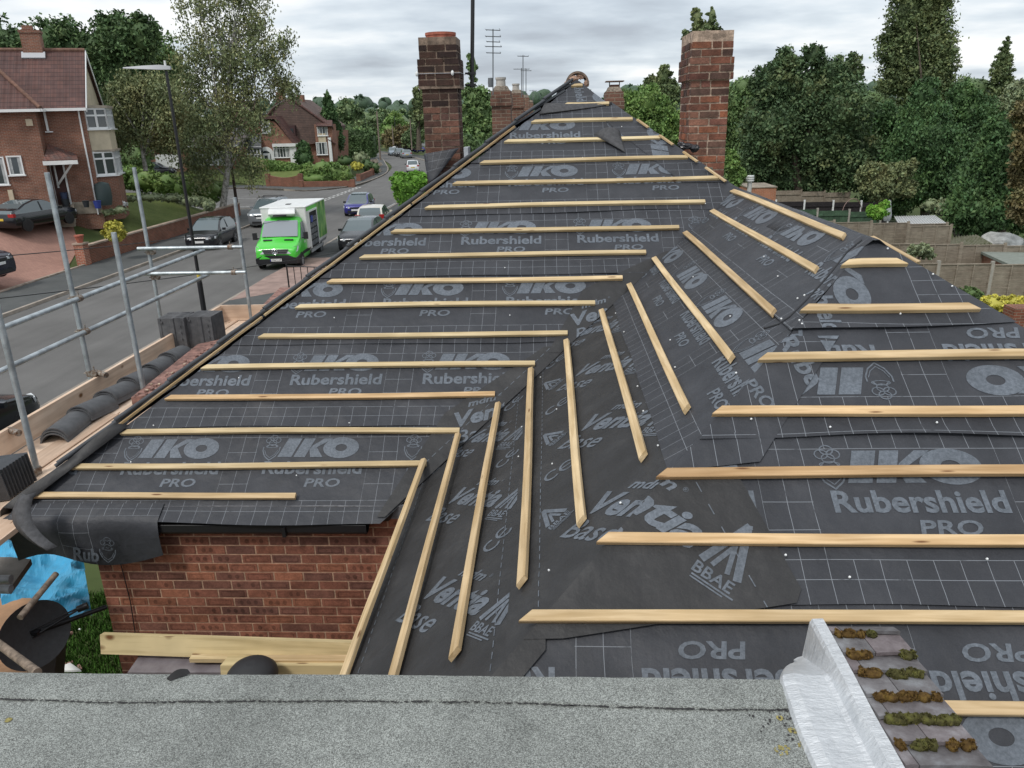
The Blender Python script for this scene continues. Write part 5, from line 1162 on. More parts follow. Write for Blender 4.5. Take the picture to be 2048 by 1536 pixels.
q = MB(); q.ext([G(-40, 1175, 3.0), G(20, 1177, 3.0), G(62, 1118, 3.0), G(20, 1114, 3.0), G(-40, 1114, 3.0)], (0, 0, -.05)); tag(q.build('grey_board', mat('weathered_board', (.25, .23, .21), .9, var=.2)), 'weathered grey board with notched end at the left edge', 'board')
q = MB(); q.ext([G(62, 1195, 1.9), G(120, 1230, 1.9), G(110, 1345, 1.9), G(40, 1345, 1.9)], (0, 0, -.3)); tag(q.build('timber_crate', mat('dark_timber', (.05, .035, .025), .9)), 'dark timber frame under the plywood sheet', 'crate')
boxpx('plywood_offcut', 50, 1318, 92, 1338, 1.6, .03, m_ply, 'small brown plywood offcut on the grass', 'plywood')
q = MB(); q.ext([G(100, 1342, 1.2), G(162, 1340, 1.2), G(140, 1325, 1.25)], (0, 0, -.02)); tag(q.build('white_sheet', m_white), 'torn white sheet lying on the grass by the wall', 'sheet')
for i, (pa, pb, r_) in enumerate((((0, 1160), (22, 1158), .05), ((0, 1178), (22, 1178), .05))):
    a, b = G(*pa, 3.1), G(*pb, 3.1); q = MB(); q.tube((a[0]-.4, a[1], 3.1), (b[0], b[1], 3.1), .032, n=16); tag(q.build('metal_tube', m_lead), 'end of a pale metal tube at the left edge, %s' % ('upper' if i == 0 else 'lower'), 'tube')
a, b = D(112, 1148, 4.75), D(40, 1235, 4.3); q = MB(); q.tube(a, b, .022, n=12); tag(q.build('loose_tube', mat('rusty_tube', (.22, .17, .13), .8, var=.4, vscale=20)), 'rusty scaffold tube slanting behind the satellite dish', 'scaffold tube')
a, b = D(-20, 1275, 4.1), D(75, 1345, 3.6); q = MB(); q.tube(a, b, .026, n=12); tag(q.build('loose_tube', MATS['rusty_tube']), 'brown scaffold tube crossing the lower left corner', 'scaffold tube')
# pile of new tiles at the left edge under the upright
for i in range(9):
    a, b = G(-5+3*i+ (i*2.2), 968-i*2.0, ZP+.12), G(15+5*i+i*1.5, 1002-i*8, ZP+.05); 
q_r = thing('tile_stack', 'ribbed dark new tiles stacked on edge at the left picture edge', 'tile stack', tuple(G(15, 975, ZP)))
pc = G(20, 985, ZP)
for i in range(10):
    q = MB(); yy = pc[1]-.22+i*.036; q.box((pc[0]-.10, yy, ZP+.14), (.42, .020, .28), R=Matrix.Rotation(.35, 3, 'Z')@Matrix.Rotation(.25, 3, 'X')); q.build('tile', m_newtile, q_r)
a = G(-5, 950, ZP+.1); q = MB(); q.tube((a[0]-.3, a[1], a[2]), (a[0]+.06, a[1]+.02, a[2]), .03, n=14); tag(q.build('metal_tube', m_steel), 'end of a scaffold tube resting above the left-edge tiles', 'tube')

rs = np.random.default_rng(77); n = 9000; A_ = [G(x, y, 0.) for x, y in ((-60, 1500), (300, 1500), (230, 1190), (-60, 1190))]
u_, v_ = rs.random(n)[:, None], rs.random(n)[:, None]; P_ = (A_[0]*(1-u_)+A_[1]*u_)*(1-v_)+(A_[3]*(1-u_)+A_[2]*u_)*v_
hgt = .05+.07*rs.random(n); an = rs.random(n)*6.283; w_ = .010; dx = np.stack([np.cos(an)*w_, np.sin(an)*w_, np.zeros(n)], 1); tip = np.stack([rs.normal(size=n)*.03, rs.normal(size=n)*.03, hgt], 1)
V_ = np.stack([P_-dx, P_+dx, P_+dx*.3+tip, P_-dx*.3+tip], 1).reshape(-1, 3); tn = .7+.6*rs.random(n); T_ = np.stack([tn, tn, tn*.9, np.ones(n)], 1)
o_ = thing_mesh('grass', V_, T_, mossmat('grass_shaded_green', (.045, .10, .022)), (np.zeros((0, 3)), [])); tag(o_, 'rough grass at the foot of the brick wall, its green darkened for shadow', 'grass', None, 'stuff')  # shadow on this grass is put into its base green
rg = random.Random(31)
for i in range(14):
    p = G(rg.uniform(80, 160), rg.uniform(1250, 1340), .04); q = MB(); s_ = rg.uniform(.02, .07); q.box(tuple(p), (s_*1.6, s_, s_*.6), R=Matrix.Rotation(rg.uniform(0, 3), 3, 'Z')@Matrix.Rotation(rg.uniform(-.4, .4), 3, 'X')); tag(q.build('debris', m_upvc if i % 3 == 0 else m_red), 'scrap of %s debris on the grass by the wall' % ('pale' if i % 3 == 0 else 'red'), 'debris', 'debris on the grass')
# ------------------------------------------------------------------ ground, roads, pavements
m_asph, t, b = newmat('asphalt', .88, .3); g = t.nodes.new('ShaderNodeNewGeometry'); P_ = g.outputs['Position']
mp = t.nodes.new('ShaderNodeMapping'); mp.inputs['Scale'].default_value = (1.6, .12, 1); t.links.new(P_, mp.inputs[0])
c = rampn(t, noisen(t, P_, .35, 6, .6), [(.3, (.115, .112, .108)), (.7, (.155, .151, .146))]); c = mixc(t, 1., c, rampn(t, noisen(t, mp.outputs[0], 1, 4, .6), [(.3, .88), (.7, 1.1)]), 'MULTIPLY')
c = mixc(t, 1., c, rampn(t, noisen(t, P_, 60, 3, .7), [(.3, .8), (.7, 1.2)]), 'MULTIPLY'); t.links.new(c, b.inputs['Base Color'])
m_pave, t, b = newmat('dark_pavement', .9, .3); g = t.nodes.new('ShaderNodeNewGeometry'); P_ = g.outputs['Position']
c = rampn(t, noisen(t, P_, .8, 6, .65), [(.3, (.068, .073, .073)), (.7, (.105, .109, .107))]); c = mixc(t, 1., c, rampn(t, noisen(t, P_, 40, 3, .7), [(.3, .85), (.7, 1.15)]), 'MULTIPLY'); t.links.new(c, b.inputs['Base Color'])
m_kerb = mat('w_kerb', (.30, .26, .22), .85, var=.25, vscale=1.2)
m_line = mat('w_road_paint', (.50, .50, .48), .7, var=.3, vscale=3)
m_drive, t, b = newmat('block_paving', .85, .3); g = t.nodes.new('ShaderNodeNewGeometry'); P_ = g.outputs['Position']
br = t.nodes.new('ShaderNodeTexBrick'); t.links.new(P_, br.inputs[0]); br.inputs['Scale'].default_value = 1; br.inputs['Brick Width'].default_value = .2; br.inputs['Row Height'].default_value = .1; br.inputs['Mortar Size'].default_value = .005
br.inputs['Color1'].default_value = (.40, .225, .175, 1); br.inputs['Color2'].default_value = (.34, .19, .15, 1); br.inputs['Mortar'].default_value = (.22, .14, .11, 1)
t.links.new(mixc(t, 1., br.outputs[0], rampn(t, noisen(t, P_, .6, 6, .6), [(.3, .82), (.7, 1.12)]), 'MULTIPLY'), b.inputs['Base Color'])
m_grass, t, b = newmat('lawn', .95, .2); g = t.nodes.new('ShaderNodeNewGeometry'); P_ = g.outputs['Position']
c = rampn(t, noisen(t, P_, .9, 7, .7), [(.3, (.10, .135, .04)), (.55, (.15, .185, .06)), (.75, (.21, .22, .09))]); c = mixc(t, 1., c, rampn(t, noisen(t, P_, 14, 4, .7), [(.3, .75), (.7, 1.25)]), 'MULTIPLY'); t.links.new(c, b.inputs['Base Color'])
m_ground, t, b = newmat('soil_and_grass', .95, .2); g = t.nodes.new('ShaderNodeNewGeometry'); P_ = g.outputs['Position']
c = rampn(t, noisen(t, P_, .25, 8, .7), [(.3, (.045, .065, .022)), (.5, (.07, .095, .032)), (.7, (.10, .10, .05))]); t.links.new(c, b.inputs['Base Color'])
def rings(a, b_, n, p=1.6): return [a+(b_-a)*(i/n)**p for i in range(n+1)]
xs = sorted(set([round(-x, 2) for x in rings(40, 1500, 14)]+[round(x, 2) for x in np.arange(-40, 40.1, 1.6)]+[round(x, 2) for x in rings(40, 1500, 14)]))
ys = sorted(set([-60., -30., -15.]+[round(y, 2) for y in np.arange(-8, 160, 2.)]+[round(y, 2) for y in rings(160, 2600, 18)]))
def gz_(x, y):
    z = ter(x, y)
    if -23.0 < x < -8.5 and y < 100: z = -.12
    if 55 < y < 84 and x < -8: z = -.12
    if y >= 98: z = min(z, -.12) if x > -60 and x < -5 and y < 190 else z
    return z
mb = MB(); mb.add([(x, y, gz_(x, y)) for y in ys for x in xs], [(j*len(xs)+i, j*len(xs)+i+1, (j+1)*len(xs)+i+1, (j+1)*len(xs)+i) for j in range(len(ys)-1) for i in range(len(xs)-1)], 0, True)
struct(mb.build('ground', m_ground))
def strip(cl, w0, w1, z, name, m, th=.0):
    """ribbon along a centre line; w0/w1 offsets to the left/right edge"""
    mb = MB(); L, R_ = [], []
    for i, p in enumerate(cl):
        a = Vector(cl[max(0, i-1)]); b_ = Vector(cl[min(len(cl)-1, i+1)]); d = (b_-a).normalized(); nn = Vector((-d.y, d.x)); L.append(Vector(p)+nn*w0); R_.append(Vector(p)+nn*w1)
    rows = [[(l.x, l.y, z), (r.x, r.y, z), (r.x, r.y, z-th-.15), (l.x, l.y, z-th-.15)] for l, r in zip(L, R_)]
    mb.loft(rows, closed=True); return mb.build(name, m)
def smooth_line(pts, n=6):
    out = []; P = [Vector(p) for p in pts]
    for i in range(len(P)-1):
        p0, p1, p2, p3 = P[max(0, i-1)], P[i], P[i+1], P[min(len(P)-1, i+2)]
        for k in range(n): t = k/n; out.append(tuple(.5*((2*p1)+(-p0+p2)*t+(2*p0-5*p1+4*p2-p3)*t*t+(-p0+3*p1-3*p2+p3)*t**3)))
    out.append(tuple(P[-1])); return out
CLm = smooth_line([(-15.88, -30), (-15.88, 20), (-15.88, 60), (-15.88, 78), (-16.4, 94), (-18.3, 112), (-21.8, 128), (-27, 145), (-34, 163), (-48, 190), (-75, 220)], 7)
struct(strip(CLm, 3.72, -3.73, 0., 'road', m_asph))
q = MB(); q.ext([(-19.7, 57, .004), (-21, 60.4, .004), (-24, 62, .004), (-60, 64, .004), (-60, 86, .004), (-32.3, 81.6, .004), (-24, 76.8, .004), (-21.6, 78.2, .004), (-20.2, 81.5, .004), (-19.0, 84, .004), (-18.6, 70, .004), (-18.8, 57, .004)], (0, 0, -.14)); struct(q.build('side_road', m_asph))
KH = .11
def slab(name, pts, z, m, th=.2): q = MB(); q.ext([(x, y, z) for x, y in pts], (0, 0, -th)); return struct(q.build(name, m))
# pavements
slab('pavement', [(-19.72, -30), (-19.72, 55.5), (-20.4, 59), (-22.2, 60.4), (-60, 62.4), (-60, 60.5), (-24, 58.4), (-22.6, 57), (-22.35, 54), (-22.35, -30)], KH, m_pave)
slab('near_pavement', [(-12.03, -30), (-12.03, 66), (-8.9, 66), (-8.9, -30)], KH, m_pave)
far_k = smooth_line([(-60, 87.5), (-32.3, 81.9), (-24.2, 77.2), (-21.9, 78.6), (-20.3, 82), (-20.0, 92), (-21.0, 104), (-24.6, 121.2), (-31.2, 147.2), (-40, 165)], 6)
far_b = smooth_line([(-60, 91), (-33.2, 85.2), (-27, 81.6), (-24.9, 83), (-23.4, 86.5), (-23.2, 95), (-24.4, 106), (-28.0, 122.2), (-34.2, 148.5), (-43, 167)], 6)
q = MB(); q.loft([[(a[0], a[1], KH), (b_[0], b_[1], KH), (b_[0], b_[1], -.1), (a[0], a[1], -.1)] for a, b_ in zip(far_k, far_b)], closed=True); struct(q.build('far_pavement', m_pave))
q = MB(); q.loft([[(a[0]-.0, a[1], KH+.006), (a[0]+.13*(-1 if i < 18 else 1)*0-.15, a[1]+.12, KH+.006), (a[0]-.15, a[1]+.12, -.1), (a[0], a[1], -.1)] for i, a in enumerate(far_k)], closed=True); struct(q.build('kerb', m_kerb))
for x0, nm in ((-19.72, 'left_kerb'), (-12.03, 'near_kerb')):
    q = MB(); s_ = 1 if nm[0] == 'l' else -1; yy = -30
    while yy < (55.5 if nm[0] == 'l' else 66):
        q.box((x0+s_*.065, yy+.45, .0), (.13, .892, KH*2+.012)); yy += .9
    struct(q.build(nm, m_kerb))
struct(strip([(-19.72, 55.5), (-20.4, 59), (-22.2, 60.5), (-30, 61.2), (-60, 62.6)], .06, -.06, KH+.006, 'corner_kerb', m_kerb))
# right hand side further on
rk = smooth_line([(-12.03, 66), (-12.3, 84), (-14, 104), (-18.3, 124), (-23.6, 142), (-31, 160), (-46, 186)], 6)
q = MB(); q.loft([[(x, y, KH), (x+2.6, y+.6, KH), (x+2.6, y+.6, -.1), (x, y, -.1)] for x, y in rk], closed=True); struct(q.build('bend_pavement', m_pave))
q = MB(); q.loft([[(x-.02, y, KH+.006), (x+.14, y, KH+.006), (x+.14, y, -.1), (x-.02, y, -.1)] for x, y in rk], closed=True); struct(q.build('bend_kerb', m_kerb))
# road markings
q = MB()
def dash(x0, y0, x1, y1, w_=.1):
    a, b_ = Vector((x0, y0)), Vector((x1, y1)); d = (b_-a).normalized(); nn = Vector((-d.y, d.x))*w_/2
    q.add([(*(a-nn), .009), (*(b_-nn), .009), (*(b_+nn), .009), (*(a+nn), .009)], [(0, 1, 2, 3)])
for row in (0, .35):
    y = 60.8
    while y < 80: dash(-19.55+row, y, -19.55+row, y+.95, .17); y += 1.45
y = 10
dash(-23, 63.2, -33, 63.9, .14)
for i in range(5): dash(-26-i*6, 70.5+i*.6, -29-i*6, 70.8+i*.6, .12)
dash(-12.6, 55.5, -12.45, 63.5, .12); dash(-12.35, 44, -12.35, 50, .06)
struct(q.build('road_markings', m_line))
slab('crossover', [(-12.2, 32.6), (-12.0, 37.2), (-8.9, 37.2), (-8.9, 31.0), (-12.0, 28.0)], KH+.008, mat('w_pink_paving', (.30, .21, .18), .9, var=.2, vscale=2))
# driveway of the left house: follows the rising ground
def patch(name, poly, dz, m, step=.7, kind='structure'):
    bm = bmesh.new(); xs_ = [p[0] for p in poly]; ys_ = [p[1] for p in poly]; nx, ny = int((max(xs_)-min(xs_))/step)+1, int((max(ys_)-min(ys_))/step)+1; vs = {}
    for j in range(ny+1):
        for i in range(nx+1): vs[i, j] = bm.verts.new((min(xs_)+(max(xs_)-min(xs_))*i/nx, min(ys_)+(max(ys_)-min(ys_))*j/ny, 0))
    for j in range(ny):
        for i in range(nx): bm.faces.new((vs[i, j], vs[i+1, j], vs[i+1, j+1], vs[i, j+1]))
    clip_poly(bm, poly)
    for v in bm.verts: v.co.z = max(ter(v.co.x, v.co.y), KH-.02 if v.co.x > -23.5 else -9)+dz
    me = bpy.data.meshes.new(name); bm.to_mesh(me); bm.free(); me.materials.append(m); boxuv(me); o = bpy.data.objects.new(name, me); COL.objects.link(o); o['kind'] = kind; return o
patch('driveway', [(-22.33, 8), (-22.33, 36.2), (-24.6, 39.6), (-26.0, 43.0), (-40, 43.0), (-40, 8)], .045, m_drive)
patch('lawn', [(-22.6, 36.8), (-22.6, 56), (-30, 56), (-30, 44), (-25.9, 43.2), (-24.7, 39.8)], .06, m_grass)
patch('corner_lawn', [(-30, 84.5), (-24.6, 84.5), (-24.0, 88), (-24.2, 96), (-34, 96), (-46, 92)], .07, m_grass)
q = MB()
for i in range(14):
    y0_ = 14+i*1.6; q.box((-22.40, y0_+.8, KH+.01), (.12, 1.56, .10))
struct(q.build('edging_kerb', mat('w_pale_edging', (.34, .28, .23), .9, var=.3, vscale=2)))
# front garden wall of the left house
m_gwall = mat_brick('w_garden_wall', (.25, .085, .05), (.18, .07, .045), (.28, .20, .15)); m_cope = mat('w_coping', (.36, .28, .22), .9, var=.25, vscale=2)
gw = thing('garden_wall', 'low red brick garden wall with pale coping behind the parked black hatchback', 'garden wall', (-22.45, 46, KH)); 
q = MB(); q.box((-22.47, 46.4, KH+.38), (.23, 19.6, .9)); q.build('brickwork', m_gwall, gw); q = MB(); q.box((-22.47, 46.4, KH+.86), (.31, 19.7, .08)); q.build('coping', m_cope, gw)
pr_ = thing('gate_pier', 'square brick pier with a clay pot at the drive entrance', 'gate pier', (-22.5, 36.5, KH)); q = MB(); q.box((-22.5, 36.35, KH+.5), (.46, .46, 1.0)); q.build('brickwork', mat_brick('w_pier', (.42, .13, .07), (.34, .10, .06), (.50, .42, .34)), pr_); q = MB(); q.box((-22.5, 36.35, KH+1.03), (.54, .54, .07)); q.build('cap', m_cope, pr_)
fp = thing('flower_pot', 'terracotta pot standing on the gate pier', 'flower pot', (-22.5, 36.35, KH+1.06)); q = MB(); q.lathe((-22.5, 36.35, KH+1.07), [(.13, 0), (.2, .3), (.22, .3), (.22, .36), (.17, .36)], 16); q.build('pot', MATS['terracotta'], fp)
# ------------------------------------------------------------------ street lamp and poles
def lamp(px, pyb, pyt, z, label, head=(-1.0, 0), r=.085, band=False, m=None, H_=None):
    b_ = G(px, pyb, z); top = D(px, pyt, b_[1])[2] if H_ is None else z+H_; m = m or m_black
    rt = thing('street_lamp', label, 'street lamp', tuple(b_)); q = MB(); q.tube(b_, (b_[0], b_[1], z+1.3), r, r, 14); q.tube((b_[0], b_[1], z+1.3), (b_[0], b_[1], z+1.45), r, r*.65, 14); q.tube((b_[0], b_[1], z+1.45), (b_[0], b_[1], top), r*.65, r*.5, 12); q.build('column', m, rt)
    q = MB(); x, y = b_[0], b_[1]
    q.loft([[(x+head[0]*t, y-w_, top+.04+dz), (x+head[0]*t, y+w_, top+.04+dz), (x+head[0]*t, y+w_*.7, top+.04+dz+h_), (x+head[0]*t, y-w_*.7, top+.04+dz+h_)] for t, w_, dz, h_ in ((-.12, .06, 0, .10), (.1, .13, 0, .14), (.5, .15, .03, .10), (1, .10, .07, .03))], closed=True, smooth=True)
    q.build('lantern', mat('lamp_head_grey', (.38, .39, .41), .5), rt)
    q = MB(); q.tube((x, y, top+.16), (x, y, top+.30), .035, .03, 10); q.build('photocell', m_white, rt)
    if band:
        q = MB(); z0 = D(405, 555, y)[2]; q.tube((x, y, z0-.35), (x, y, z0+.15), r*.67, n=14); q.build('yellow_band', mat('yellow_tape', (.55, .42, .06), .6), rt)
        q = MB(); z0 = D(405, 600, y)[2]; q.tube((x, y, z0-.1), (x, y, z0+.12), r*.665, n=14); q.build('white_label', m_white, rt)
    return rt
lamp(411, 640, 140, KH, 'tall black street lamp with grey lantern rising in front of the birch', head=(-1.3, 0), band=True)
m_pole = mat('w_timber_pole', (.20, .16, .13), .9, var=.2, vscale=3)
def pole(px, pyb, pyt, Y, label, m=None, r=.11):
    a, b_ = D(px, pyb, Y), D(px, pyt, Y); rt = thing('utility_pole', label, 'utility pole', tuple(a)); q = MB(); q.tube(a, (a[0], a[1], b_[2]), r, r*.7, 10); q.build('pole', m or m_pole, rt); return rt
pole(761, 320, 222, 118, 'grey timber telegraph pole beside the bend in the road', r=.14); pole(787, 290, 250, 150, 'short pole behind the far parked cars', r=.12); pole(824, 300, 238, 140, 'thin pole left of the left chimney', r=.11)
lamp(735, 262, 232, 0, 'distant dark lamp column against the far trees', H_=8.) if False else None
pole(733, 275, 228, 150, 'dark lamp column in front of the far trees on the left', m_black, .09); pole(792, 280, 232, 165, 'dark lamp column in front of the far trees in the middle', m_black, .09)
pole(482, 470, 290, 56.5, 'dark timber pole beside the birch trunk', mat('w_dark_pole', (.055, .035, .03), .9), .13)
# overhead wires
for k, (a, b_, z0, z1) in enumerate((((-30, 600), (800, 480), 5.2, 5.0), ((-30, 515), (560, 440), 5.0, 5.2))):
    A0 = D(a[0], a[1], 11.); B0 = D(b_[0], b_[1], 26.); q = MB(); pts = []
    for i in range(25): t = i/24; p = A0+(B0-A0)*t; pts.append((p[0], p[1], p[2]-.12*4*t*(1-t))); 
    q.pipe(pts, .008, 5); tag(q.build('overhead_wire', m_black), 'thin overhead wire crossing the street, %s' % ('lower' if k == 0 else 'upper'), 'wire')
# ------------------------------------------------------------------ vehicles
m_tyre = mat('tyre', (.018, .018, .019), .85); m_rim = mat('alloy_rim', (.32, .33, .34), .35, metal=.7); m_carglass = mat('car_glass', (.10, .13, .14), .06, spec=1.); m_lampg = mat('headlamp', (.55, .58, .60), .12); m_red_l = mat('tail_lamp', (.35, .02, .02), .2); m_plate = mat('number_plate', (.70, .70, .68), .5); m_yplate = mat('yellow_plate', (.65, .48, .05), .5); m_grille = mat('grille_black', (.014, .014, .015), .5)  # car glass base lightened to stand for the sky it reflects
def paint(name, c, rough=.25, metal=.2):
    if name in MATS: return MATS[name]
    m, t, b = newmat(name, rough, .6); b.inputs['Base Color'].default_value = (*c, 1); b.inputs['Metallic'].default_value = metal; b.inputs['Coat Weight'].default_value = .5; b.inputs['Coat Roughness'].default_value = .06; return m
def car(name, label, x, y, z, rz, paintm, L=4.1, W=1.75, Ht=1.48, kind='hatch', rim=None, group=None, trim=None, front_kit=True, rear_lamps=True, roofm=None, yellow=True):
    """x axis = forward. Body is lofted from a side profile."""
    root = thing(name, label, 'car', (x, y, z), rz, group); hw = W/2; gz0 = .20
    belt = {'hatch': .92, 'suv': 1.08, 'estate': .90, 'saloon': .90, 'mini': .90}[kind]*Ht/1.48*(1. if kind != 'suv' else .92)
    hood = {'hatch': (.72, .86), 'suv': (.92, 1.02), 'estate': (.70, .86), 'saloon': (.66, .84), 'mini': (.78, .88)}[kind]
    if kind == 'mini': fr = [(0, .62), (.03, .76), (.10, .84), (.27, .93), (.36, 1.15), (.44, 1.34), (.5, 1.40), (.70, 1.41), (.86, 1.36), (.93, 1.18), (.965, .92), (1, .84)]
    elif kind == 'hatch': fr = [(0, .62), (.03, .74), (.10, .83), (.24, .94), (.33, 1.16), (.43, 1.38), (.52, 1.47), (.68, 1.48), (.84, 1.42), (.92, 1.22), (.97, .98), (1, .86)]
    elif kind == 'suv': fr = [(0, .80), (.03, .94), (.10, 1.02), (.24, 1.10), (.31, 1.28), (.40, 1.54), (.48, 1.64), (.66, 1.67), (.86, 1.62), (.94, 1.40), (.98, 1.08), (1, .90)]
    elif kind == 'estate': fr = [(0, .60), (.03, .74), (.10, .82), (.26, .93), (.34, 1.13), (.43, 1.36), (.50, 1.45), (.70, 1.47), (.90, 1.42), (.955, 1.22), (.985, .98), (1, .84)]
    else: fr = [(0, .56), (.03, .70), (.10, .80), (.28, .90), (.36, 1.10), (.45, 1.32), (.53, 1.41), (.64, 1.41), (.78, 1.28), (.88, 1.10), (.96, 1.02), (1, .88)]
    k = Ht/max(p[1] for p in fr); gi = [i for i, p in enumerate(fr) if p[1]*k > belt*1.04]
    stations = []; rr_ = []
    for i, (t, zt) in enumerate(fr):
        zt *= k; xx = L/2-t*L; w_ = hw*(1-.16*max(0, 1-t/.10)**1.5-.10*max(0, (t-.92)/.08)**1.5); zb = min(belt, zt-.02) if zt > belt+.02 else zt-.06
        g_in = 0 if zt < belt+.05 else min(1, (zt-belt)/(Ht-belt)); wr = w_*(.97-.20*g_in); z0 = gz0+(.06 if i in (0, len(fr)-1) else 0)
        half = [(.0, z0), (w_*.90, z0), (w_*.985, z0+.12), (w_, (z0+zb)/2+.05), (w_*.975, zb-.03), (w_*.95, zb), (wr, zt-.045 if g_in else zt-.025), (wr-.10, zt-.004), (0, zt+.012)]
        ring = [(xx, yy, zz_) for yy, zz_ in half]+[(xx, -yy, zz_) for yy, zz_ in reversed(half[1:-1])]; rr_.append(ring)
    body, glass = MB(), MB(); n = len(rr_[0])
    def is_glass(j, i):
        a, b_ = fr[j], fr[j+1]; side = i in (5, 10); topq = i in (6, 7, 8, 9)
        za, zb_ = a[1]*k, b_[1]*k
        if side: return j in gi[:-1] or (j+1 in gi and j >= gi[0])
        if topq and i in (7, 8): return (za < zb_-.05 and zb_ > belt*1.05) or (zb_ < za-.10 and za > belt*1.15 and zb_ > belt*.96)
        if topq: return (za < zb_-.05 and zb_ > belt*1.05) and False
        return False
    for j in range(len(rr_)-1):
        for i in range(n):
            k2 = (i+1) % n; quad_ = [rr_[j][i], rr_[j][k2], rr_[j+1][k2], rr_[j+1][i]]; (glass if is_glass(j, i) else body).add(quad_, [(0, 1, 2, 3)], 0, not is_glass(j, i))
    body.add(rr_[0], [tuple(range(n-1, -1, -1))]); body.add(rr_[-1], [tuple(range(n))])
    def weld(mbx, nm, m):
        o = mbx.build(nm, m, root, world=False); bm = bmesh.new(); bm.from_mesh(o.data); bmesh.ops.remove_doubles(bm, verts=bm.verts, dist=.0005); bmesh.ops.recalc_face_normals(bm, faces=bm.faces); bm.to_mesh(o.data); bm.free(); return o
    bo = weld(body, 'body', paintm); gl = weld(glass, 'windows', m_carglass)
    # pillars between the side windows
    xm = L/2-.58*L; q = MB()
    for sy in (-1, 1): q.box((xm, sy*hw*.87, (belt+Ht*.95)/2), (.07, .03, Ht*.93-belt), R=Matrix.Rotation(sy*.33, 3, 'X')); 
    q.build('door_pillars', m_black, root, world=False)
    if roofm:
        q = MB(); q.box((L/2-.62*L, 0, Ht+.012), (L*.30, W*.62, .02)); q.build('roof_panel', roofm, root, world=False)
    wr_ = .31 if kind != 'suv' else .36
    for sx in (L*.5-.19*L, -L*.5+.17*L):
        for sy in (-1, 1):
            q = MB(); q.lathe((sx, sy*(hw-.105), wr_), [(wr_*.62, -.105), (wr_, -.10), (wr_, .09), (wr_*.93, .105), (wr_*.62, .105)] if sy > 0 else [(wr_*.62, -.105), (wr_*.93, -.105), (wr_, -.09), (wr_, .10), (wr_*.62, .105)], 22, axis='Y'); w_o = q.build('wheel', m_tyre, root, world=False)
            q = MB(); y0 = sy*(hw+.001); q.lathe((sx, y0, wr_), [(wr_*.12, -.012), (wr_*.12, .004)], 10, axis='Y')
            for a in range(5): ang = a*2*PI/5; q.box((sx+math.cos(ang)*wr_*.36, y0-.004*sy, wr_+math.sin(ang)*wr_*.36), (wr_*.56, .02, wr_*.16), R=Matrix.Rotation(-ang, 3, 'Y'))
            q.lathe((sx, y0-.006*sy, wr_), [(wr_*.62, -.01), (wr_*.66, .01), (wr_*.60, .01)], 20, axis='Y', smooth=False) if False else None
            rm = q.build('rim', rim or m_rim, root, world=False); rm.parent = w_o
            # dark arch
    for sx in (L*.5-.19*L, -L*.5+.17*L):
        for sy in (-1, 1): q = MB(); q.lathe((sx, sy*(hw-.02), wr_+.01), [(wr_*1.13, -.012), (wr_*1.13, .022)], 24, axis='Y'); q.build('wheel_arch', m_black, root, world=False)
    xf_ = L/2; z1 = fr[0][1]*k
    for sy in (-1, 1):
        q = MB(); q.loft([[(xf_-.015, sy*hw*.42, z1-.05), (xf_-.02, sy*hw*.42, z1+.05), (xf_-.10, sy*hw*.72, z1+.11), (xf_-.30, sy*hw*.955, z1+.10), (xf_-.26, sy*hw*.95, z1-.02), (xf_-.06, sy*hw*.74, z1-.07)], [(xf_+.02, sy*hw*.44, z1-.04), (xf_+.01, sy*hw*.44, z1+.04), (xf_-.06, sy*hw*.73, z1+.13), (xf_-.26, sy*hw*.985, z1+.115), (xf_-.24, sy*hw*.98, z1-.01), (xf_-.02, sy*hw*.76, z1-.06)]], closed=True, smooth=False)
        o = q.build('headlight', m_lampg, root, world=False)
        bm = bmesh.new(); bm.from_mesh(o.data); bmesh.ops.recalc_face_normals(bm, faces=bm.faces); bm.to_mesh(o.data); bm.free()
        q = MB(); q.box((L/2-.335*L, sy*(hw+.09), belt+.05), (.10, .17, .12)); q.build('wing_mirror', m_black if kind == 'mini' else paintm, root, world=False)
        q = MB(); q.box((-L/2+.05, sy*hw*.80, belt-.05 if kind != 'estate' else belt+.02), (.16, hw*.34, .16 if kind != 'estate' else .34)); q.build('tail_light', m_red_l, root, world=False)
    q = MB(); q.box((xf_-.0, 0, z1-.02), (.05, hw*.80, .11)); q.box((xf_+.0, 0, gz0+.16), (.06, W*.62, .13)); q.build('grille', m_grille, root, world=False)
    q = MB(); q.box((xf_+.03, 0, z1-.16), (.02, .50, .11)); q.build('number_plate', m_plate, root, world=False)
    q = MB(); q.box((-xf_-.01, 0, .62*k), (.02, .50, .11)); q.build('number_plate', m_yplate, root, world=False)
    if kind == 'suv':
        q = MB()
        for sy in (-1, 1): q.tube((L*.12, sy*hw*.68, Ht+.06), (-L*.32, sy*hw*.68, Ht+.05), .02, n=8); 
        for sx in (L*.02, -L*.2): q.tube((sx, -hw*.72, Ht+.09), (sx, hw*.72, Ht+.09), .022, n=8)
        q.build('roof_rails', m_black, root, world=False)
    if kind in ('hatch', 'suv', 'mini'):
        q = MB(); q.tube((L/2-.26*L, hw*.1, belt+.03*k), (L/2-.30*L, hw*.62, belt+.10), .012, n=5); q.build('wiper', m_black, root, world=False)
    return root
def at(px, py, z=0.): p = G(px, py, z); return p[0], p[1]
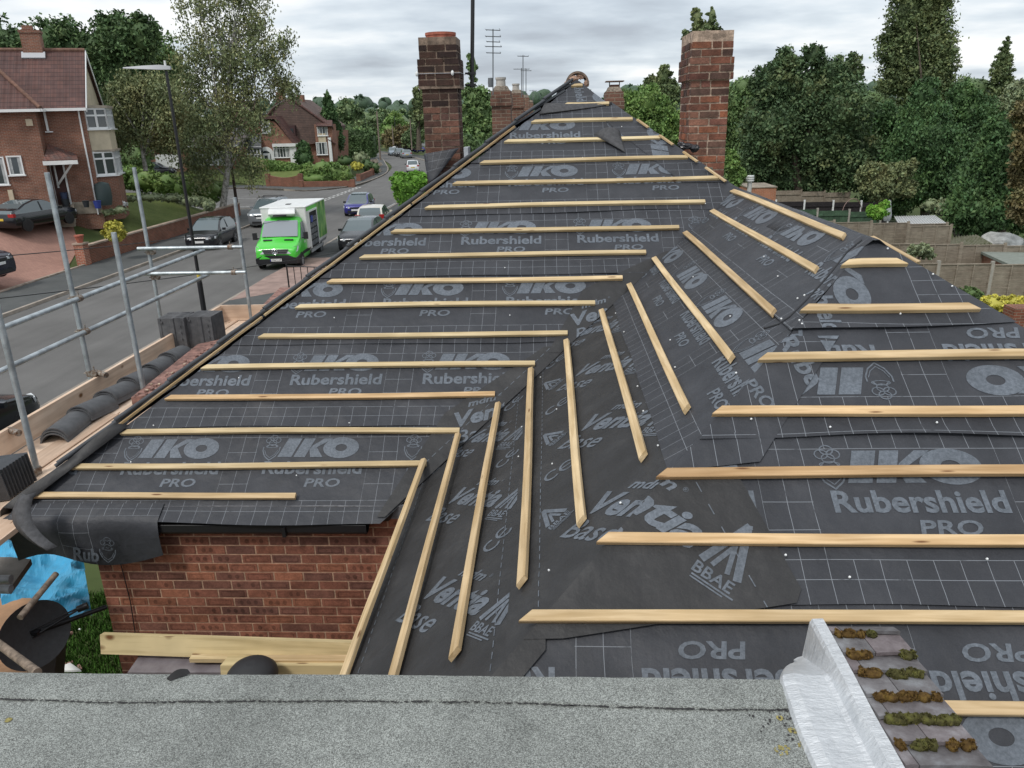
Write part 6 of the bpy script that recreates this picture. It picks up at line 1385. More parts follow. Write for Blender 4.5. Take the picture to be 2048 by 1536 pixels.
p_black = paint('black_paint', (.010, .012, .016)); p_silver = paint('silver_paint', (.34, .37, .40), .3, .6); p_blue = paint('blue_paint', (.035, .035, .22), .25, .3); p_cream = paint('cream_paint', (.62, .58, .50), .3, 0.); p_white = paint('white_car_paint', (.72, .73, .74), .3, 0.); p_dgrey = paint('dark_grey_paint', (.045, .048, .055), .25, .5); p_navy = paint('dark_navy_paint', (.018, .020, .040), .25, .4); p_sil2 = paint('pale_blue_grey_paint', (.26, .32, .38), .3, .5)
SOUTH = -PI/2
def put(cx, cy, ang): return dict(x=cx, y=cy, rz=ang)
car('parked_car', 'small black hatchback parked facing us by the garden wall', -18.75, 42.6, 0, SOUTH+.06, p_black, L=3.95, W=1.73, Ht=1.52, kind='hatch')
car('parked_car', 'silver four-wheel-drive car with roof bars behind the van', -18.6, 51.9, 0, SOUTH+.04, p_silver, L=4.5, W=1.82, Ht=1.68, kind='suv')
car('small_car', 'dark blue small car with grey roof driving towards us', -13.75, 56.9, 0, SOUTH+.06, p_blue, L=3.85, W=1.72, Ht=1.41, kind='mini', roofm=mat('grey_roof', (.20, .25, .27), .25))
x_, y_ = at(757, 462, .1); car('parked_car', 'cream estate car on the near pavement, partly behind the roof edge', -10.7, 47.8, .1, PI/2+.10, p_cream, L=4.5, W=1.75, Ht=1.47, kind='estate')
x_, y_ = at(700, 505, .1); car('parked_car', 'dark car nosing out just above the roof edge below the estate', -9.85, 40.8, .1, SOUTH+.0, p_dgrey, L=4.2, W=1.78, Ht=1.48, kind='hatch')
car('small_car', 'small white rounded car driving away round the bend', -17.6, 103.5, 0, PI/2+.18, p_white, L=3.6, W=1.66, Ht=1.49, kind='mini')
zc = ter(-26.5, 38); pc1 = D(28, 486, 37.2); car('parked_car', 'glossy black fastback on the block-paved drive, seen from behind', pc1[0]-.15, 39.4, ter(pc1[0]-.4, 39.2)+.12, rad(82), p_black, L=4.5, W=1.8, Ht=1.43, kind='saloon', rim=m_tyre)
pc2 = G(20, 585, .3); car('parked_car', 'dark navy off-road car at the left edge with silver grille', -24.75, 30.6, ter(-24.75, 30.6)-.05, rad(-4), p_navy, L=4.8, W=1.95, Ht=1.8, kind='suv')
pc3 = G(20, 850, 0.); car('parked_car', 'black car parked below the scaffold at the left edge', -12.4, 13.9, 0, PI/2-.02, p_black, L=4.2, W=1.78, Ht=1.45, kind='hatch')
for i, (px, py, pm, kd, lb, rz) in enumerate(((787, 311, p_sil2, 'hatch', 'pale blue-grey hatchback, leftmost of the far parked cars', SOUTH+.3), (800, 313, p_dgrey, 'hatch', 'dark grey hatchback between the far parked cars', SOUTH+.3), (812, 316, p_silver, 'hatch', 'silver-grey car nearest us in the far parked group', PI/2+.3), (817, 305, p_navy, 'saloon', 'long navy car across the rear of the far parked group', PI/2+.9), (832, 305, p_blue, 'hatch', 'dark blue car at the right end of the far parked group', PI/2+.9), (789, 300, p_white, 'hatch', 'white car just behind the far parked group', SOUTH+.3), (705, 337, p_sil2, 'hatch', 'pale green-grey car on the drive behind the laurel hedge', SOUTH-.9))):
    x, y = at(px, py, 0); car('parked_car', lb, x, y, .02 if i < 6 else .3, rz, pm, kind=kd)
x, y = at(372, 345, 1.5); 
car('parked_car', 'dark car in front of the white garage door', -43.5, 87, 1.2, .2, p_dgrey, kind='saloon')
# ---- the green delivery van
gz = 0
van = thing('delivery_van', 'bright green and white refrigerated delivery van with its side shutter open', 'van', (-12.55, 37.5, 0), SOUTH+rad(3))
p_green = paint('green_paint', (.075, .60, .05), .3, 0.)
# cab (x forward). profile stations from nose backwards
W2 = 1.0
pf = [(3.05, .62, 1.02), (2.98, .40, 1.15), (2.80, .36, 1.25), (2.30, .36, 1.46), (2.02, .36, 1.56), (1.60, .36, 2.18), (1.38, .36, 2.42), (1.15, .36, 2.50), (.55, .36, 2.52)]
rings_ = []
for (x, z0, zt) in pf:
    w_ = W2*(.86 if x > 3.0 else .93 if x > 2.9 else .975 if x > 2.7 else 1.); bz = min(zt-.04, 1.42); top = 1 if zt > 1.7 else 0; wr = w_*(.84 if zt > 2.3 else .88 if top else .90)
    half = [(0, z0), (w_*.94, z0), (w_, z0+.14), (w_, (z0+bz)/2), (w_*.985, bz), (wr+.02 if top else w_*.95, zt-.10 if top else zt-.02), (wr-.10, zt-.01), (0, zt+.03)]
    rings_.append([(x, a, b_) for a, b_ in half]+[(x, -a, b_) for a, b_ in reversed(half[1:-1])])
bd, gl_ = MB(), MB(); n = len(rings_[0])
for j in range(len(rings_)-1):
    for i in range(n):
        k2 = (i+1) % n; bd.add([rings_[j][i], rings_[j][k2], rings_[j+1][k2], rings_[j+1][i]], [(0, 1, 2, 3)], 0, True)
bd.add(rings_[0], [tuple(range(n-1, -1, -1))]); bd.add(rings_[-1], [tuple(range(n))])
o = bd.build('cab', p_green, van, world=False); bm = bmesh.new(); bm.from_mesh(o.data); bmesh.ops.remove_doubles(bm, verts=bm.verts, dist=.0005); bmesh.ops.recalc_face_normals(bm, faces=bm.faces); bm.to_mesh(o.data); bm.free()
q = MB(); q.ext([(2.045, -.86, 1.60), (2.045, .86, 1.60), (1.50, .80, 2.36), (1.50, -.80, 2.36)], (.022, 0, .016)); q.build('windscreen', mat('windscreen_glass', (.24, .27, .30), .10, spec=.9), van, world=False)  # windscreen's pale base colour stands in for reflected sky
for sy in (-1, 1):
    q = MB(); q.ext([(1.98, sy*1.0, 1.46), (1.02, sy*1.0, 1.42), (1.02, sy*.90, 2.26), (1.42, sy*.90, 2.26)], (0, sy*.015, .002)); q.build('side_window', m_carglass, van, world=False)
    q = MB(); q.loft([[(3.03, sy*.50, .86), (3.0, sy*.52, 1.06), (2.80, sy*.90, 1.24), (2.62, sy*1.0, 1.20), (2.74, sy*.98, .98), (2.98, sy*.86, .84)], [(3.08, sy*.52, .88), (3.05, sy*.54, 1.05), (2.84, sy*.93, 1.25), (2.66, sy*1.02, 1.20), (2.78, sy*1.01, .99), (3.03, sy*.88, .86)]], closed=True); o = q.build('headlight', m_lampg, van, world=False)
    bm = bmesh.new(); bm.from_mesh(o.data); bmesh.ops.recalc_face_normals(bm, faces=bm.faces); bm.to_mesh(o.data); bm.free()
    q = MB(); q.box((1.92, sy*1.22, 1.62), (.10, .20, .36)); q.box((1.9, sy*1.08, 1.50), (.05, .16, .05)); q.build('wing_mirror', m_black, van, world=False)
    q = MB(); q.box((2.35, sy*.5, 1.475), (.10, .42, .03), R=Matrix.Rotation(.42, 3, 'Y')); q.build('bonnet_vent', m_black, van, world=False)
q = MB(); q.loft([[(3.04, -.95, .35), (3.04, .95, .35), (3.06, .96, .62), (3.05, .60, .80), (3.05, -.60, .80), (3.06, -.96, .62)], [(2.55, -1.03, .30), (2.55, 1.03, .30), (2.55, 1.03, .72), (2.6, .9, .8), (2.6, -.9, .8), (2.55, -1.03, .72)]], closed=True); o = q.build('bumper', m_black, van, world=False)
bm = bmesh.new(); bm.from_mesh(o.data); bmesh.ops.recalc_face_normals(bm, faces=bm.faces); bm.to_mesh(o.data); bm.free()
q = MB(); q.ext([(3.075, -.50, .86), (3.075, .50, .86), (3.04, .62, 1.10), (3.04, -.62, 1.10)], (.03, 0, 0)); gr_ = q.build('grille', m_grille, van, world=False)
q = MB()
for z_ in (.90, .99, 1.07): q.box((3.105-(z_-.9)*.15, 0, z_), (.02, 1.06+(z_-.9)*.8, .016))
q.build('grille_bars', m_rim, van, world=False)
q = MB(); a = [(3.135, .125*math.cos(t_), .985+.125*math.sin(t_)) for t_ in [2*PI*i/24 for i in range(25)]]; q.pipe(a, .014, 6)
for k_ in range(3): ang = PI/2+k_*2*PI/3; q.tube((3.135, 0, .985), (3.135, .12*math.cos(ang), .985+.12*math.sin(ang)), .026, .006, 6)
q.build('star_emblem', mat('chrome', (.75, .76, .78), .12, metal=1.), van, world=False)
q = MB(); q.box((3.09, 0, .56), (.02, .54, .13)); pl = q.build('number_plate', m_plate, van, world=False)
tx = fitw(text2d('YD67 LXP', .08, .01), .46); q = MB(); q.add([(3.102, x-.21, .525+y) for x, y in tx[0]], tx[1]); q.add([(3.1015, y_, z_) for y_, z_ in ((-.27, .495), (-.225, .495), (-.225, .625), (-.27, .625))], [(0, 1, 2, 3)], 1); o = q.build('plate_letters', [m_black, p_blue], van, world=False); o.parent = pl
q = MB(); q.box((-.25, .88, .32), (.02, .02, .02)); 
# box body
q = MB(); x0, x1, wz, bz0, bz1 = -3.05, 1.02, 1.10, .78, 3.02
q.box(((x0+x1)/2, 0, (bz0+bz1)/2), (x1-x0, wz*2, bz1-bz0)); q.build('cargo_box', mat('box_white', (.70, .71, .69), .4, var=.05), van, world=False, bevel=.05)
q = MB(); q.box(((x0+x1)/2, 0, bz1-.03), (x1-x0+.06, wz*2+.06, .08)); q.build('roof_rim', m_white, van, world=False, bevel=.03)
q = MB(); q.box((-.1, 0, bz1+.02), (.32, .22, .04)); q.build('roof_vent', m_black, van, world=False)
q = MB(); q.ext([(1.02, -.72, 2.58), (1.5, -.62, 2.60), (1.62, -.55, 2.72), (1.45, -.6, 2.92), (1.02, -.68, 2.96)], (0, 1.3, 0)); q.build('fridge_unit', m_white, van, world=False, bevel=.05); q = MB(); q.box((1.62, .0, 2.64), (.10, .62, .06)); q.build('fridge_grille', m_black, van, world=False)
m_graf, t, b = newmat('leafy_print', .4, .4); g = t.nodes.new('ShaderNodeTexCoord'); mp = t.nodes.new('ShaderNodeMapping'); mp.inputs['Scale'].default_value = (1.7, 1, .55); t.links.new(g.outputs['Object'], mp.inputs[0])
t.links.new(rampn(t, noisen(t, mp.outputs[0], 1.6, 6, .65), [(.34, (.01, .05, .02)), (.45, (.05, .22, .04)), (.55, (.16, .38, .08)), (.66, (.42, .48, .20))]), b.inputs['Base Color'])
for sy in (1, -1):
    q = MB(); q.box((-2.05, sy*(wz+.012), 1.98), (1.9, .02, 2.0)); q.build('printed_panel', m_graf, van, world=False)
    q = MB(); q.box(((x0+x1)/2+.02, sy*(wz+.008), 2.86), (x1-x0-.3, .02, .22)); q.build('green_band', p_green, van, world=False)
sy = 1
q = MB(); q.box((-.22, sy*(wz+.004), 1.70), (1.62, .02, 1.98)); q.build('shutter_opening', m_dark, van, world=False)
q = MB(); q.box((-.22, sy*(wz+.03), 2.70), (1.7, .06, .10)); q.box((-1.05, sy*(wz+.02), 1.72), (.07, .05, 2.0)); q.box((.60, sy*(wz+.02), 1.72), (.07, .05, 2.0)); q.build('shutter_frame', m_upvc, van, world=False)
rg = random.Random(2); q = MB()
for i in range(4):
    for j in range(5): q.box((-.86+i*.38, sy*(wz+.02), .95+j*.32), (.30, .02, .24)); 
q.build('crates_inside', mat('crate_dark', (.05, .06, .07), .6, var=.6, vscale=6, var2=(.20, .21, .22)), van, world=False)
q = MB(); q.box((.12, wz+.04, 2.25), (.36, .03, .34)); q.build('blue_crate', mat('crate_blue', (.02, .04, .30), .5), van, world=False)
q = MB(); q.box(((x0+x1)/2-.2, 0, .70), (x1-x0-.4, 2.06, .14)); q.box((-.9, sy*1.04, .52), (2.6, .05, .16)); q.box((-.9, -sy*1.04, .52), (2.6, .05, .16)); q.build('side_guard', mat('alu_guard', (.45, .46, .47), .5, metal=.3), van, world=False)
for sx in (2.25, -1.75):
    for s2 in (-1, 1):
        q = MB(); q.lathe((sx, s2*.92, .35), [(.2, -.12), (.35, -.11), (.35, .11), (.2, .12)], 24, axis='Y'); wo = q.build('wheel', m_tyre, van, world=False)
        q = MB(); q.lathe((sx, s2*1.03, .35), [(.06, -.02), (.21, -.012), (.21, .012), (.06, .02)], 18, axis='Y', smooth=False); r_o = q.build('hub', mat('hub_grey', (.22, .23, .24), .5, metal=.4), van, world=False); r_o.parent = wo
for s2 in (-1, 1):
    q = MB(); q.lathe((2.25, s2*.985, .38), [(.43, -.01), (.43, .03)], 24, axis='Y'); q.build('wheel_arch', m_black, van, world=False)
    q = MB(); q.box((1.2, s2*1.005, .72), (1.5, .02, .16)); q.build('side_strip', m_black, van, world=False)
van.scale = (.97, .97, .875)
tx = fitw(text2d('ASDA', .12, .02), .36); q = MB(); q.add([(1.62-x, 1.013, 1.18+y) for x, y in tx[0]], tx[1]); q.build('door_logo', m_white, van, world=False)
# ------------------------------------------------------------------ fences, railing
rl = thing('railing', 'short black iron railing above the front of the crossover', 'railing', tuple(G(577, 590, KH))); a, b_ = G(577, 598, 0.), G(640, 590, 0.)
a = G(580, 590, KH); b_ = np.array([a[0]+3.3, a[1]+.4, KH]); q = MB()
for i in range(14): t_ = i/13; p = a+(b_-a)*t_; q.tube(p, p+[0, 0, 1.12-.25*t_], .016, n=6)
q.tube(a+[0, 0, 1.12], b_+[0, 0, .87], .02, n=6); q.tube(a+[0, 0, .2], b_+[0, 0, .15], .015, n=6); q.tube(a, a+[0, 0, 1.2], .03, n=8); q.build('bars', m_black, rl)
# ------------------------------------------------------------------ houses
m_hb = mat_brick('w_house_brick', (.27, .105, .065), (.19, .08, .055), (.30, .23, .18), ms=.012)
m_hb2 = mat_brick('w_house_brick_two', (.29, .115, .07), (.22, .09, .06), (.30, .22, .17), ms=.012)
m_brt = mat_tiles('w_brown_tiles', (.13, .065, .055), (.10, .055, .05), gauge=.34, width=.30)
m_brt2 = mat_tiles('w_tile_hanging', (.125, .080, .066), (.10, .068, .058), gauge=.20, width=.17, wave=False)
m_cream = mat('w_cream_render', (.52, .45, .33), .85, var=.12, vscale=1.5)
m_stone = mat('w_plinth_stone', (.30, .26, .21), .9, var=.3, vscale=2)
m_curtain = mat('curtain', (.38, .40, .40), .8, var=.2, vscale=6)
def window(parent, c, w_, h_, n=(0, -1), cols=2, topl=0., name='window', sill=True, fr=.07):
    """c = middle of the opening on the wall face; n = outward direction"""
    nx_, ny_ = n; T = Vector((-ny_, nx_, 0)); N_ = Vector((nx_, ny_, 0)); Z = Vector((0, 0, 1)); C = Vector(c); R = Matrix((T, N_, Z)).transposed()
    g_ = MB(); g_.box(C+N_*.012, (w_, .02, h_), R=R); w_o = g_.build(name, m_glass, parent)
    q = MB()
    for s_ in (-1, 1): q.box(C+T*s_*(w_/2)+N_*.035, (fr, .07, h_+fr), R=R); q.box(C+Z*s_*(h_/2)+N_*.033, (w_, .066, fr), R=R)
    for i in range(1, cols): q.box(C+T*(-w_/2+w_*i/cols)+N_*.034, (fr*.9, .06, h_), R=R)
    if topl: q.box(C+Z*(h_/2-topl)+N_*.032, (w_, .055, fr*.8), R=R)
    f_ = q.build('frame', m_upvc, parent); f_.parent = w_o; f_.matrix_parent_inverse = Matrix(); 
    if sill: q = MB(); q.box(C-Z*(h_/2+fr*.7)+N_*.07, (w_+.2, .16, .06), R=R); s_ = q.build('sill', m_upvc, parent); s_.parent = w_o
    q = MB(); rg = random.Random(int(abs(C.x*7+C.z*3)*10)); q.box(C+T*(-w_*.33)+N_*.024, (w_*.22, .004, h_*.9), R=R); q.box(C+T*(w_*.33)+N_*.024, (w_*.22, .004, h_*.9), R=R); cu = q.build('curtains', m_curtain, parent); cu.parent = w_o
    return w_o
# ---- left brick house
Yh = 43.0; hb_ = D(95, 430, Yh); zg = ter(-29, 46)
HX, HA = -24.94, rad(22)
LH = thing('brick_house', 'left-hand red brick house with brown tiled roof, bay windows and open porch', 'house', (HX, Yh, zg))
def D3(px, py, Y):     # picture point on the wall line of the turned house, given in the unturned frame
    off = Yh-Y; d = ray(px, py); n_ = (math.sin(HA), -math.cos(HA)); t_ = (HX*n_[0]+Yh*n_[1]+off)/(d[0]*n_[0]+d[1]*n_[1]); p = d*t_; a_ = (p[0]-HX)*math.cos(HA)+(p[1]-Yh)*math.sin(HA)
    return np.array([HX+a_, Y, H+p[2]])
xr0 = HX; ze = D3(160, 212, Yh)[2]; zr = ze+(H+.0903*46.0-ze)*1.0; xl = HX-16.
dep = 6.6; yb = Yh+dep
q = MB(); q.box(((xl+xr0)/2, Yh+dep/2, (ze+zg)/2-.5), (xr0-xl, dep, ze-zg+1)); q.build('wall', m_hb, LH)
xp = D3(86, 300, Yh-.9)[0]
q = MB(); q.box(((xl+xp)/2, Yh-.44, (ze+zg)/2-.5), (xp-xl, .95, ze-zg+1)); q.build('projecting_wall', m_hb, LH)
q = MB(); q.ext([(xr0+.02, Yh, ze), (xr0+.02, yb, ze), (xr0+.02, Yh+dep/2, zr-.1)], (-.3, 0, 0)); q.build('gable', m_cream, LH)
q = MB(); ov = .38
P_ = [(xl, Yh-ov, ze-.12), (xr0+.18, Yh-ov, ze-.12), (xr0+.18, Yh+dep/2, zr), (xl, Yh+dep/2, zr)]; q.ext(P_, (0, -.03, -.10)); q.ext([(xl, yb+ov, ze-.12), (xr0+.18, yb+ov, ze-.12), (xr0+.18, Yh+dep/2, zr), (xl, Yh+dep/2, zr)], (0, .03, -.10))
rf_ = q.build('roof', m_brt, LH)
# lower front hip at the left
a = Vector(D3(0, 152, Yh+.9)); q = MB(); hx = xp+.35; s_ = (zr-ze+.12)/(dep/2+ov)
q.ext([(xl, Yh-1.3, ze-.15), (hx, Yh-1.3, ze-.15), (hx-2.5, Yh-1.3+2.9, ze-.15+2.9*s_+.05), (xl, Yh-1.3+2.9, ze-.15+2.9*s_+.05)], (0, -.03, -.10)); q.ext([(hx, Yh-1.3, ze-.15), (hx+.0, Yh-.3, ze-.10), (hx-2.5, Yh+1.6, ze-.15+2.9*s_+.05)], (-.05, 0, -.08)); rr_ = q.build('front_roof', m_brt, LH)
q = MB(); q.tube((hx, Yh-1.3, ze-.08), (hx-2.5, Yh+1.6, ze-.15+2.9*s_+.1), .10, n=8); q.tube((xl, Yh+dep/2, zr+.02), (xr0+.18, Yh+dep/2, zr+.02), .11, n=8); q.build('ridge_tiles', mat('ridge_brown', (.16, .085, .06), .85, var=.3), LH)
q = MB(); q.box(((xl+hx)/2, Yh-1.36, ze-.2), (hx-xl, .10, .14)); q.box(((hx+xr0)/2+.1, Yh-ov-.05, ze-.17), (xr0-hx+.2, .10, .14)); q.box((hx+.03, Yh-.85, ze-.2), (.1, 1.0, .14)); q.build('gutter', m_upvc, LH)
q = MB()
for (y0_, y1_) in ((Yh-ov, Yh+dep/2), (yb+ov, Yh+dep/2)): q.ext([(xr0+.19, y0_, ze-.32), (xr0+.19, y0_, ze-.10), (xr0+.19, y1_, zr+.02), (xr0+.19, y1_, zr-.2)], (.04, 0, 0))
q.build('bargeboard', m_upvc, LH)
x_ = D3(172, 300, Yh-.1)[0]; q = MB(); dpx = D3(157, 225, Yh-.1)[0]; q.tube((dpx, Yh-.1, zg-.2), (dpx, Yh-.1, ze-.2), .045, n=8); q.build('downpipe', m_upvc, LH)
# chimney on the ridge
cc_ = D3(68, 100, Yh+dep/2); q = MB(); q.box((cc_[0], Yh+dep/2, zr+.25), (.95, .8, 1.3)); q.box((cc_[0], Yh+dep/2, zr+.93), (1.05, .9, .14)); q.box((cc_[0]-.1, Yh+dep/2, zr+1.1), (.5, .4, .3)); ch_ = q.build('chimney', m_hb, LH); ch_.parent = rf_
q = MB(); q.box((cc_[0], Yh+dep/2-.45, zr-.28), (1.15, .10, .42), R=Matrix.Rotation(-.7, 3, 'X')); lead = q.build('lead_apron', mat('pale_lead', (.45, .46, .48), .6), LH); lead.parent = rf_
# side wall openings
def onwall(px, py, Y): return D3(px, py, Y)
c = onwall(31, 331, Yh-.92); window(LH, c, D3(44, 331, Yh)[0]-D3(17, 331, Yh)[0], D3(31, 313, Yh)[2]-D3(31, 349, Yh)[2], cols=1)
c = onwall(-2, 342, Yh-.92); window(LH, c, .62, 1.35, cols=1)
c = onwall(92, 240, Yh-.02); q = MB(); q.box((c[0], Yh-.06, c[2]), (.10, .1, 1.1)); q.box((c[0]+.05, Yh-.1, c[2]-.6), (.35, .16, .06)); q.build('narrow_window', m_upvc, LH)
c = onwall(59, 245, Yh-.92); q = MB(); q.box((c[0], Yh-.97, c[2]), (.30, .1, .34)); q.build('alarm_box', m_cream, LH)
c = onwall(25, 398, Yh-.92); q = MB(); q.box((c[0], Yh-1.0, c[2]), (.22, .16, .95)); q.tube((c[0]+.05, Yh-1., c[2]-.5), (c[0]+.05, Yh-1., c[2]-.75), .03, n=6); q.build('meter_cover', m_cream, LH)
q = MB(); q.box(((xl+xp)/2+.01, Yh-.93, zg+.18), (xp-xl, .04, .6)); q.box(((xp+xr0)/2, Yh-.02, zg+.2), (xr0-xp, .06, .66)); q.build('plinth', m_stone, LH)
# porch
px0, px1 = D3(93, 320, Yh-1.0)[0], D3(152, 320, Yh-1.0)[0]; pz0 = D3(110, 320, Yh-1.2)[2]; pz1 = D3(98, 288, Yh)[2]
q = MB(); q.ext([(px0-.1, Yh-1.35, pz0), (px1+.15, Yh-1.35, pz0), (px1-.1, Yh, pz0+.25), (px0+.05, Yh, pz1)], (0, 0, -.10)); q.build('porch_roof', mat_tiles('w_porch_tiles', (.20, .09, .07), (.13, .09, .08), gauge=.2, width=.2), LH)
q = MB(); q.box(((px0+px1)/2, Yh-1.36, pz0-.14), (px1-px0+.25, .10, .20)); q.box((px0-.06, Yh-.7, pz0-.14), (.1, 1.3, .2)); 
q.tube((px0+.12, Yh-.05, pz0-1.5), (px0+.12, Yh-.05, pz0-.1), .07, n=4); q.tube((px0+.12, Yh-.1, pz0-1.35), (px0+1.2, Yh-1.2, pz0-.2), .07, n=4); q.build('porch_bracket', m_white, LH)
dx0, dx1 = D3(108, 370, Yh)[0], D3(134, 370, Yh)[0]; q = MB(); q.box(((dx0+dx1)/2, Yh-.03, zg+1.55), (dx1-dx0, .08, 2.3)); q.build('doorway', mat('w_porch_dark', (.07, .035, .03), .9), LH)
q = MB(); q.box((dx0-.03, Yh-.08, zg+1.5), (.10, .12, 2.4)); q.box((dx1+.03, Yh-.08, zg+1.5), (.08, .12, 2.4)); q.build('door_frame', m_white, LH)
for i in range(4): q = MB(); q.box(((dx0+dx1)/2+.05, Yh-.25-.3*i, zg+.42-.16*i-.3), (dx1-dx0+.3, .34, .6)); q.build('step', m_stone, LH)
# two storey bay on the gable end, facing the street
by0, by1 = Yh+.25, Yh+3.9; bx = xr0+.95
def bay(z0, z1, m, nm): q = MB(); q.ext([(xr0-.05, by0, z0), (bx, by0+.55, z0), (bx, by1-.55, z0), (xr0-.05, by1, z0)], (0, 0, z1-z0)); return q.build(nm, m, LH)
zA0, zA1 = D3(178, 258, Yh)[2], D3(170, 216, Yh)[2]; zB0, zB1 = D3(190, 352, Yh)[2], D3(184, 304, Yh)[2]
bay(zg-.6, zB0, m_hb, 'bay_plinth'); bay(zB1, zA0, m_cream, 'bay_panel'); 
q = MB(); q.ext([(xr0-.1, by0-.12, zA1), (bx+.12, by0+.48, zA1), (bx+.12, by1-.48, zA1), (xr0-.1, by1+.12, zA1)], (0, 0, .14)); q.ext([(xr0-.1, by0-.1, zB1-.02), (bx+.14, by0+.5, zB1-.02), (bx+.14, by1-.5, zB1-.02), (xr0-.1, by1+.1, zB1-.02)], (0, 0, .10)); q.build('bay_ledge', m_stone, LH)
for z0, z1 in ((zA0, zA1), (zB0, zB1)):
    b_o = bay(z0, z1, m_glass, 'bay_window'); q = MB(); segs = [((xr0, by0), (bx, by0+.55), 2), ((bx, by0+.55), (bx, by1-.55), 4), ((bx, by1-.55), (xr0, by1), 2)]
    for (a, b_, k_) in segs:
        a, b_ = Vector(a), Vector(b_)
        for i in range(k_+1): p = a.lerp(b_, i/k_); q.box((p.x, p.y, (z0+z1)/2), (.11, .11, z1-z0))
        for z_ in (z0+.04, z1-.04, z1-.38): 
            mid = (a+b_)/2; d = b_-a; q.box((mid.x, mid.y, z_), (d.length, .10, .09), rz=math.atan2(d.y, d.x))
        mid = (a+b_)/2; d = b_-a; q.box((mid.x, mid.y, z0-.04), (d.length+.2, .26, .07), rz=math.atan2(d.y, d.x))
    f_ = q.build('frame', m_upvc, LH); f_.parent = b_o
    q = MB(); q.ext([(xr0, by0+.12, z0+.05), (bx-.12, by0+.6, z0+.05), (bx-.12, by1-.6, z0+.05), (xr0, by1-.12, z0+.05)], (0, 0, (z1-z0)*.8)); cu = q.build('blinds', m_curtain, LH); cu.parent = b_o
# things in the left garden
LH.rotation_euler = (0, 0, HA)
wb = thing('water_butt', 'dark water butt against the house corner', 'water butt', tuple(D(211, 410, Yh-.2))); c = D(211, 410, Yh-.2); q = MB(); q.lathe(tuple(c), [(.34, 0), (.42, .4), (.42, .9), (.36, 1.15), (.1, 1.25)], 16); q.build('barrel', mat('butt', (.03, .05, .05), .5), wb)
for i, (px, py, s_, mm, lb) in enumerate(((128, 392, .38, 'planter_blue', 'blue-black planter on the upper steps'), (131, 405, .42, 'planter_dark', 'dark planter on the middle steps'), (134, 418, .42, 'planter_dark', 'dark planter at the foot of the steps'), (97, 420, .36, 'planter_blue', 'small dark blue planter beside the steps'), (92, 402, .3, 'planter_ochre', 'ochre pot against the house plinth'), (172, 408, .35, 'planter_dark', 'dark tub under the downpipe'), (195, 409, .40, 'planter_royal', 'royal blue tub beside the water butt'))):
    c = D(px, py, Yh-1.0); q = MB(); q.lathe((c[0], c[1], c[2]-s_*.5), [(s_*.36, 0), (s_*.5, s_), (s_*.55, s_), (s_*.42, s_*.98)], 12); tag(q.build('planter', mat(mm, {'planter_blue': (.03, .045, .09), 'planter_dark': (.025, .03, .035), 'planter_ochre': (.35, .20, .07), 'planter_royal': (.03, .05, .25)}[mm], .5)), lb, 'planter')
# ---- garage and bungalow range behind the birch
Yg = 92.; zg2 = D(330, 338, Yg)[2]
GR = thing('garage', 'low brick garage with a white up-and-over door behind the birches', 'garage', tuple(D(330, 338, Yg))); a, b = D(300, 338, Yg), D(372, 293, Yg)
q = MB(); q.box(((a[0]+b[0])/2, Yg+3, (zg2-1+b[2])/2), (b[0]-a[0], 6, b[2]-zg2+1)); q.build('wall', m_hb2, GR); q = MB(); c0, c1 = D(315, 338, Yg), D(356, 308, Yg); q.box(((c0[0]+c1[0])/2, Yg-.04, (c0[2]+c1[2])/2), (c1[0]-c0[0], .12, c1[2]-c0[2])); q.build('garage_door', m_white, GR)
q = MB(); t_ = D(330, 282, Yg+2)[2]; q.ext([(a[0]-.4, Yg-.4, b[2]), (D(480, 293, Yg)[0], Yg-.4, b[2]), (D(480, 293, Yg)[0], Yg+4, t_+.5), (a[0]-.4, Yg+4, t_+.5)], (0, 0, -.15)); q.build('roof', mat('w_grey_roof', (.10, .085, .08), .9, var=.2), GR)
q = MB(); a2, b2 = D(372, 338, Yg+1), D(480, 293, Yg+1); q.box(((a2[0]+b2[0])/2, Yg+3.5, (zg2-1+b2[2])/2), (b2[0]-a2[0], 5, b2[2]-zg2+1)); q.build('side_range', m_hb2, GR); q = MB(); q.box(((a[0]+b2[0])/2, Yg-.42, b[2]-.05), (b2[0]-a[0]+.6, .12, .22)); q.build('gutter', m_upvc, GR)
for px in (388, 420, 450): c = D(px, 316, Yg+.95); window(GR, c, 1.7, 1.5, cols=3, topl=.4)
# ---- house with the arched door, and its conservatory front
Ya2 = 96.; HB = thing('brick_house', 'brick house with an arched white door and sloping gable edge', 'house', tuple(D(540, 330, Ya2)))
def W(px, py): return D(px, py, Ya2)
zb_ = D(540, 336, Ya2)[2]-.6
poly = [W(495, 333), W(590, 335), W(590, 292), W(548, 242), W(495, 242)]; poly[0][2] = zb_; poly[1][2] = zb_; q = MB(); q.ext(poly, (0, 2.2, 0)); q.build('wall', m_hb2, HB)
q = MB(); q.ext([W(593, 294)+[0, -.3, 0], W(550, 238)+[0, -.3, 0], W(490, 238)+[0, -.3, 0], W(490, 232)+[0, -.3, 0], W(552, 232)+[0, -.3, 0], W(598, 292)+[0, -.3, 0]], (0, 2.4, 0)); rf2 = q.build('roof', m_brt, HB)
q = MB(); q.box(tuple(D(563, 206, Ya2+5)), (.9, .8, 2.6)); q.build('chimney', m_hb2, HB)
c = W(532, 255); window(HB, c, 1.0, 1.25, cols=2)
c = W(563, 303); window(HB, c, 1.9, 1.35, cols=5, topl=.35)
c = W(534, 316); q = MB(); n_ = 16; V = [(c[0]+.95*math.cos(PI*i/n_), Ya2-.12, c[2]+.35+.95*math.sin(PI*i/n_)) for i in range(n_+1)]+[(c[0]-.95, Ya2-.12, zb_), (c[0]+.95, Ya2-.12, zb_)]
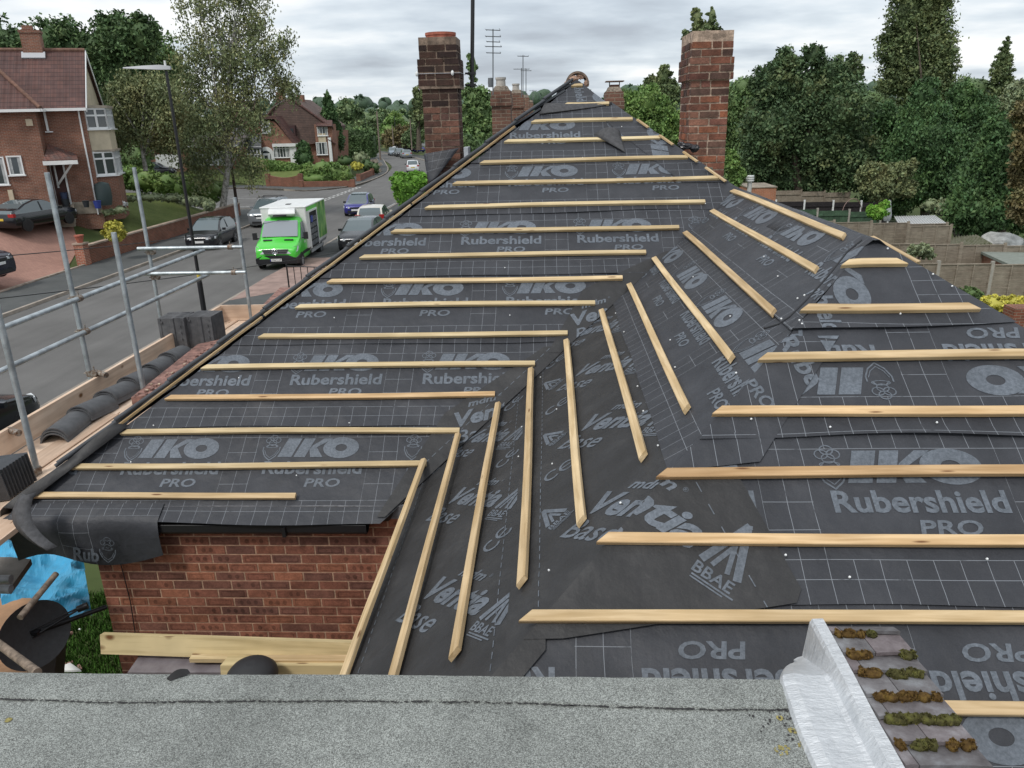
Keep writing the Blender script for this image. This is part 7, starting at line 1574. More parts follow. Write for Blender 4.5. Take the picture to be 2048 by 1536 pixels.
q.ext(V, (0, .12, 0)); q.build('door_surround', m_white, HB); q = MB(); V = [(c[0]+.55*math.cos(PI*i/n_), Ya2-.15, c[2]+.30+.55*math.sin(PI*i/n_)) for i in range(n_+1)]+[(c[0]-.55, Ya2-.15, zb_), (c[0]+.55, Ya2-.15, zb_)]; q.ext(V, (0, .04, 0)); q.build('fanlight', m_glass, HB)
q = MB(); q.box((c[0], Ya2-.19, c[2]-.5), (.95, .08, 2.1)); dr = q.build('door', m_upvc, HB); q = MB(); q.box((c[0], Ya2-.24, c[2]-.35), (.4, .02, 1.3)); dp = q.build('door_glass', m_glass, HB); dp.parent = dr
q = MB(); q.box(tuple((W(572, 290)+W(572, 290))/2+[0, -.2, 0]), (3.1, .5, .35)); q.build('fascia', m_white, HB)
for px in (596, 586): pass
q = MB(); q.box(tuple(W(588, 312)+[0, -.1, -.3]), (.8, .2, 3.2)); q.build('white_side_gate', m_white, HB)
a, b = D(478, 330, Ya2-1), D(520, 296, Ya2-1)
q = MB(); q.box(((a[0]+b[0])/2, Ya2-.2, (zb_+b[2])/2), (b[0]-a[0], 1.6, b[2]-zb_)); cs = q.build('porch_glass', m_glass, HB); q = MB()
for i in range(8): x = a[0]+(b[0]-a[0])*i/7; q.box((x, Ya2-1.03, (zb_+b[2])/2), (.14, .08, b[2]-zb_))
q.box(((a[0]+b[0])/2, Ya2-1.04, b[2]+.05), (b[0]-a[0]+.3, .12, .3)); q.box(((a[0]+b[0])/2, Ya2-1.04, b[2]-.75), (b[0]-a[0], .1, .12)); fr_ = q.build('frame', m_upvc, HB); fr_.parent = cs
q = MB(); q.ext([D(474, 296, Ya2-1.2), D(523, 296, Ya2-1.2), D(521, 268, Ya2), D(478, 268, Ya2)], (0, 0, -.1)); q.build('porch_roof', mat('w_dark_slate', (.05, .055, .06), .6), HB)
# semi-detached neighbour to its left, seen through the leaves
H1 = thing('rendered_house', 'pale-fronted house half hidden by the birch leaves', 'house', tuple(D(470, 330, 98.))); a, b = D(455, 333, 98.), D(498, 245, 98.); q = MB(); q.box(((a[0]+b[0])/2, 101, (a[2]+b[2])/2-.5), (b[0]-a[0], 6, b[2]-a[2]+1)); q.build('wall', m_hb2, H1)
q = MB(); q.ext([(a[0]-.4, 97.5, b[2]-.1), (b[0]+.2, 97.5, b[2]-.1), (b[0]+.2, 101, b[2]+2.6), (a[0]-.4, 101, b[2]+2.6)], (0, 0, -.15)); q.ext([(a[0]-.4, 104.5, b[2]-.1), (b[0]+.2, 104.5, b[2]-.1), (b[0]+.2, 101, b[2]+2.6), (a[0]-.4, 101, b[2]+2.6)], (0, 0, -.15)); q.build('roof', m_brt, H1)
window(H1, D(478, 262, 97.98), 1.7, 1.3, cols=3, topl=.35); window(H1, D(465, 312, 97.98), 1.9, 1.5, cols=3, topl=.4)
# ---- the big tile-hung catslide gable
Yt = 98.1; TH_ = thing('tile_hung_house', 'house with a huge brown tile-hung gable slope and dark dormer window', 'house', tuple(D(610, 330, Yt)))
def X(px, py, dy=0.): return D(px, py, Yt+dy)
zb_ = X(620, 335)[2]-.8
q = MB(); pl_ = [X(580, 330), X(662, 330), X(662, 262), X(580, 262)]; pl_[0][2] = zb_; pl_[1][2] = zb_; q.ext([p+[0, .6, 0] for p in pl_], (0, 8, 0)); q.build('wall', m_hb2, TH_)
q = MB(); q.ext([X(527, 242), X(559, 200), X(581, 197), X(657, 252), X(650, 284), X(594, 292), X(574, 270), X(545, 246)], (0, 8.5, -.0)); q.build('roof', m_brt2, TH_)
q = MB(); q.tube(X(581, 196, -.1), X(658, 251, -.1), .14, n=6); q.tube(X(527, 242, -.1), X(559, 199, -.1), .14, n=6); q.build('verge', m_brt, TH_)
q = MB(); a, b = X(599, 235, 4), X(604, 190, 4); q.box(((a[0]+b[0])/2+.1, Yt+4, (a[2]+b[2])/2), (.8, .8, b[2]-a[2])); q.build('chimney', m_hb2, TH_)
c = X(579, 268, -.1); q = MB(); q.box(tuple(c), (1.75, .9, 2.0)); dm = q.build('dormer', mat('w_dormer_dark', (.06, .03, .03), .8), TH_); q = MB(); q.box(tuple(c+[.1, -.47, -.05]), (1.1, .04, 1.35)); dg = q.build('dormer_glass', m_glass, TH_); dg.parent = dm
# bay at its right with a cream panel
q = MB(); a, b = X(634, 312, -.8), X(662, 248, -.8); q.box(((a[0]+b[0])/2, Yt+.3, (zb_+b[2])/2), (b[0]-a[0], 2, b[2]-zb_)); q.build('bay_wall', m_hb2, TH_)
q = MB(); c0, c1 = X(637, 281, -.8), X(651, 270, -.8); q.box(((c0[0]+c1[0])/2, Yt-.75, (c0[2]+c1[2])/2), (c1[0]-c0[0], .1, 1.0)); q.build('cream_panel', m_cream, TH_)
window(TH_, X(645, 262, -.76), 1.2, 1.05, cols=2); window(TH_, X(644, 297, -.76), 1.3, 1.4, cols=2)
q = MB(); q.ext([X(632, 252, -1.3), X(664, 252, -1.3), X(668, 262, 1), X(664, 240, 1), X(632, 240, 1)], (0, .2, -.1)); q.ext([X(655, 278, -1), X(672, 286, -1), X(672, 286, 3), X(655, 278, 3)], (0, 0, -.12)); q.build('bay_roof', m_brt, TH_)
q = MB(); q.box(tuple(X(661, 300, -.9)), (.35, .2, 2.9)); q.build('white_post', m_upvc, TH_)
# low walls at the junction
for (pts, h_, lb, nm) in ((((538, 372), (603, 372)), 1.25, 'brick garden wall with a dipped top at the road junction', 'dipped_wall'), (((603, 374), (706, 372)), .65, 'low brick wall in front of the laurel bush', 'low_wall'), (((718, 362), (745, 350)), .75, 'stepped brick wall by the drive on the bend', 'stepped_wall')):
    A_, B_ = G(*pts[0], KH), G(*pts[1], KH); A_[2] = B_[2] = KH-.1; r = thing(nm, lb, 'garden wall', tuple(A_)); q = MB(); N = 12
    rows = []
    d = Vector((B_[0]-A_[0], B_[1]-A_[1])).normalized(); nn = np.array([-d.y, d.x, 0])*.13
    for i in range(N+1):
        t_ = i/N; p = A_+(B_-A_)*t_; hh = h_-(.28*math.sin(PI*t_) if nm == 'dipped_wall' else 0); rows.append([p-nn, p-nn+[0, 0, hh], p+nn+[0, 0, hh], p+nn])
    q.loft(rows, closed=True); q.build('brickwork', m_gwall, r)
    q = MB(); 
    for P_ in (A_, B_): q.box((P_[0], P_[1], h_/2), (.45, .45, h_+.25))
    q.build('piers', m_gwall, r)
sw = thing('rockery', 'pale stone rockery on the bank beside the bend', 'rockery', tuple(D(752, 330, 103))); q = MB(); rg = random.Random(9)
for i in range(14): c = D(742+rg.uniform(-6, 20), 322+rg.uniform(-4, 22), 103); q.box(tuple(c), (.8*rg.uniform(.5, 1), .6, .5*rg.uniform(.5, 1)), R=Matrix.Rotation(rg.uniform(-.5, .5), 3, 'Y'))
q.build('stones', m_stone, sw)
fp_ = thing('garden_fence', 'grey board fence above the hedge behind the left house', 'fence', tuple(D(250, 275, 66))); a, b = D(236, 268, 66), D(285, 276, 66); q = MB()
for i in range(12): p = a+(b-a)*i/11; q.box((p[0], 66, p[2]-.7), (.28, .04, 1.5))
q.build('boards', mat('w_grey_fence', (.16, .13, .11), .9, var=.2), fp_)
# ------------------------------------------------------------------ right-hand gardens
m_fence, t, b = newmat('w_weathered_fence', .9, .2); g = t.nodes.new('ShaderNodeNewGeometry'); n = noisen(t, g.outputs['Position'], 2.2, 6, .7); mp = t.nodes.new('ShaderNodeMapping'); mp.inputs['Scale'].default_value = (1.5, 1.5, 26); t.links.new(g.outputs['Position'], mp.inputs[0]); n2 = noisen(t, mp.outputs[0], 2, 4, .7)
t.links.new(mixc(t, 1., rampn(t, n, [(.3, (.22, .18, .14)), (.7, (.35, .305, .245))]), rampn(t, n2, [(.35, .7), (.65, 1.15)]), 'MULTIPLY'), b.inputs['Base Color'])
m_post = mat('w_concrete_post', (.34, .32, .28), .9, var=.15); m_gfence = mat('w_green_fence', (.05, .095, .055), .85, var=.3, vscale=4); m_bfence = mat('w_black_fence', (.022, .018, .020), .9, var=.3, vscale=3)
def fence(label, Y, pxs, top0, top1, m, hgt=1.8, postm=None, slats=True, px_extra=None, rz=0., pw=.10):
    """pxs: picture x of the posts from left to right; top0/top1 = picture y of the top at both ends"""
    z = [D(x, top0+(top1-top0)*(x-pxs[0])/(pxs[-1]-pxs[0]), Y)[2] for x in pxs]; zt = sum(z)/len(z); r = thing('garden_fence', label, 'fence', tuple(D(pxs[0], top0, Y)-[0, 0, hgt])); X_ = [D(x, top0, Y)[0] for x in pxs]
    for i in range(len(X_)-1):
        x0, x1 = X_[i]+.05, X_[i+1]-.05; zz_ = z[i]*.5+z[i+1]*.5; q = MB(); rg = random.Random(i)
        if slats:
            n = int(hgt/.13)
            for k in range(n): zc_ = zz_-.07-k*.13; q.box(((x0+x1)/2, Y+.01*(k % 2), zc_), (x1-x0, .02, .145), R=Matrix.Rotation(.12, 3, 'X')@Matrix.Rotation(rg.uniform(-.006, .006), 3, 'Y'))
            for k in range(4): x = x0+(x1-x0)*(k+.02)/3.03; q.box((x, Y-.03, zz_-hgt/2), (.045, .03, hgt))
            q.box(((x0+x1)/2, Y-.01, zz_+.01), (x1-x0, .07, .03))
        else:
            n = max(3, int((x1-x0)/.14))
            for k in range(n): q.box((x0+(x1-x0)*(k+.5)/n, Y+.008*(k % 2), zz_-hgt/2), ((x1-x0)/n*.98, .02, hgt))
            q.box(((x0+x1)/2, Y-.03, zz_-.25), (x1-x0, .04, .08))
        q.build('panel', m, r)
    for i, x in enumerate(X_): q = MB(); q.box((x, Y, z[i]-hgt/2+.06), (pw, pw, hgt+.12)); q.build('post', postm or m_post, r)
    return r
fence('nearest weathered slatted fence at the right edge, by the privet', 27, [1348, 1436, 1524, 1612, 1700, 1788, 1878, 1986, 2100, 2214], 524, 531, m_fence, 1.9)
fence('second weathered slatted fence back, ending behind the felt shed roof', 33, [1396, 1472, 1548, 1624, 1700, 1776, 1843, 1924, 2012, 2100, 2190], 482, 494, m_fence, 1.9, postm=m_fence)
fence('third weathered slatted fence back, level with the corrugated shed', 39.5, [1365, 1441, 1517, 1593, 1669, 1744, 1818, 1896], 438, 449, m_fence, 1.9, postm=m_fence)
fence('short weathered fence return beside the third fence', 38.5, [1818, 1903], 452, 453, m_fence, 1.9, postm=m_fence)
fence('dark green panel fence with pale concrete posts', 44.6, [1372, 1438, 1504, 1570, 1636, 1700, 1764], 413, 424, m_gfence, 1.7, slats=False)
fence('black panel fence with white posts behind the green one', 50, [1552, 1609, 1667, 1723, 1780], 403, 405, m_bfence, 1.7, postm=m_upvc, slats=False)
fence('grey-green fence behind the brick outhouse', 55, [1545, 1603, 1650, 1700], 380, 386, m_fence, 1.6, postm=m_fence, slats=False)
oh = thing('brick_outhouse', 'orange brick outhouse top with a flat coping', 'outhouse', tuple(D(1528, 396, 50))); a, b = D(1495, 400, 50), D(1553, 375, 50); q = MB(); q.box(((a[0]+b[0])/2, 51.5, (a[2]+b[2])/2-1), (b[0]-a[0], 3, b[2]-a[2]+2)); q.build('wall', mat_brick('w_orange_brick', (.48, .19, .10), (.40, .15, .08), (.42, .30, .22)), oh); q = MB(); q.box(((a[0]+b[0])/2, 51.5, b[2]+.03), (b[0]-a[0]+.1, 3.1, .06)); q.build('coping', m_stone, oh)
sh = thing('shed', 'low dark-roofed garden shed beside the brick outhouse', 'shed', tuple(D(1600, 400, 57))); a, b = D(1553, 400, 57), D(1640, 378, 57); q = MB(); q.box(((a[0]+b[0])/2, 58, (a[2]+b[2])/2-.8), (b[0]-a[0], 2, b[2]-a[2]+1.6)); q.build('wall', m_fence, sh); q = MB(); q.box(((a[0]+b[0])/2, 57.8, b[2]+.05), (b[0]-a[0]+.3, 2.6, .08)); q.build('roof', mat('w_dark_felt_roof', (.05, .05, .05), .9), sh)
fl_ = thing('flue', 'pale round flue pipe with a cap behind the roof', 'flue', tuple(D(1499, 372, 30))); c = D(1499, 372, 30); q = MB(); q.lathe(tuple(c-[0, 0, .3]), [(.085, 0), (.085, .55)], 14); q.build('pipe', mat('flue_grey', (.50, .50, .48), .5), fl_); q = MB()
for k in range(3): q.lathe(tuple(c+[0, 0, .18+k*.075]), [(.15, 0), (.15, .05)], 14)
q.build('cap', m_white, fl_)
ps = thing('parasol', 'closed pale grey garden parasol behind the bright bush', 'parasol', tuple(D(1779, 430, 43))); c = D(1779, 400, 43); q = MB(); q.lathe(tuple(c-[0, 0, 1.1]), [(.16, 0), (.22, .3), (.13, .8), (.05, 1.1)], 12); q.build('canopy', mat('parasol_grey', (.34, .36, .37), .8, var=.2, vscale=20), ps); q = MB(); q.tube(c-[0, 0, 2.2], c, .025, n=8); q.build('pole', m_white, ps)
hp = thing('garden_hoop', 'thin pink-grey garden hoop by the black fence', 'hoop', tuple(D(1704, 425, 47))); c = D(1704, 420, 47); q = MB(); q.pipe([(c[0]+.55*math.cos(PI*i/14), 47, c[2]-.2+.85*math.sin(PI*i/14)) for i in range(15)], .025, 5); q.build('tube', mat('hoop_pink', (.30, .20, .18), .7), hp)
cp = thing('carport', 'low lean-to with a ribbed translucent roof and white posts', 'lean-to', tuple(D(1850, 470, 43))); a = [D(1789, 433, 45), D(1868, 431, 45), D(1896, 450, 41), D(1800, 452, 41)]; za = np.mean([p[2] for p in a]); q = MB(); q.ext([a[3], a[2], a[1], a[0]], (0, 0, -.06)); q.build('roof', mat('w_ribbed_roof', (.42, .43, .44), .5, var=.15, vscale=8), cp)
q = MB()
for i in range(18): t_ = i/17; q.tube(a[3]+(a[2]-a[3])*t_+[0, 0, .02], a[0]+(a[1]-a[0])*t_+[0, 0, .02], .02, n=4)
q.build('ribs', m_white, cp); q = MB(); q.box(tuple((a[2]+a[3])/2-[0, 0, .12]), (a[2][0]-a[3][0], .08, .12)); 
for t_ in (.02, .5, .62, .98): p = a[3]+(a[2]-a[3])*t_; q.box((p[0], p[1], p[2]-1), (.08, .08, 1.9))
q.build('frame', m_upvc, cp); q = MB(); p = (a[2]+a[3])/2; q.box((p[0], p[1]+1.5, p[2]-1.1), (a[2][0]-a[3][0]-.1, 2.6, 1.7)); q.build('dark_interior', m_dark, cp)
cs_ = thing('corrugated_shed', 'mossy corrugated shed roof beyond the weathered fences', 'shed', tuple(D(1940, 490, 40))); A_, B_ = D(1900, 474, 42), D(1955, 470, 42); C_, D2 = D(1985, 487, 38.5), D(1898, 492, 38.5); q = MB(); N = 40; rows = []
for i in range(N+1): t_ = i/N; p, r_ = A_+(B_-A_)*t_, D2+(C_-D2)*t_; dz = .05*math.sin(i*PI/2*1.0); rows.append([p+[0, 0, dz], r_+[0, 0, dz], r_+[0, 0, dz-.04], p+[0, 0, dz-.04]])
q.loft(rows, closed=True, smooth=True); q.build('roof', mat('w_mossy_sheet', (.22, .21, .16), .95, var=.35, vscale=3, var2=(.10, .11, .05)), cs_); q = MB(); q.box(tuple((A_+B_+C_+D2)/4-[0, 0, 1.1]), (2.2, 2.6, 1.9)); q.build('wall', m_fence, cs_)
def mound(lb, px, py, Y, rx, rz_, m, seed):
    c = D(px, py, Y); bm = bmesh.new(); bmesh.ops.create_icosphere(bm, subdivisions=4, radius=1)
    for v in bm.verts: d = v.co.normalized(); k = 1+.28*noise.noise(d*1.7+Vector((seed, 0, 0)))+.10*abs(noise.noise(d*5+Vector((0, seed, 0)))); v.co = Vector((d.x*rx*k, d.y*1.1*k, max(-.3, d.z*rz_*k)))+Vector(c)
    me = bpy.data.meshes.new('cover'); bm.to_mesh(me); bm.free(); me.materials.append(m); o = bpy.data.objects.new('covered_heap', me); COL.objects.link(o); tag(o, lb, 'covered heap')
mound('olive-grey tarpaulin heap beside the corrugated shed', 1950, 465, 46, .95, .75, mat('w_olive_sheet', (.13, .12, .10), .7, var=.3, vscale=3), 2.); mound('white tarpaulin over a heap near the right edge', 2000, 487, 42, .95, .55, mat('w_white_sheet', (.42, .42, .40), .6, var=.3, vscale=2), 5.); mound('small dark-banded heap right of the white tarpaulin', 2035, 492, 42, .5, .4, mat('w_grey_sheet', (.30, .31, .30), .7, var=.4, vscale=3), 8.)
fs = thing('felt_roofed_shed', 'reddish shed with a grey-green felt roof at the right edge', 'shed', tuple(D(2010, 540, 31))); A_, B_, C_, D2 = D(1962, 503, 33), D(2075, 505, 33), D(2085, 532, 28.6), D(2022, 530, 28.6); q = MB(); q.ext([D2, C_, B_, A_], (0, 0, -.10)); q.build('roof', mat('w_green_felt_roof', (.20, .22, .19), .9, var=.15), fs); q = MB(); q.ext([p-[0, 0, .11] for p in (D2+(A_-D2)*.06, C_, B_, A_+(B_-A_)*.04)], (0, 0, -1.7)); q.build('wall', mat('w_red_cedar', (.20, .09, .055), .85, var=.3), fs)
q = MB(); c = D(2032, 628, 20); q.box((c[0]+.6, 20, c[2]-.5), (1.6, .5, 1.4)); tag(q.build('brick_planter', m_gwall), 'red brick planter behind the yellow-green privet', 'planter')
# ------------------------------------------------------------------ foliage
def leafmat(name, c, var=.35, rough=.6, c2=None):
    m, t, b = newmat(name, rough, .25); a = t.nodes.new('ShaderNodeAttribute'); a.attribute_name = 'tone'; g = t.nodes.new('ShaderNodeNewGeometry')
    n = noisen(t, g.outputs['Position'], .55, 4, .6); c2 = c2 or tuple(x*1.35 for x in c)
    col = rampn(t, n, [(.32, tuple(x*(1-var) for x in c)), (.5, c), (.7, c2)])
    t.links.new(mixc(t, 1., col, a.outputs['Color'], 'MULTIPLY'), b.inputs['Base Color']); return m
L_birch = leafmat('leaf_birch', (0.181, 0.213, 0.099), .3, c2=(0.288, 0.268, 0.124)); L_dark = leafmat('leaf_dark', (0.082, 0.140, 0.054), .35, c2=(0.137, 0.199, 0.078)); L_mid = leafmat('leaf_mid', (0.134, 0.206, 0.078), .3)
L_con = leafmat('leaf_conifer', (0.067, 0.129, 0.048), .35, c2=(0.120, 0.204, 0.070)); L_bright = leafmat('leaf_bright', (0.179, 0.378, 0.056), .35, c2=(0.322, 0.492, 0.095)); L_yell = leafmat('leaf_yellow', (0.529, 0.492, 0.095), .3); L_hedge = leafmat('leaf_hedge', (0.152, 0.250, 0.070), .35, c2=(0.261, 0.348, 0.110)); L_maple = leafmat('leaf_maple', (0.089, 0.145, 0.065), .35, c2=(0.166, 0.184, 0.081)); L_pop = leafmat('leaf_poplar', (0.134, 0.178, 0.078), .35, c2=(0.240, 0.272, 0.120)); L_far = leafmat('leaf_far', (0.142, 0.209, 0.095), .35, c2=(0.227, 0.283, 0.133)); L_fard = leafmat('leaf_far_dark', (0.085, 0.137, 0.085), .3); L_grey = leafmat('leaf_greygreen', (0.240, 0.283, 0.162), .3); L_beech = leafmat('leaf_brownish', (0.170, 0.142, 0.066), .35, c2=(0.209, 0.227, 0.095))
SEED = [100]
def tree(name, label, Y, base, lobes, n, size, m, trunk_r=.25, bark=None, trunk_px=None, droop=0., core=.0, flat=0., depth=.8, cat='tree', group=None, clump=0., limbs=14, shell=.55, dy=None, aspect=1.6):
    """lobes given as picture ellipses at distance Y; each gets a real depth"""
    SEED[0] += 1; rs = np.random.default_rng(SEED[0]); rg = random.Random(SEED[0]); bark = bark or m_bark
    n = int(n*1.9); size *= .72
    C, R = [], []
    for i, (px, py, rx, ry) in enumerate(lobes):
        yy = Y+(rg.uniform(-.5, .5)*depth*rx*Y/FPX if dy is None else dy[i]); c = D(px, py, yy); k = yy/FPX/ .97; C.append(c); R.append((rx*k, max(.3, rx*k*depth), ry*k))
    b_ = D(base[0], base[1], Y); rt = thing(name, label, cat, tuple(b_), group=group)
    V, T, cc = leaves(C, R, n, size, rs, flat, droop, clump=clump, shell=shell, aspect=aspect)
    ex = ico(C, [[q*core for q in r] for r in R], 2, SEED[0]) if core else None
    leafobj('crown', V, T, m, rt, ex)
    q = MB(); pts = [Vector(D(x, y, Y)) for x, y in (trunk_px or [base, (lobes[0][0], lobes[0][1])])]; L = len(pts)
    for i in range(L-1): t0, t1 = i/(L-1), (i+1)/(L-1); q.tube(pts[i], pts[i+1], trunk_r*(1-.75*t0), trunk_r*(1-.75*t1), 10, cap=(i in (0, L-2)))
    # limbs reaching out to leaf clusters
    for i in range(limbs):
        e = Vector(cc[rg.randrange(len(cc))]); k = rg.uniform(.25, .95)*(L-1); j = min(int(k), L-2); s_ = pts[j].lerp(pts[j+1], k-j)
        if e.z < s_.z-.5 and not droop: s_ = pts[max(0, j-1)]
        mid = s_.lerp(e, .5)+Vector((rg.uniform(-.1, .1), rg.uniform(-.1, .1), .12))*(e-s_).length; r0 = trunk_r*.30; q.tube(s_, mid, r0, r0*.55, 6, cap=False); q.tube(mid, e, r0*.55, r0*.12, 5, cap=False)
    q.build('trunk', bark, rt); return rt
def shrub(name, label, C, R, n, size, m, core=.8, cat='shrub', group=None, flat=0., up=0., tonev=.35):
    SEED[0] += 1; rs = np.random.default_rng(SEED[0]); C = [np.array(c, float) for c in C]
    n = int(n*1.6); size *= .78; V, T, cc = leaves(C, R, n, size, rs, flat, 0, shell=.86, clump=.10, tonev=tonev); rt = thing(name, label, cat, (C[0][0], C[0][1], C[0][2]-R[0][2]), group=group)
    leafobj('foliage', V, T, m, rt, ico(C, [[q*core for q in r] for r in R], 2, SEED[0])); q = MB(); q.tube((C[0][0], C[0][1], C[0][2]-R[0][2]-.1), (C[0][0], C[0][1], C[0][2]), .05, n=6); q.build('stem', m_bark, rt); return rt
def shrubpx(name, label, Y, lobes, n, size, m, depth=.9, **k):
    C, R = [], []
    for (px, py, rx, ry) in lobes: kk = Y/FPX/.96; C.append(D(px, py, Y)); R.append((rx*kk, rx*kk*depth, ry*kk))
    return shrub(name, label, C, R, n, size, m, **k)
def hedge(name, label, pts, w_, h_, n, size, m, rz=None, wob=.12, group=None):
    """a clipped hedge following ground points; pts = (x, y, z)"""
    SEED[0] += 1; rs = np.random.default_rng(SEED[0]); P = [Vector(p) for p in pts]; rows = []; 
    M_ = 5
    fine = []
    for a, b_ in zip(P[:-1], P[1:]):
        k = max(1, int((b_-a).length/.5)); fine += [a.lerp(b_, i/k) for i in range(k)]
    fine.append(P[-1])
    for i, p in enumerate(fine):
        a, b_ = fine[max(0, i-1)], fine[min(len(fine)-1, i+1)]; d = (b_-a).normalized(); nn = Vector((-d.y, d.x, 0)); e = min(1, (min(i, len(fine)-1-i)+.4)/1.2)**.5
        ww = w_/2*e*(1+.12*noise.noise(p*.7)); hh = h_*(1+.10*noise.noise(p*.5+Vector((7, 0, 0))))*(.6+.4*e)
        rows.append([p-nn*ww, p-nn*ww*1.05+Vector((0, 0, hh*.75)), p-nn*ww*.7+Vector((0, 0, hh)), p+nn*ww*.7+Vector((0, 0, hh)), p+nn*ww*1.05+Vector((0, 0, hh*.75)), p+nn*ww])
    q = MB(); q.loft(rows, closed=True); quads = [f for f in q.f if len(f) == 4]; VV = np.array(q.v); Fq = np.array(quads); A = VV[Fq]; ar = np.linalg.norm(np.cross(A[:, 1]-A[:, 0], A[:, 3]-A[:, 0]), axis=1); fi = rs.choice(len(Fq), n, p=ar/ar.sum()); u, v = rs.random(n)[:, None], rs.random(n)[:, None]
    pos = (A[fi, 0]*(1-u)+A[fi, 1]*u)*(1-v)+(A[fi, 3]*(1-u)+A[fi, 2]*u)*v; pos += rs.normal(size=(n, 3))*wob*.5
    a = rs.normal(size=(n, 3)); a /= np.linalg.norm(a, axis=1)[:, None]; b = rs.normal(size=(n, 3)); b -= (b*a).sum(1)[:, None]*a; b /= np.linalg.norm(b, axis=1)[:, None]; s = size*(.6+.8*rs.random(n))[:, None]; Aa, Bb = a*s*.75, b*s*.5
    V = np.stack([pos-Aa, pos+Bb, pos+Aa, pos-Bb], 1).reshape(-1, 3); tn = 1+.45*(rs.random(n)-.5); T = np.stack([tn, tn, tn, np.ones(n)], 1)
    o = leafobj(name, V, T, m, None, (q.v, q.f)); return tag(o, label, 'hedge', group)
# --- left: trees behind the brick house
tree('broadleaf_tree', 'dark broad tree behind the left house roof, at the picture edge', 82, (20, 300), [(10, 90, 60, 45), (-50, 110, 60, 60), (50, 120, 45, 35), (0, 170, 80, 60)], 9000, .34, L_dark, .35, core=.62)
tree('broadleaf_tree', 'dark broad tree behind the left house chimney', 80, (120, 300), [(115, 80, 50, 40), (80, 95, 40, 35), (150, 95, 45, 42), (110, 140, 70, 50), (180, 150, 50, 60)], 11000, .34, L_dark, .35, core=.62)
tree('broadleaf_tree', 'tallest dark tree behind the left house, left of the lamp', 78, (230, 320), [(222, 60, 34, 34), (250, 85, 50, 42), (200, 100, 45, 45), (240, 150, 60, 60), (215, 220, 50, 60), (285, 70, 35, 40)], 14000, .32, L_dark, .38, core=.60)
tree('broadleaf_tree', 'dark tree between the left house and the birch', 84, (300, 320), [(295, 110, 55, 55), (330, 150, 45, 60), (280, 190, 60, 70), (320, 240, 55, 50)], 11000, .34, L_mid, .35, core=.6)
# --- the big birch by the garden wall
tree('birch_tree', 'tall airy birch with pale trunk rising behind the garden wall', 54, (443, 440), [(470, -10, 60, 45), (400, 10, 50, 30), (430, 60, 60, 45), (500, 50, 50, 45), (530, 110, 50, 45), (565, 165, 38, 28), (560, 80, 30, 30), (470, 110, 60, 50), (400, 110, 55, 45), (500, 170, 55, 45), (440, 170, 50, 45), (380, 180, 55, 50), (450, 230, 75, 45), (390, 240, 60, 45), (510, 235, 45, 40), (420, 290, 70, 45), (395, 340, 45, 45), (492, 320, 38, 50), (350, 230, 50, 50), (590, 178, 18, 12)],
     19500, .15, L_birch, .24, bark=m_birch, trunk_px=[(443, 440), (450, 380), (457, 330), (452, 270), (458, 200), (462, 120), (470, 40)], droop=.9, limbs=46, clump=.20, shell=.35, depth=.9)
tree('birch_tree', 'smaller birch with white forked stem left of the lamp post', 50, (292, 340), [(245, 190, 35, 45), (285, 180, 45, 45), (330, 200, 40, 50), (265, 240, 45, 40), (310, 260, 50, 40), (240, 270, 30, 25), (345, 260, 40, 50)], 13000, .15, L_birch, .15, bark=m_birch, trunk_px=[(292, 342), (288, 320), (283, 290), (285, 240), (290, 180)], droop=.7, limbs=22, clump=.2, shell=.35)
# --- front garden planting
shrubpx('shrub', 'long clipped laurel bank in the left garden beneath the birches', 55, [(250, 352, 35, 22), (290, 362, 40, 20), (335, 368, 40, 20), (380, 375, 40, 22), (415, 382, 30, 22)], 12000, .13, L_hedge, core=.86)
shrubpx('shrub', 'tall square dark hedge between the left house and the birch stem', 62, [(245, 315, 22, 30), (275, 318, 28, 32), (230, 300, 14, 20)], 6000, .16, L_mid, core=.9)
shrubpx('shrub', 'mixed flowering border shrubs along the lawn edge', 47, [(300, 394, 30, 7), (345, 396, 25, 8), (260, 398, 22, 6), (385, 402, 26, 10), (415, 410, 14, 12)], 8000, .10, L_grey, core=.8)
shrubpx('shrub', 'yellow-green bush standing by the gate pier', 37.5, [(228, 462, 20, 19)], 2600, .10, L_yell, core=.8)
shrubpx('shrub', 'small grey-green bush beside the house steps', 44, [(174, 411, 11, 12)], 900, .08, L_grey, core=.85)
shrubpx('shrub', 'low plants along the lawn edge before the house', 43.2, [(165, 430, 14, 6), (190, 428, 14, 7), (215, 424, 16, 7), (240, 420, 14, 8)], 2600, .08, L_grey, core=.8)
for i, (px, py, r) in enumerate(((238, 404, 7), (248, 407, 6))): shrubpx('white_flowers', 'clump of white flowers by the house corner, %s' % ('left' if i == 0 else 'right'), 44.4, [(px, py, r, r*.7)], 420, .09, leafmat('petal_white', (.65, .66, .66), .1), core=.6, cat='flowers')
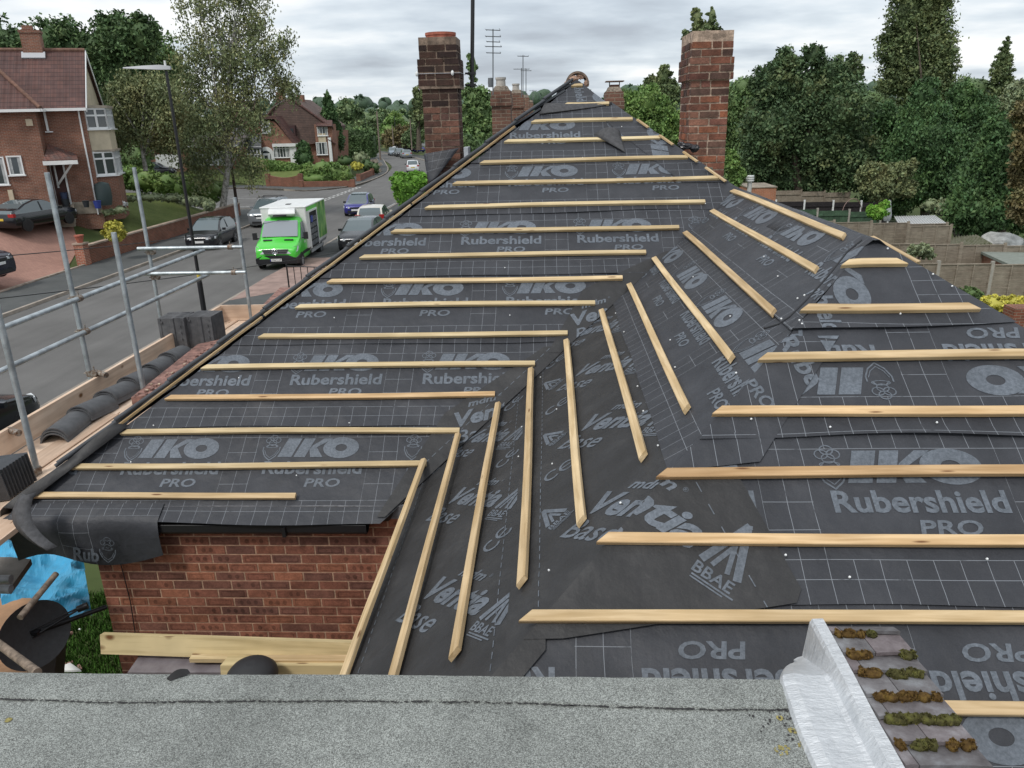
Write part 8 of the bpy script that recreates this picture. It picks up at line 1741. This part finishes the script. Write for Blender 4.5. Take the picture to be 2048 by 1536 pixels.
# --- middle houses' gardens
shrubpx('laurel', 'big rounded laurel bush behind the low brick wall at the junction', 88, [(622, 345, 20, 18), (645, 340, 22, 18), (672, 345, 22, 18), (690, 350, 16, 16), (640, 355, 40, 12)], 9000, .20, L_hedge, core=.88)
shrubpx('conical_shrub', 'dense dark conical shrub before the white house front', 93, [(607, 315, 17, 16), (607, 298, 12, 14), (607, 288, 6, 8)], 3500, .18, L_con, core=.88)
hedge('clipped_hedge', 'sloping clipped hedge in front of the arched door', [tuple(D(x, y, 92)) for x, y in ((500, 336), (530, 340), (560, 344), (600, 350))], 1.6, 1.1, 5000, .16, L_hedge)
shrubpx('shrub', 'pale rounded shrub beside the drive on the bend', 100, [(722, 318, 15, 13)], 1600, .18, L_grey, core=.85); shrubpx('shrub', 'golden yellow dwarf shrub on the bend', 97, [(714, 332, 11, 8)], 1100, .15, L_yell, core=.85); shrubpx('shrub', 'dark low shrubs on the bank at the bend', 98, [(735, 330, 14, 11), (750, 336, 10, 10), (690, 322, 16, 10)], 2200, .18, L_dark, core=.85)
hedge('boundary_hedge', 'tall dark boundary hedge beyond the bend garden', [tuple(D(x, y, 112)) for x, y in ((668, 312), (700, 314), (730, 314), (752, 312))], 2., 3.4, 5000, .22, L_dark)
tree('spruce_tree', 'tall dark conical spruce beside the tile-hung gable', 102, (660, 300), [(655, 190, 5, 12), (656, 210, 10, 16), (658, 232, 15, 18), (660, 256, 20, 20), (663, 280, 24, 18)], 8500, .26, L_con, .25, trunk_px=[(660, 302), (654, 178)], core=.72, droop=.35, limbs=4, shell=.7)
for (nm, lb, Y, base, lo, n_, sz, mm) in (
    ('broadleaf_tree', 'round grey-green tree right of the spruce', 150, (695, 290), [(695, 225, 24, 22), (680, 245, 20, 25), (712, 245, 22, 25), (695, 262, 32, 20)], 5000, .45, L_far),
    ('broadleaf_tree', 'bright round tree above the far street, centre', 190, (760, 290), [(757, 240, 26, 20), (740, 258, 24, 18), (772, 258, 22, 18)], 4200, .5, L_far),
    ('broadleaf_tree', 'yellow-green tree near the street end', 185, (790, 290), [(790, 245, 20, 18), (778, 262, 20, 15), (805, 258, 16, 18)], 3600, .5, L_hedge),
    ('broadleaf_tree', 'bushy green tree left of the tall telegraph pole', 140, (725, 310), [(722, 278, 24, 22), (705, 290, 20, 14), (742, 285, 18, 20)], 4500, .4, L_mid),
    ('broadleaf_tree', 'low bright green bush tree right of the spruce foot', 125, (690, 310), [(690, 282, 18, 14), (705, 292, 16, 12)], 2800, .34, L_hedge),
    ('broadleaf_tree', 'dark purple-brown tree behind the far parked cars', 165, (800, 300), [(798, 272, 26, 18), (780, 280, 18, 14), (820, 270, 18, 20)], 4200, .42, L_beech),
    ('broadleaf_tree', 'dark green tree beside the left chimney', 150, (832, 300), [(833, 245, 16, 28), (845, 262, 20, 26), (825, 275, 18, 18)], 4200, .42, L_far),
    ('broadleaf_tree', 'tall slim tree just left of the left chimney', 110, (838, 300), [(836, 205, 11, 30), (846, 185, 9, 16), (842, 235, 16, 20)], 3600, .32, L_pop),
    ('broadleaf_tree', 'leafy tree between the left chimney and the aerial mast', 60, (945, 330), [(945, 135, 10, 32), (950, 195, 25, 25), (935, 240, 25, 40), (965, 230, 22, 35), (950, 280, 35, 30)], 9000, .22, L_mid),
    ('broadleaf_tree', 'bush behind the hip right of the roof peak', 48, (1290, 350), [(1290, 205, 40, 30), (1270, 240, 30, 30), (1320, 240, 40, 35), (1345, 275, 40, 30), (1300, 265, 40, 28)], 13000, .17, L_hedge),
    ('poplar_tree', 'upright leafy poplar left of the right chimney', 62, (1330, 330), [(1328, 150, 14, 22), (1338, 185, 22, 25), (1305, 175, 16, 22), (1322, 215, 32, 30)], 8500, .21, L_pop),
    ('poplar_tree', 'twin-topped poplar showing above the right chimney', 85, (1410, 330), [(1395, 38, 10, 22), (1425, 35, 9, 20), (1410, 60, 26, 18), (1372, 70, 9, 12), (1410, 120, 30, 60)], 6000, .28, L_pop),
    ('willow_tree', 'weeping willow between the right chimney and the big dark tree', 66, (1480, 360), [(1490, 175, 25, 22), (1465, 210, 22, 40), (1500, 230, 30, 50), (1470, 280, 24, 50)], 9000, .24, L_mid),
    ('hawthorn', 'light green bush at the foot of the right chimney', 30, (1462, 370), [(1464, 330, 14, 26), (1475, 355, 14, 20)], 2500, .11, L_hedge)):
    tree(nm, lb, Y, base, lo, n_, sz, mm, .2*Y/60, core=.68, droop=1.6 if nm == 'willow_tree' else 0.)
hedge('garden_hedge', 'dark clipped hedge behind the left chimney row', [tuple(D(x, y, 40)) for x, y in ((900, 345), (960, 350))], 1.5, 1.8, 3000, .12, L_dark)
shrubpx('feathery_shrub', 'bright green feathery shrub rising beside the roof edge', 58, [(815, 372, 30, 22), (800, 362, 18, 16), (835, 362, 20, 18), (815, 392, 24, 18), (845, 378, 16, 26)], 12000, .13, L_bright, core=.8)
shrubpx('shrub', 'sliver of yellow-green shrub beside the tile stacks', 20, [(462, 646, 16, 6), (485, 648, 14, 6)], 1500, .05, L_bright, core=.8)
# --- right: the wood behind the gardens
tree('maple_tree', 'broad dark maple standing right of the right chimney', 56, (1600, 440), [(1575, 125, 35, 28), (1625, 110, 22, 26), (1660, 150, 35, 35), (1700, 150, 24, 34), (1540, 170, 35, 35), (1600, 180, 60, 50), (1680, 220, 60, 60), (1550, 250, 60, 60), (1620, 290, 80, 60), (1520, 320, 45, 50), (1700, 320, 55, 60), (1590, 360, 70, 40), (1500, 370, 30, 35)], 42000, .20, L_maple, .38, core=.60, limbs=20)
tree('poplar_tree', 'very tall poplar rising out of the top of the picture', 78, (1840, 430), [(1840, -60, 40, 50), (1815, 20, 36, 50), (1865, 20, 36, 55), (1800, 90, 36, 48), (1850, 90, 45, 50), (1885, 110, 28, 40), (1795, 150, 34, 40), (1840, 170, 50, 45), (1885, 165, 25, 35)], 26000, .24, L_pop, .5, trunk_px=[(1840, 430), (1835, 0)], core=.5, clump=.2)
tree('poplar_tree', 'small distant pointed poplar near the right edge', 130, (2000, 240), [(2013, 92, 8, 16), (2008, 115, 15, 20), (2003, 145, 20, 24), (2006, 180, 20, 22)], 5000, .36, L_pop, .4, core=.6)
CT = ((('dark leylandii in the middle of the right-hand wood'), 52, (1850, 440), [(1850, 190, 24, 30), (1845, 235, 42, 36), (1850, 290, 60, 48), (1820, 350, 60, 50), (1870, 360, 60, 50)]), (('broad leylandii at the far right of the wood'), 44, (2000, 470), [(2000, 262, 26, 30), (2010, 310, 50, 40), (2000, 370, 75, 55), (1960, 420, 60, 45), (2050, 400, 50, 60)]), (('leylandii between the two poplars'), 60, (1940, 430), [(1925, 195, 26, 30), (1945, 235, 42, 40), (1920, 280, 50, 40), (1960, 300, 50, 50)]), (('low dark conifer in front of the tall poplar'), 58, (1780, 430), [(1775, 240, 28, 34), (1770, 290, 40, 44), (1765, 345, 44, 44), (1780, 390, 50, 36)]))
for lb, Y, base, lo in CT: tree('conifer', lb, Y, base, lo, 24000 if Y < 55 else 17000, .17, L_con, .3, core=.74, flat=.3, droop=.12, limbs=4, shell=.75)
tree('broadleaf_tree', 'brownish tree cut off by the right picture edge', 38, (2060, 440), [(2050, 230, 26, 26), (2058, 290, 30, 40), (2055, 350, 30, 40), (2060, 410, 36, 36)], 11000, .15, L_beech, .25, core=.65)
tree('broadleaf_tree', 'blue-grey tree between the conifers and the right edge', 80, (2030, 260), [(2035, 190, 28, 22), (2020, 215, 30, 20)], 4500, .28, L_grey, .2, core=.7)
tree('apple_tree', 'small pale leafy fruit tree above the garden fences', 46, (1760, 440), [(1745, 345, 22, 20), (1785, 345, 22, 20), (1815, 335, 16, 22), (1760, 375, 35, 22), (1730, 360, 20, 20), (1800, 375, 28, 22)], 9000, .15, L_birch, .12, core=.5, limbs=20)
shrubpx('bush', 'bright green bush in front of the green fence', 42, [(1757, 425, 18, 13), (1768, 412, 10, 10), (1745, 420, 10, 10)], 2800, .11, L_bright, core=.8)
shrubpx('bush', 'grey-green bush left of the tarpaulins', 46, [(1880, 415, 22, 14), (1900, 425, 14, 12), (1860, 410, 14, 10)], 3000, .13, L_grey, core=.75)
shrubpx('bush', 'silver-leaved bush between two fence rows', 31.5, [(1840, 500, 22, 12), (1855, 508, 14, 10), (1820, 512, 14, 8)], 3000, .09, L_grey, core=.75)
shrubpx('bush', 'green ferny clump at the foot of the nearest fence', 26, [(1935, 585, 20, 10), (1950, 592, 16, 9)], 2500, .08, L_mid, core=.75)
shrubpx('bush', 'yellow-green privet at the right picture edge, below the fence', 22, [(1990, 608, 28, 16), (2030, 612, 24, 20), (2045, 640, 22, 26), (2010, 625, 25, 14)], 8000, .065, L_yell, core=.85)
shrubpx('bush', 'green creeper behind the nearest fence', 30, [(1815, 525, 20, 8), (1795, 515, 16, 8)], 1800, .08, L_hedge, core=.8)
for i, (px, py) in enumerate(((1500, 240), (1560, 250), (1740, 235), (1700, 260), (1640, 240), (1440, 260), (1940, 210), (1380, 240), (1250, 240))): 
    Y = 110+12*(i % 4); tree('broadleaf_tree', 'distant tree in the gap behind the right-hand wood, %s' % ordn(i), Y, (px, py+60), [(px, py-30, 36, 24), (px-25, py-10, 34, 24), (px+28, py-12, 34, 22), (px, py+15, 50, 30)], 3200, .45, (L_far, L_fard, L_mid)[i % 3], .3, core=.8, group='distant trees behind the right-hand wood')
# --- far wooded hills: real ground and one mass of trees
rs = np.random.default_rng(7)
q = MB(); nx, ny = 60, 14; V = []
def hillz(x, y): return (sstep(230, 700, y)*9+14*sstep(500, 1100, y)+6*noise.noise(Vector((x*.0021, y*.0016, 3)))*sstep(300, 700, y)-3.)
for j in range(ny+1):
    for i in range(nx+1):
        y = 210+(1700-210)*(j/ny)**1.4; x = -1400+2800*i/nx; V.append((x*(.35+.65*y/1700), y, hillz(x*(.35+.65*y/1700), y)))
q.add(V, [(j*(nx+1)+i, j*(nx+1)+i+1, (j+1)*(nx+1)+i+1, (j+1)*(nx+1)+i) for j in range(ny) for i in range(nx)], 0, True); struct(q.build('hills', L_fard if False else m_ground))
def wood(label, y0, y1, xs_, n_trees, per, size, m, hgt):
    C, R = [], []
    for i in range(n_trees):
        y = rs.uniform(y0, y1); x = rs.uniform(xs_[0], xs_[1])*y; h_ = rs.uniform(*hgt); C.append((x, y, hillz(x, y)+h_*.55)); R.append((h_*.5*rs.uniform(.8, 1.3), h_*.5, h_*.5))
    V, T, cc = leaves(C, R, n_trees*per, size, rs, shell=.7); o = leafobj('woodland', V, T, m, None, ico(C, [[q_*.85 for q_ in r] for r in R], 2, 5)); return tag(o, label, 'woodland', None, 'stuff')
wood('mass of far green trees along the valley', 215, 330, (-.62, .62), 120, 130, .95, L_far, (8, 13))
wood('darker belt of trees on the far slope', 380, 620, (-.62, .62), 150, 80, 1.9, L_fard, (9, 15))
wood('trees on the horizon with distance haze tinted into their leaves', 800, 1250, (-.7, .7), 200, 40, 4.5, L_fard, (10, 22))  # haze here is only the blue tint of the leaf colour
hz = D(825, 262, 150)
h_ = thing('far_house', 'white-fronted house far down the street beside the left chimney', 'house', (hz[0], 150, 0)); q = MB(); a, b = D(826, 300, 150), D(850, 262, 150)
q.box(((a[0]+b[0])/2+2, 153, (a[2]+b[2])/2+1.2), (b[0]-a[0]+4, 6, b[2]-a[2]+1)); q.build('wall', m_white, h_); q = MB(); x0, x1 = a[0]-.4, b[0]+4.4; q.ext([(x0, 149.7, b[2]+1.5), (x1, 149.7, b[2]+1.5), ((x1+x0)/2, 149.7, b[2]+4)], (0, 6.6, 0)); q.build('roof', m_slate, h_)
q = MB(); q.box((a[0]+.9, 149.95, a[2]+1.5), (1.6, .1, 2.6)); q.build('brick_bay', m_fb, h_)
q = MB()
for x in (a[0]+.8, a[0]+2.6): q.box((x, 149.9, b[2]-.8), (.8, .1, 1.3))
q.build('window', m_dark, h_)
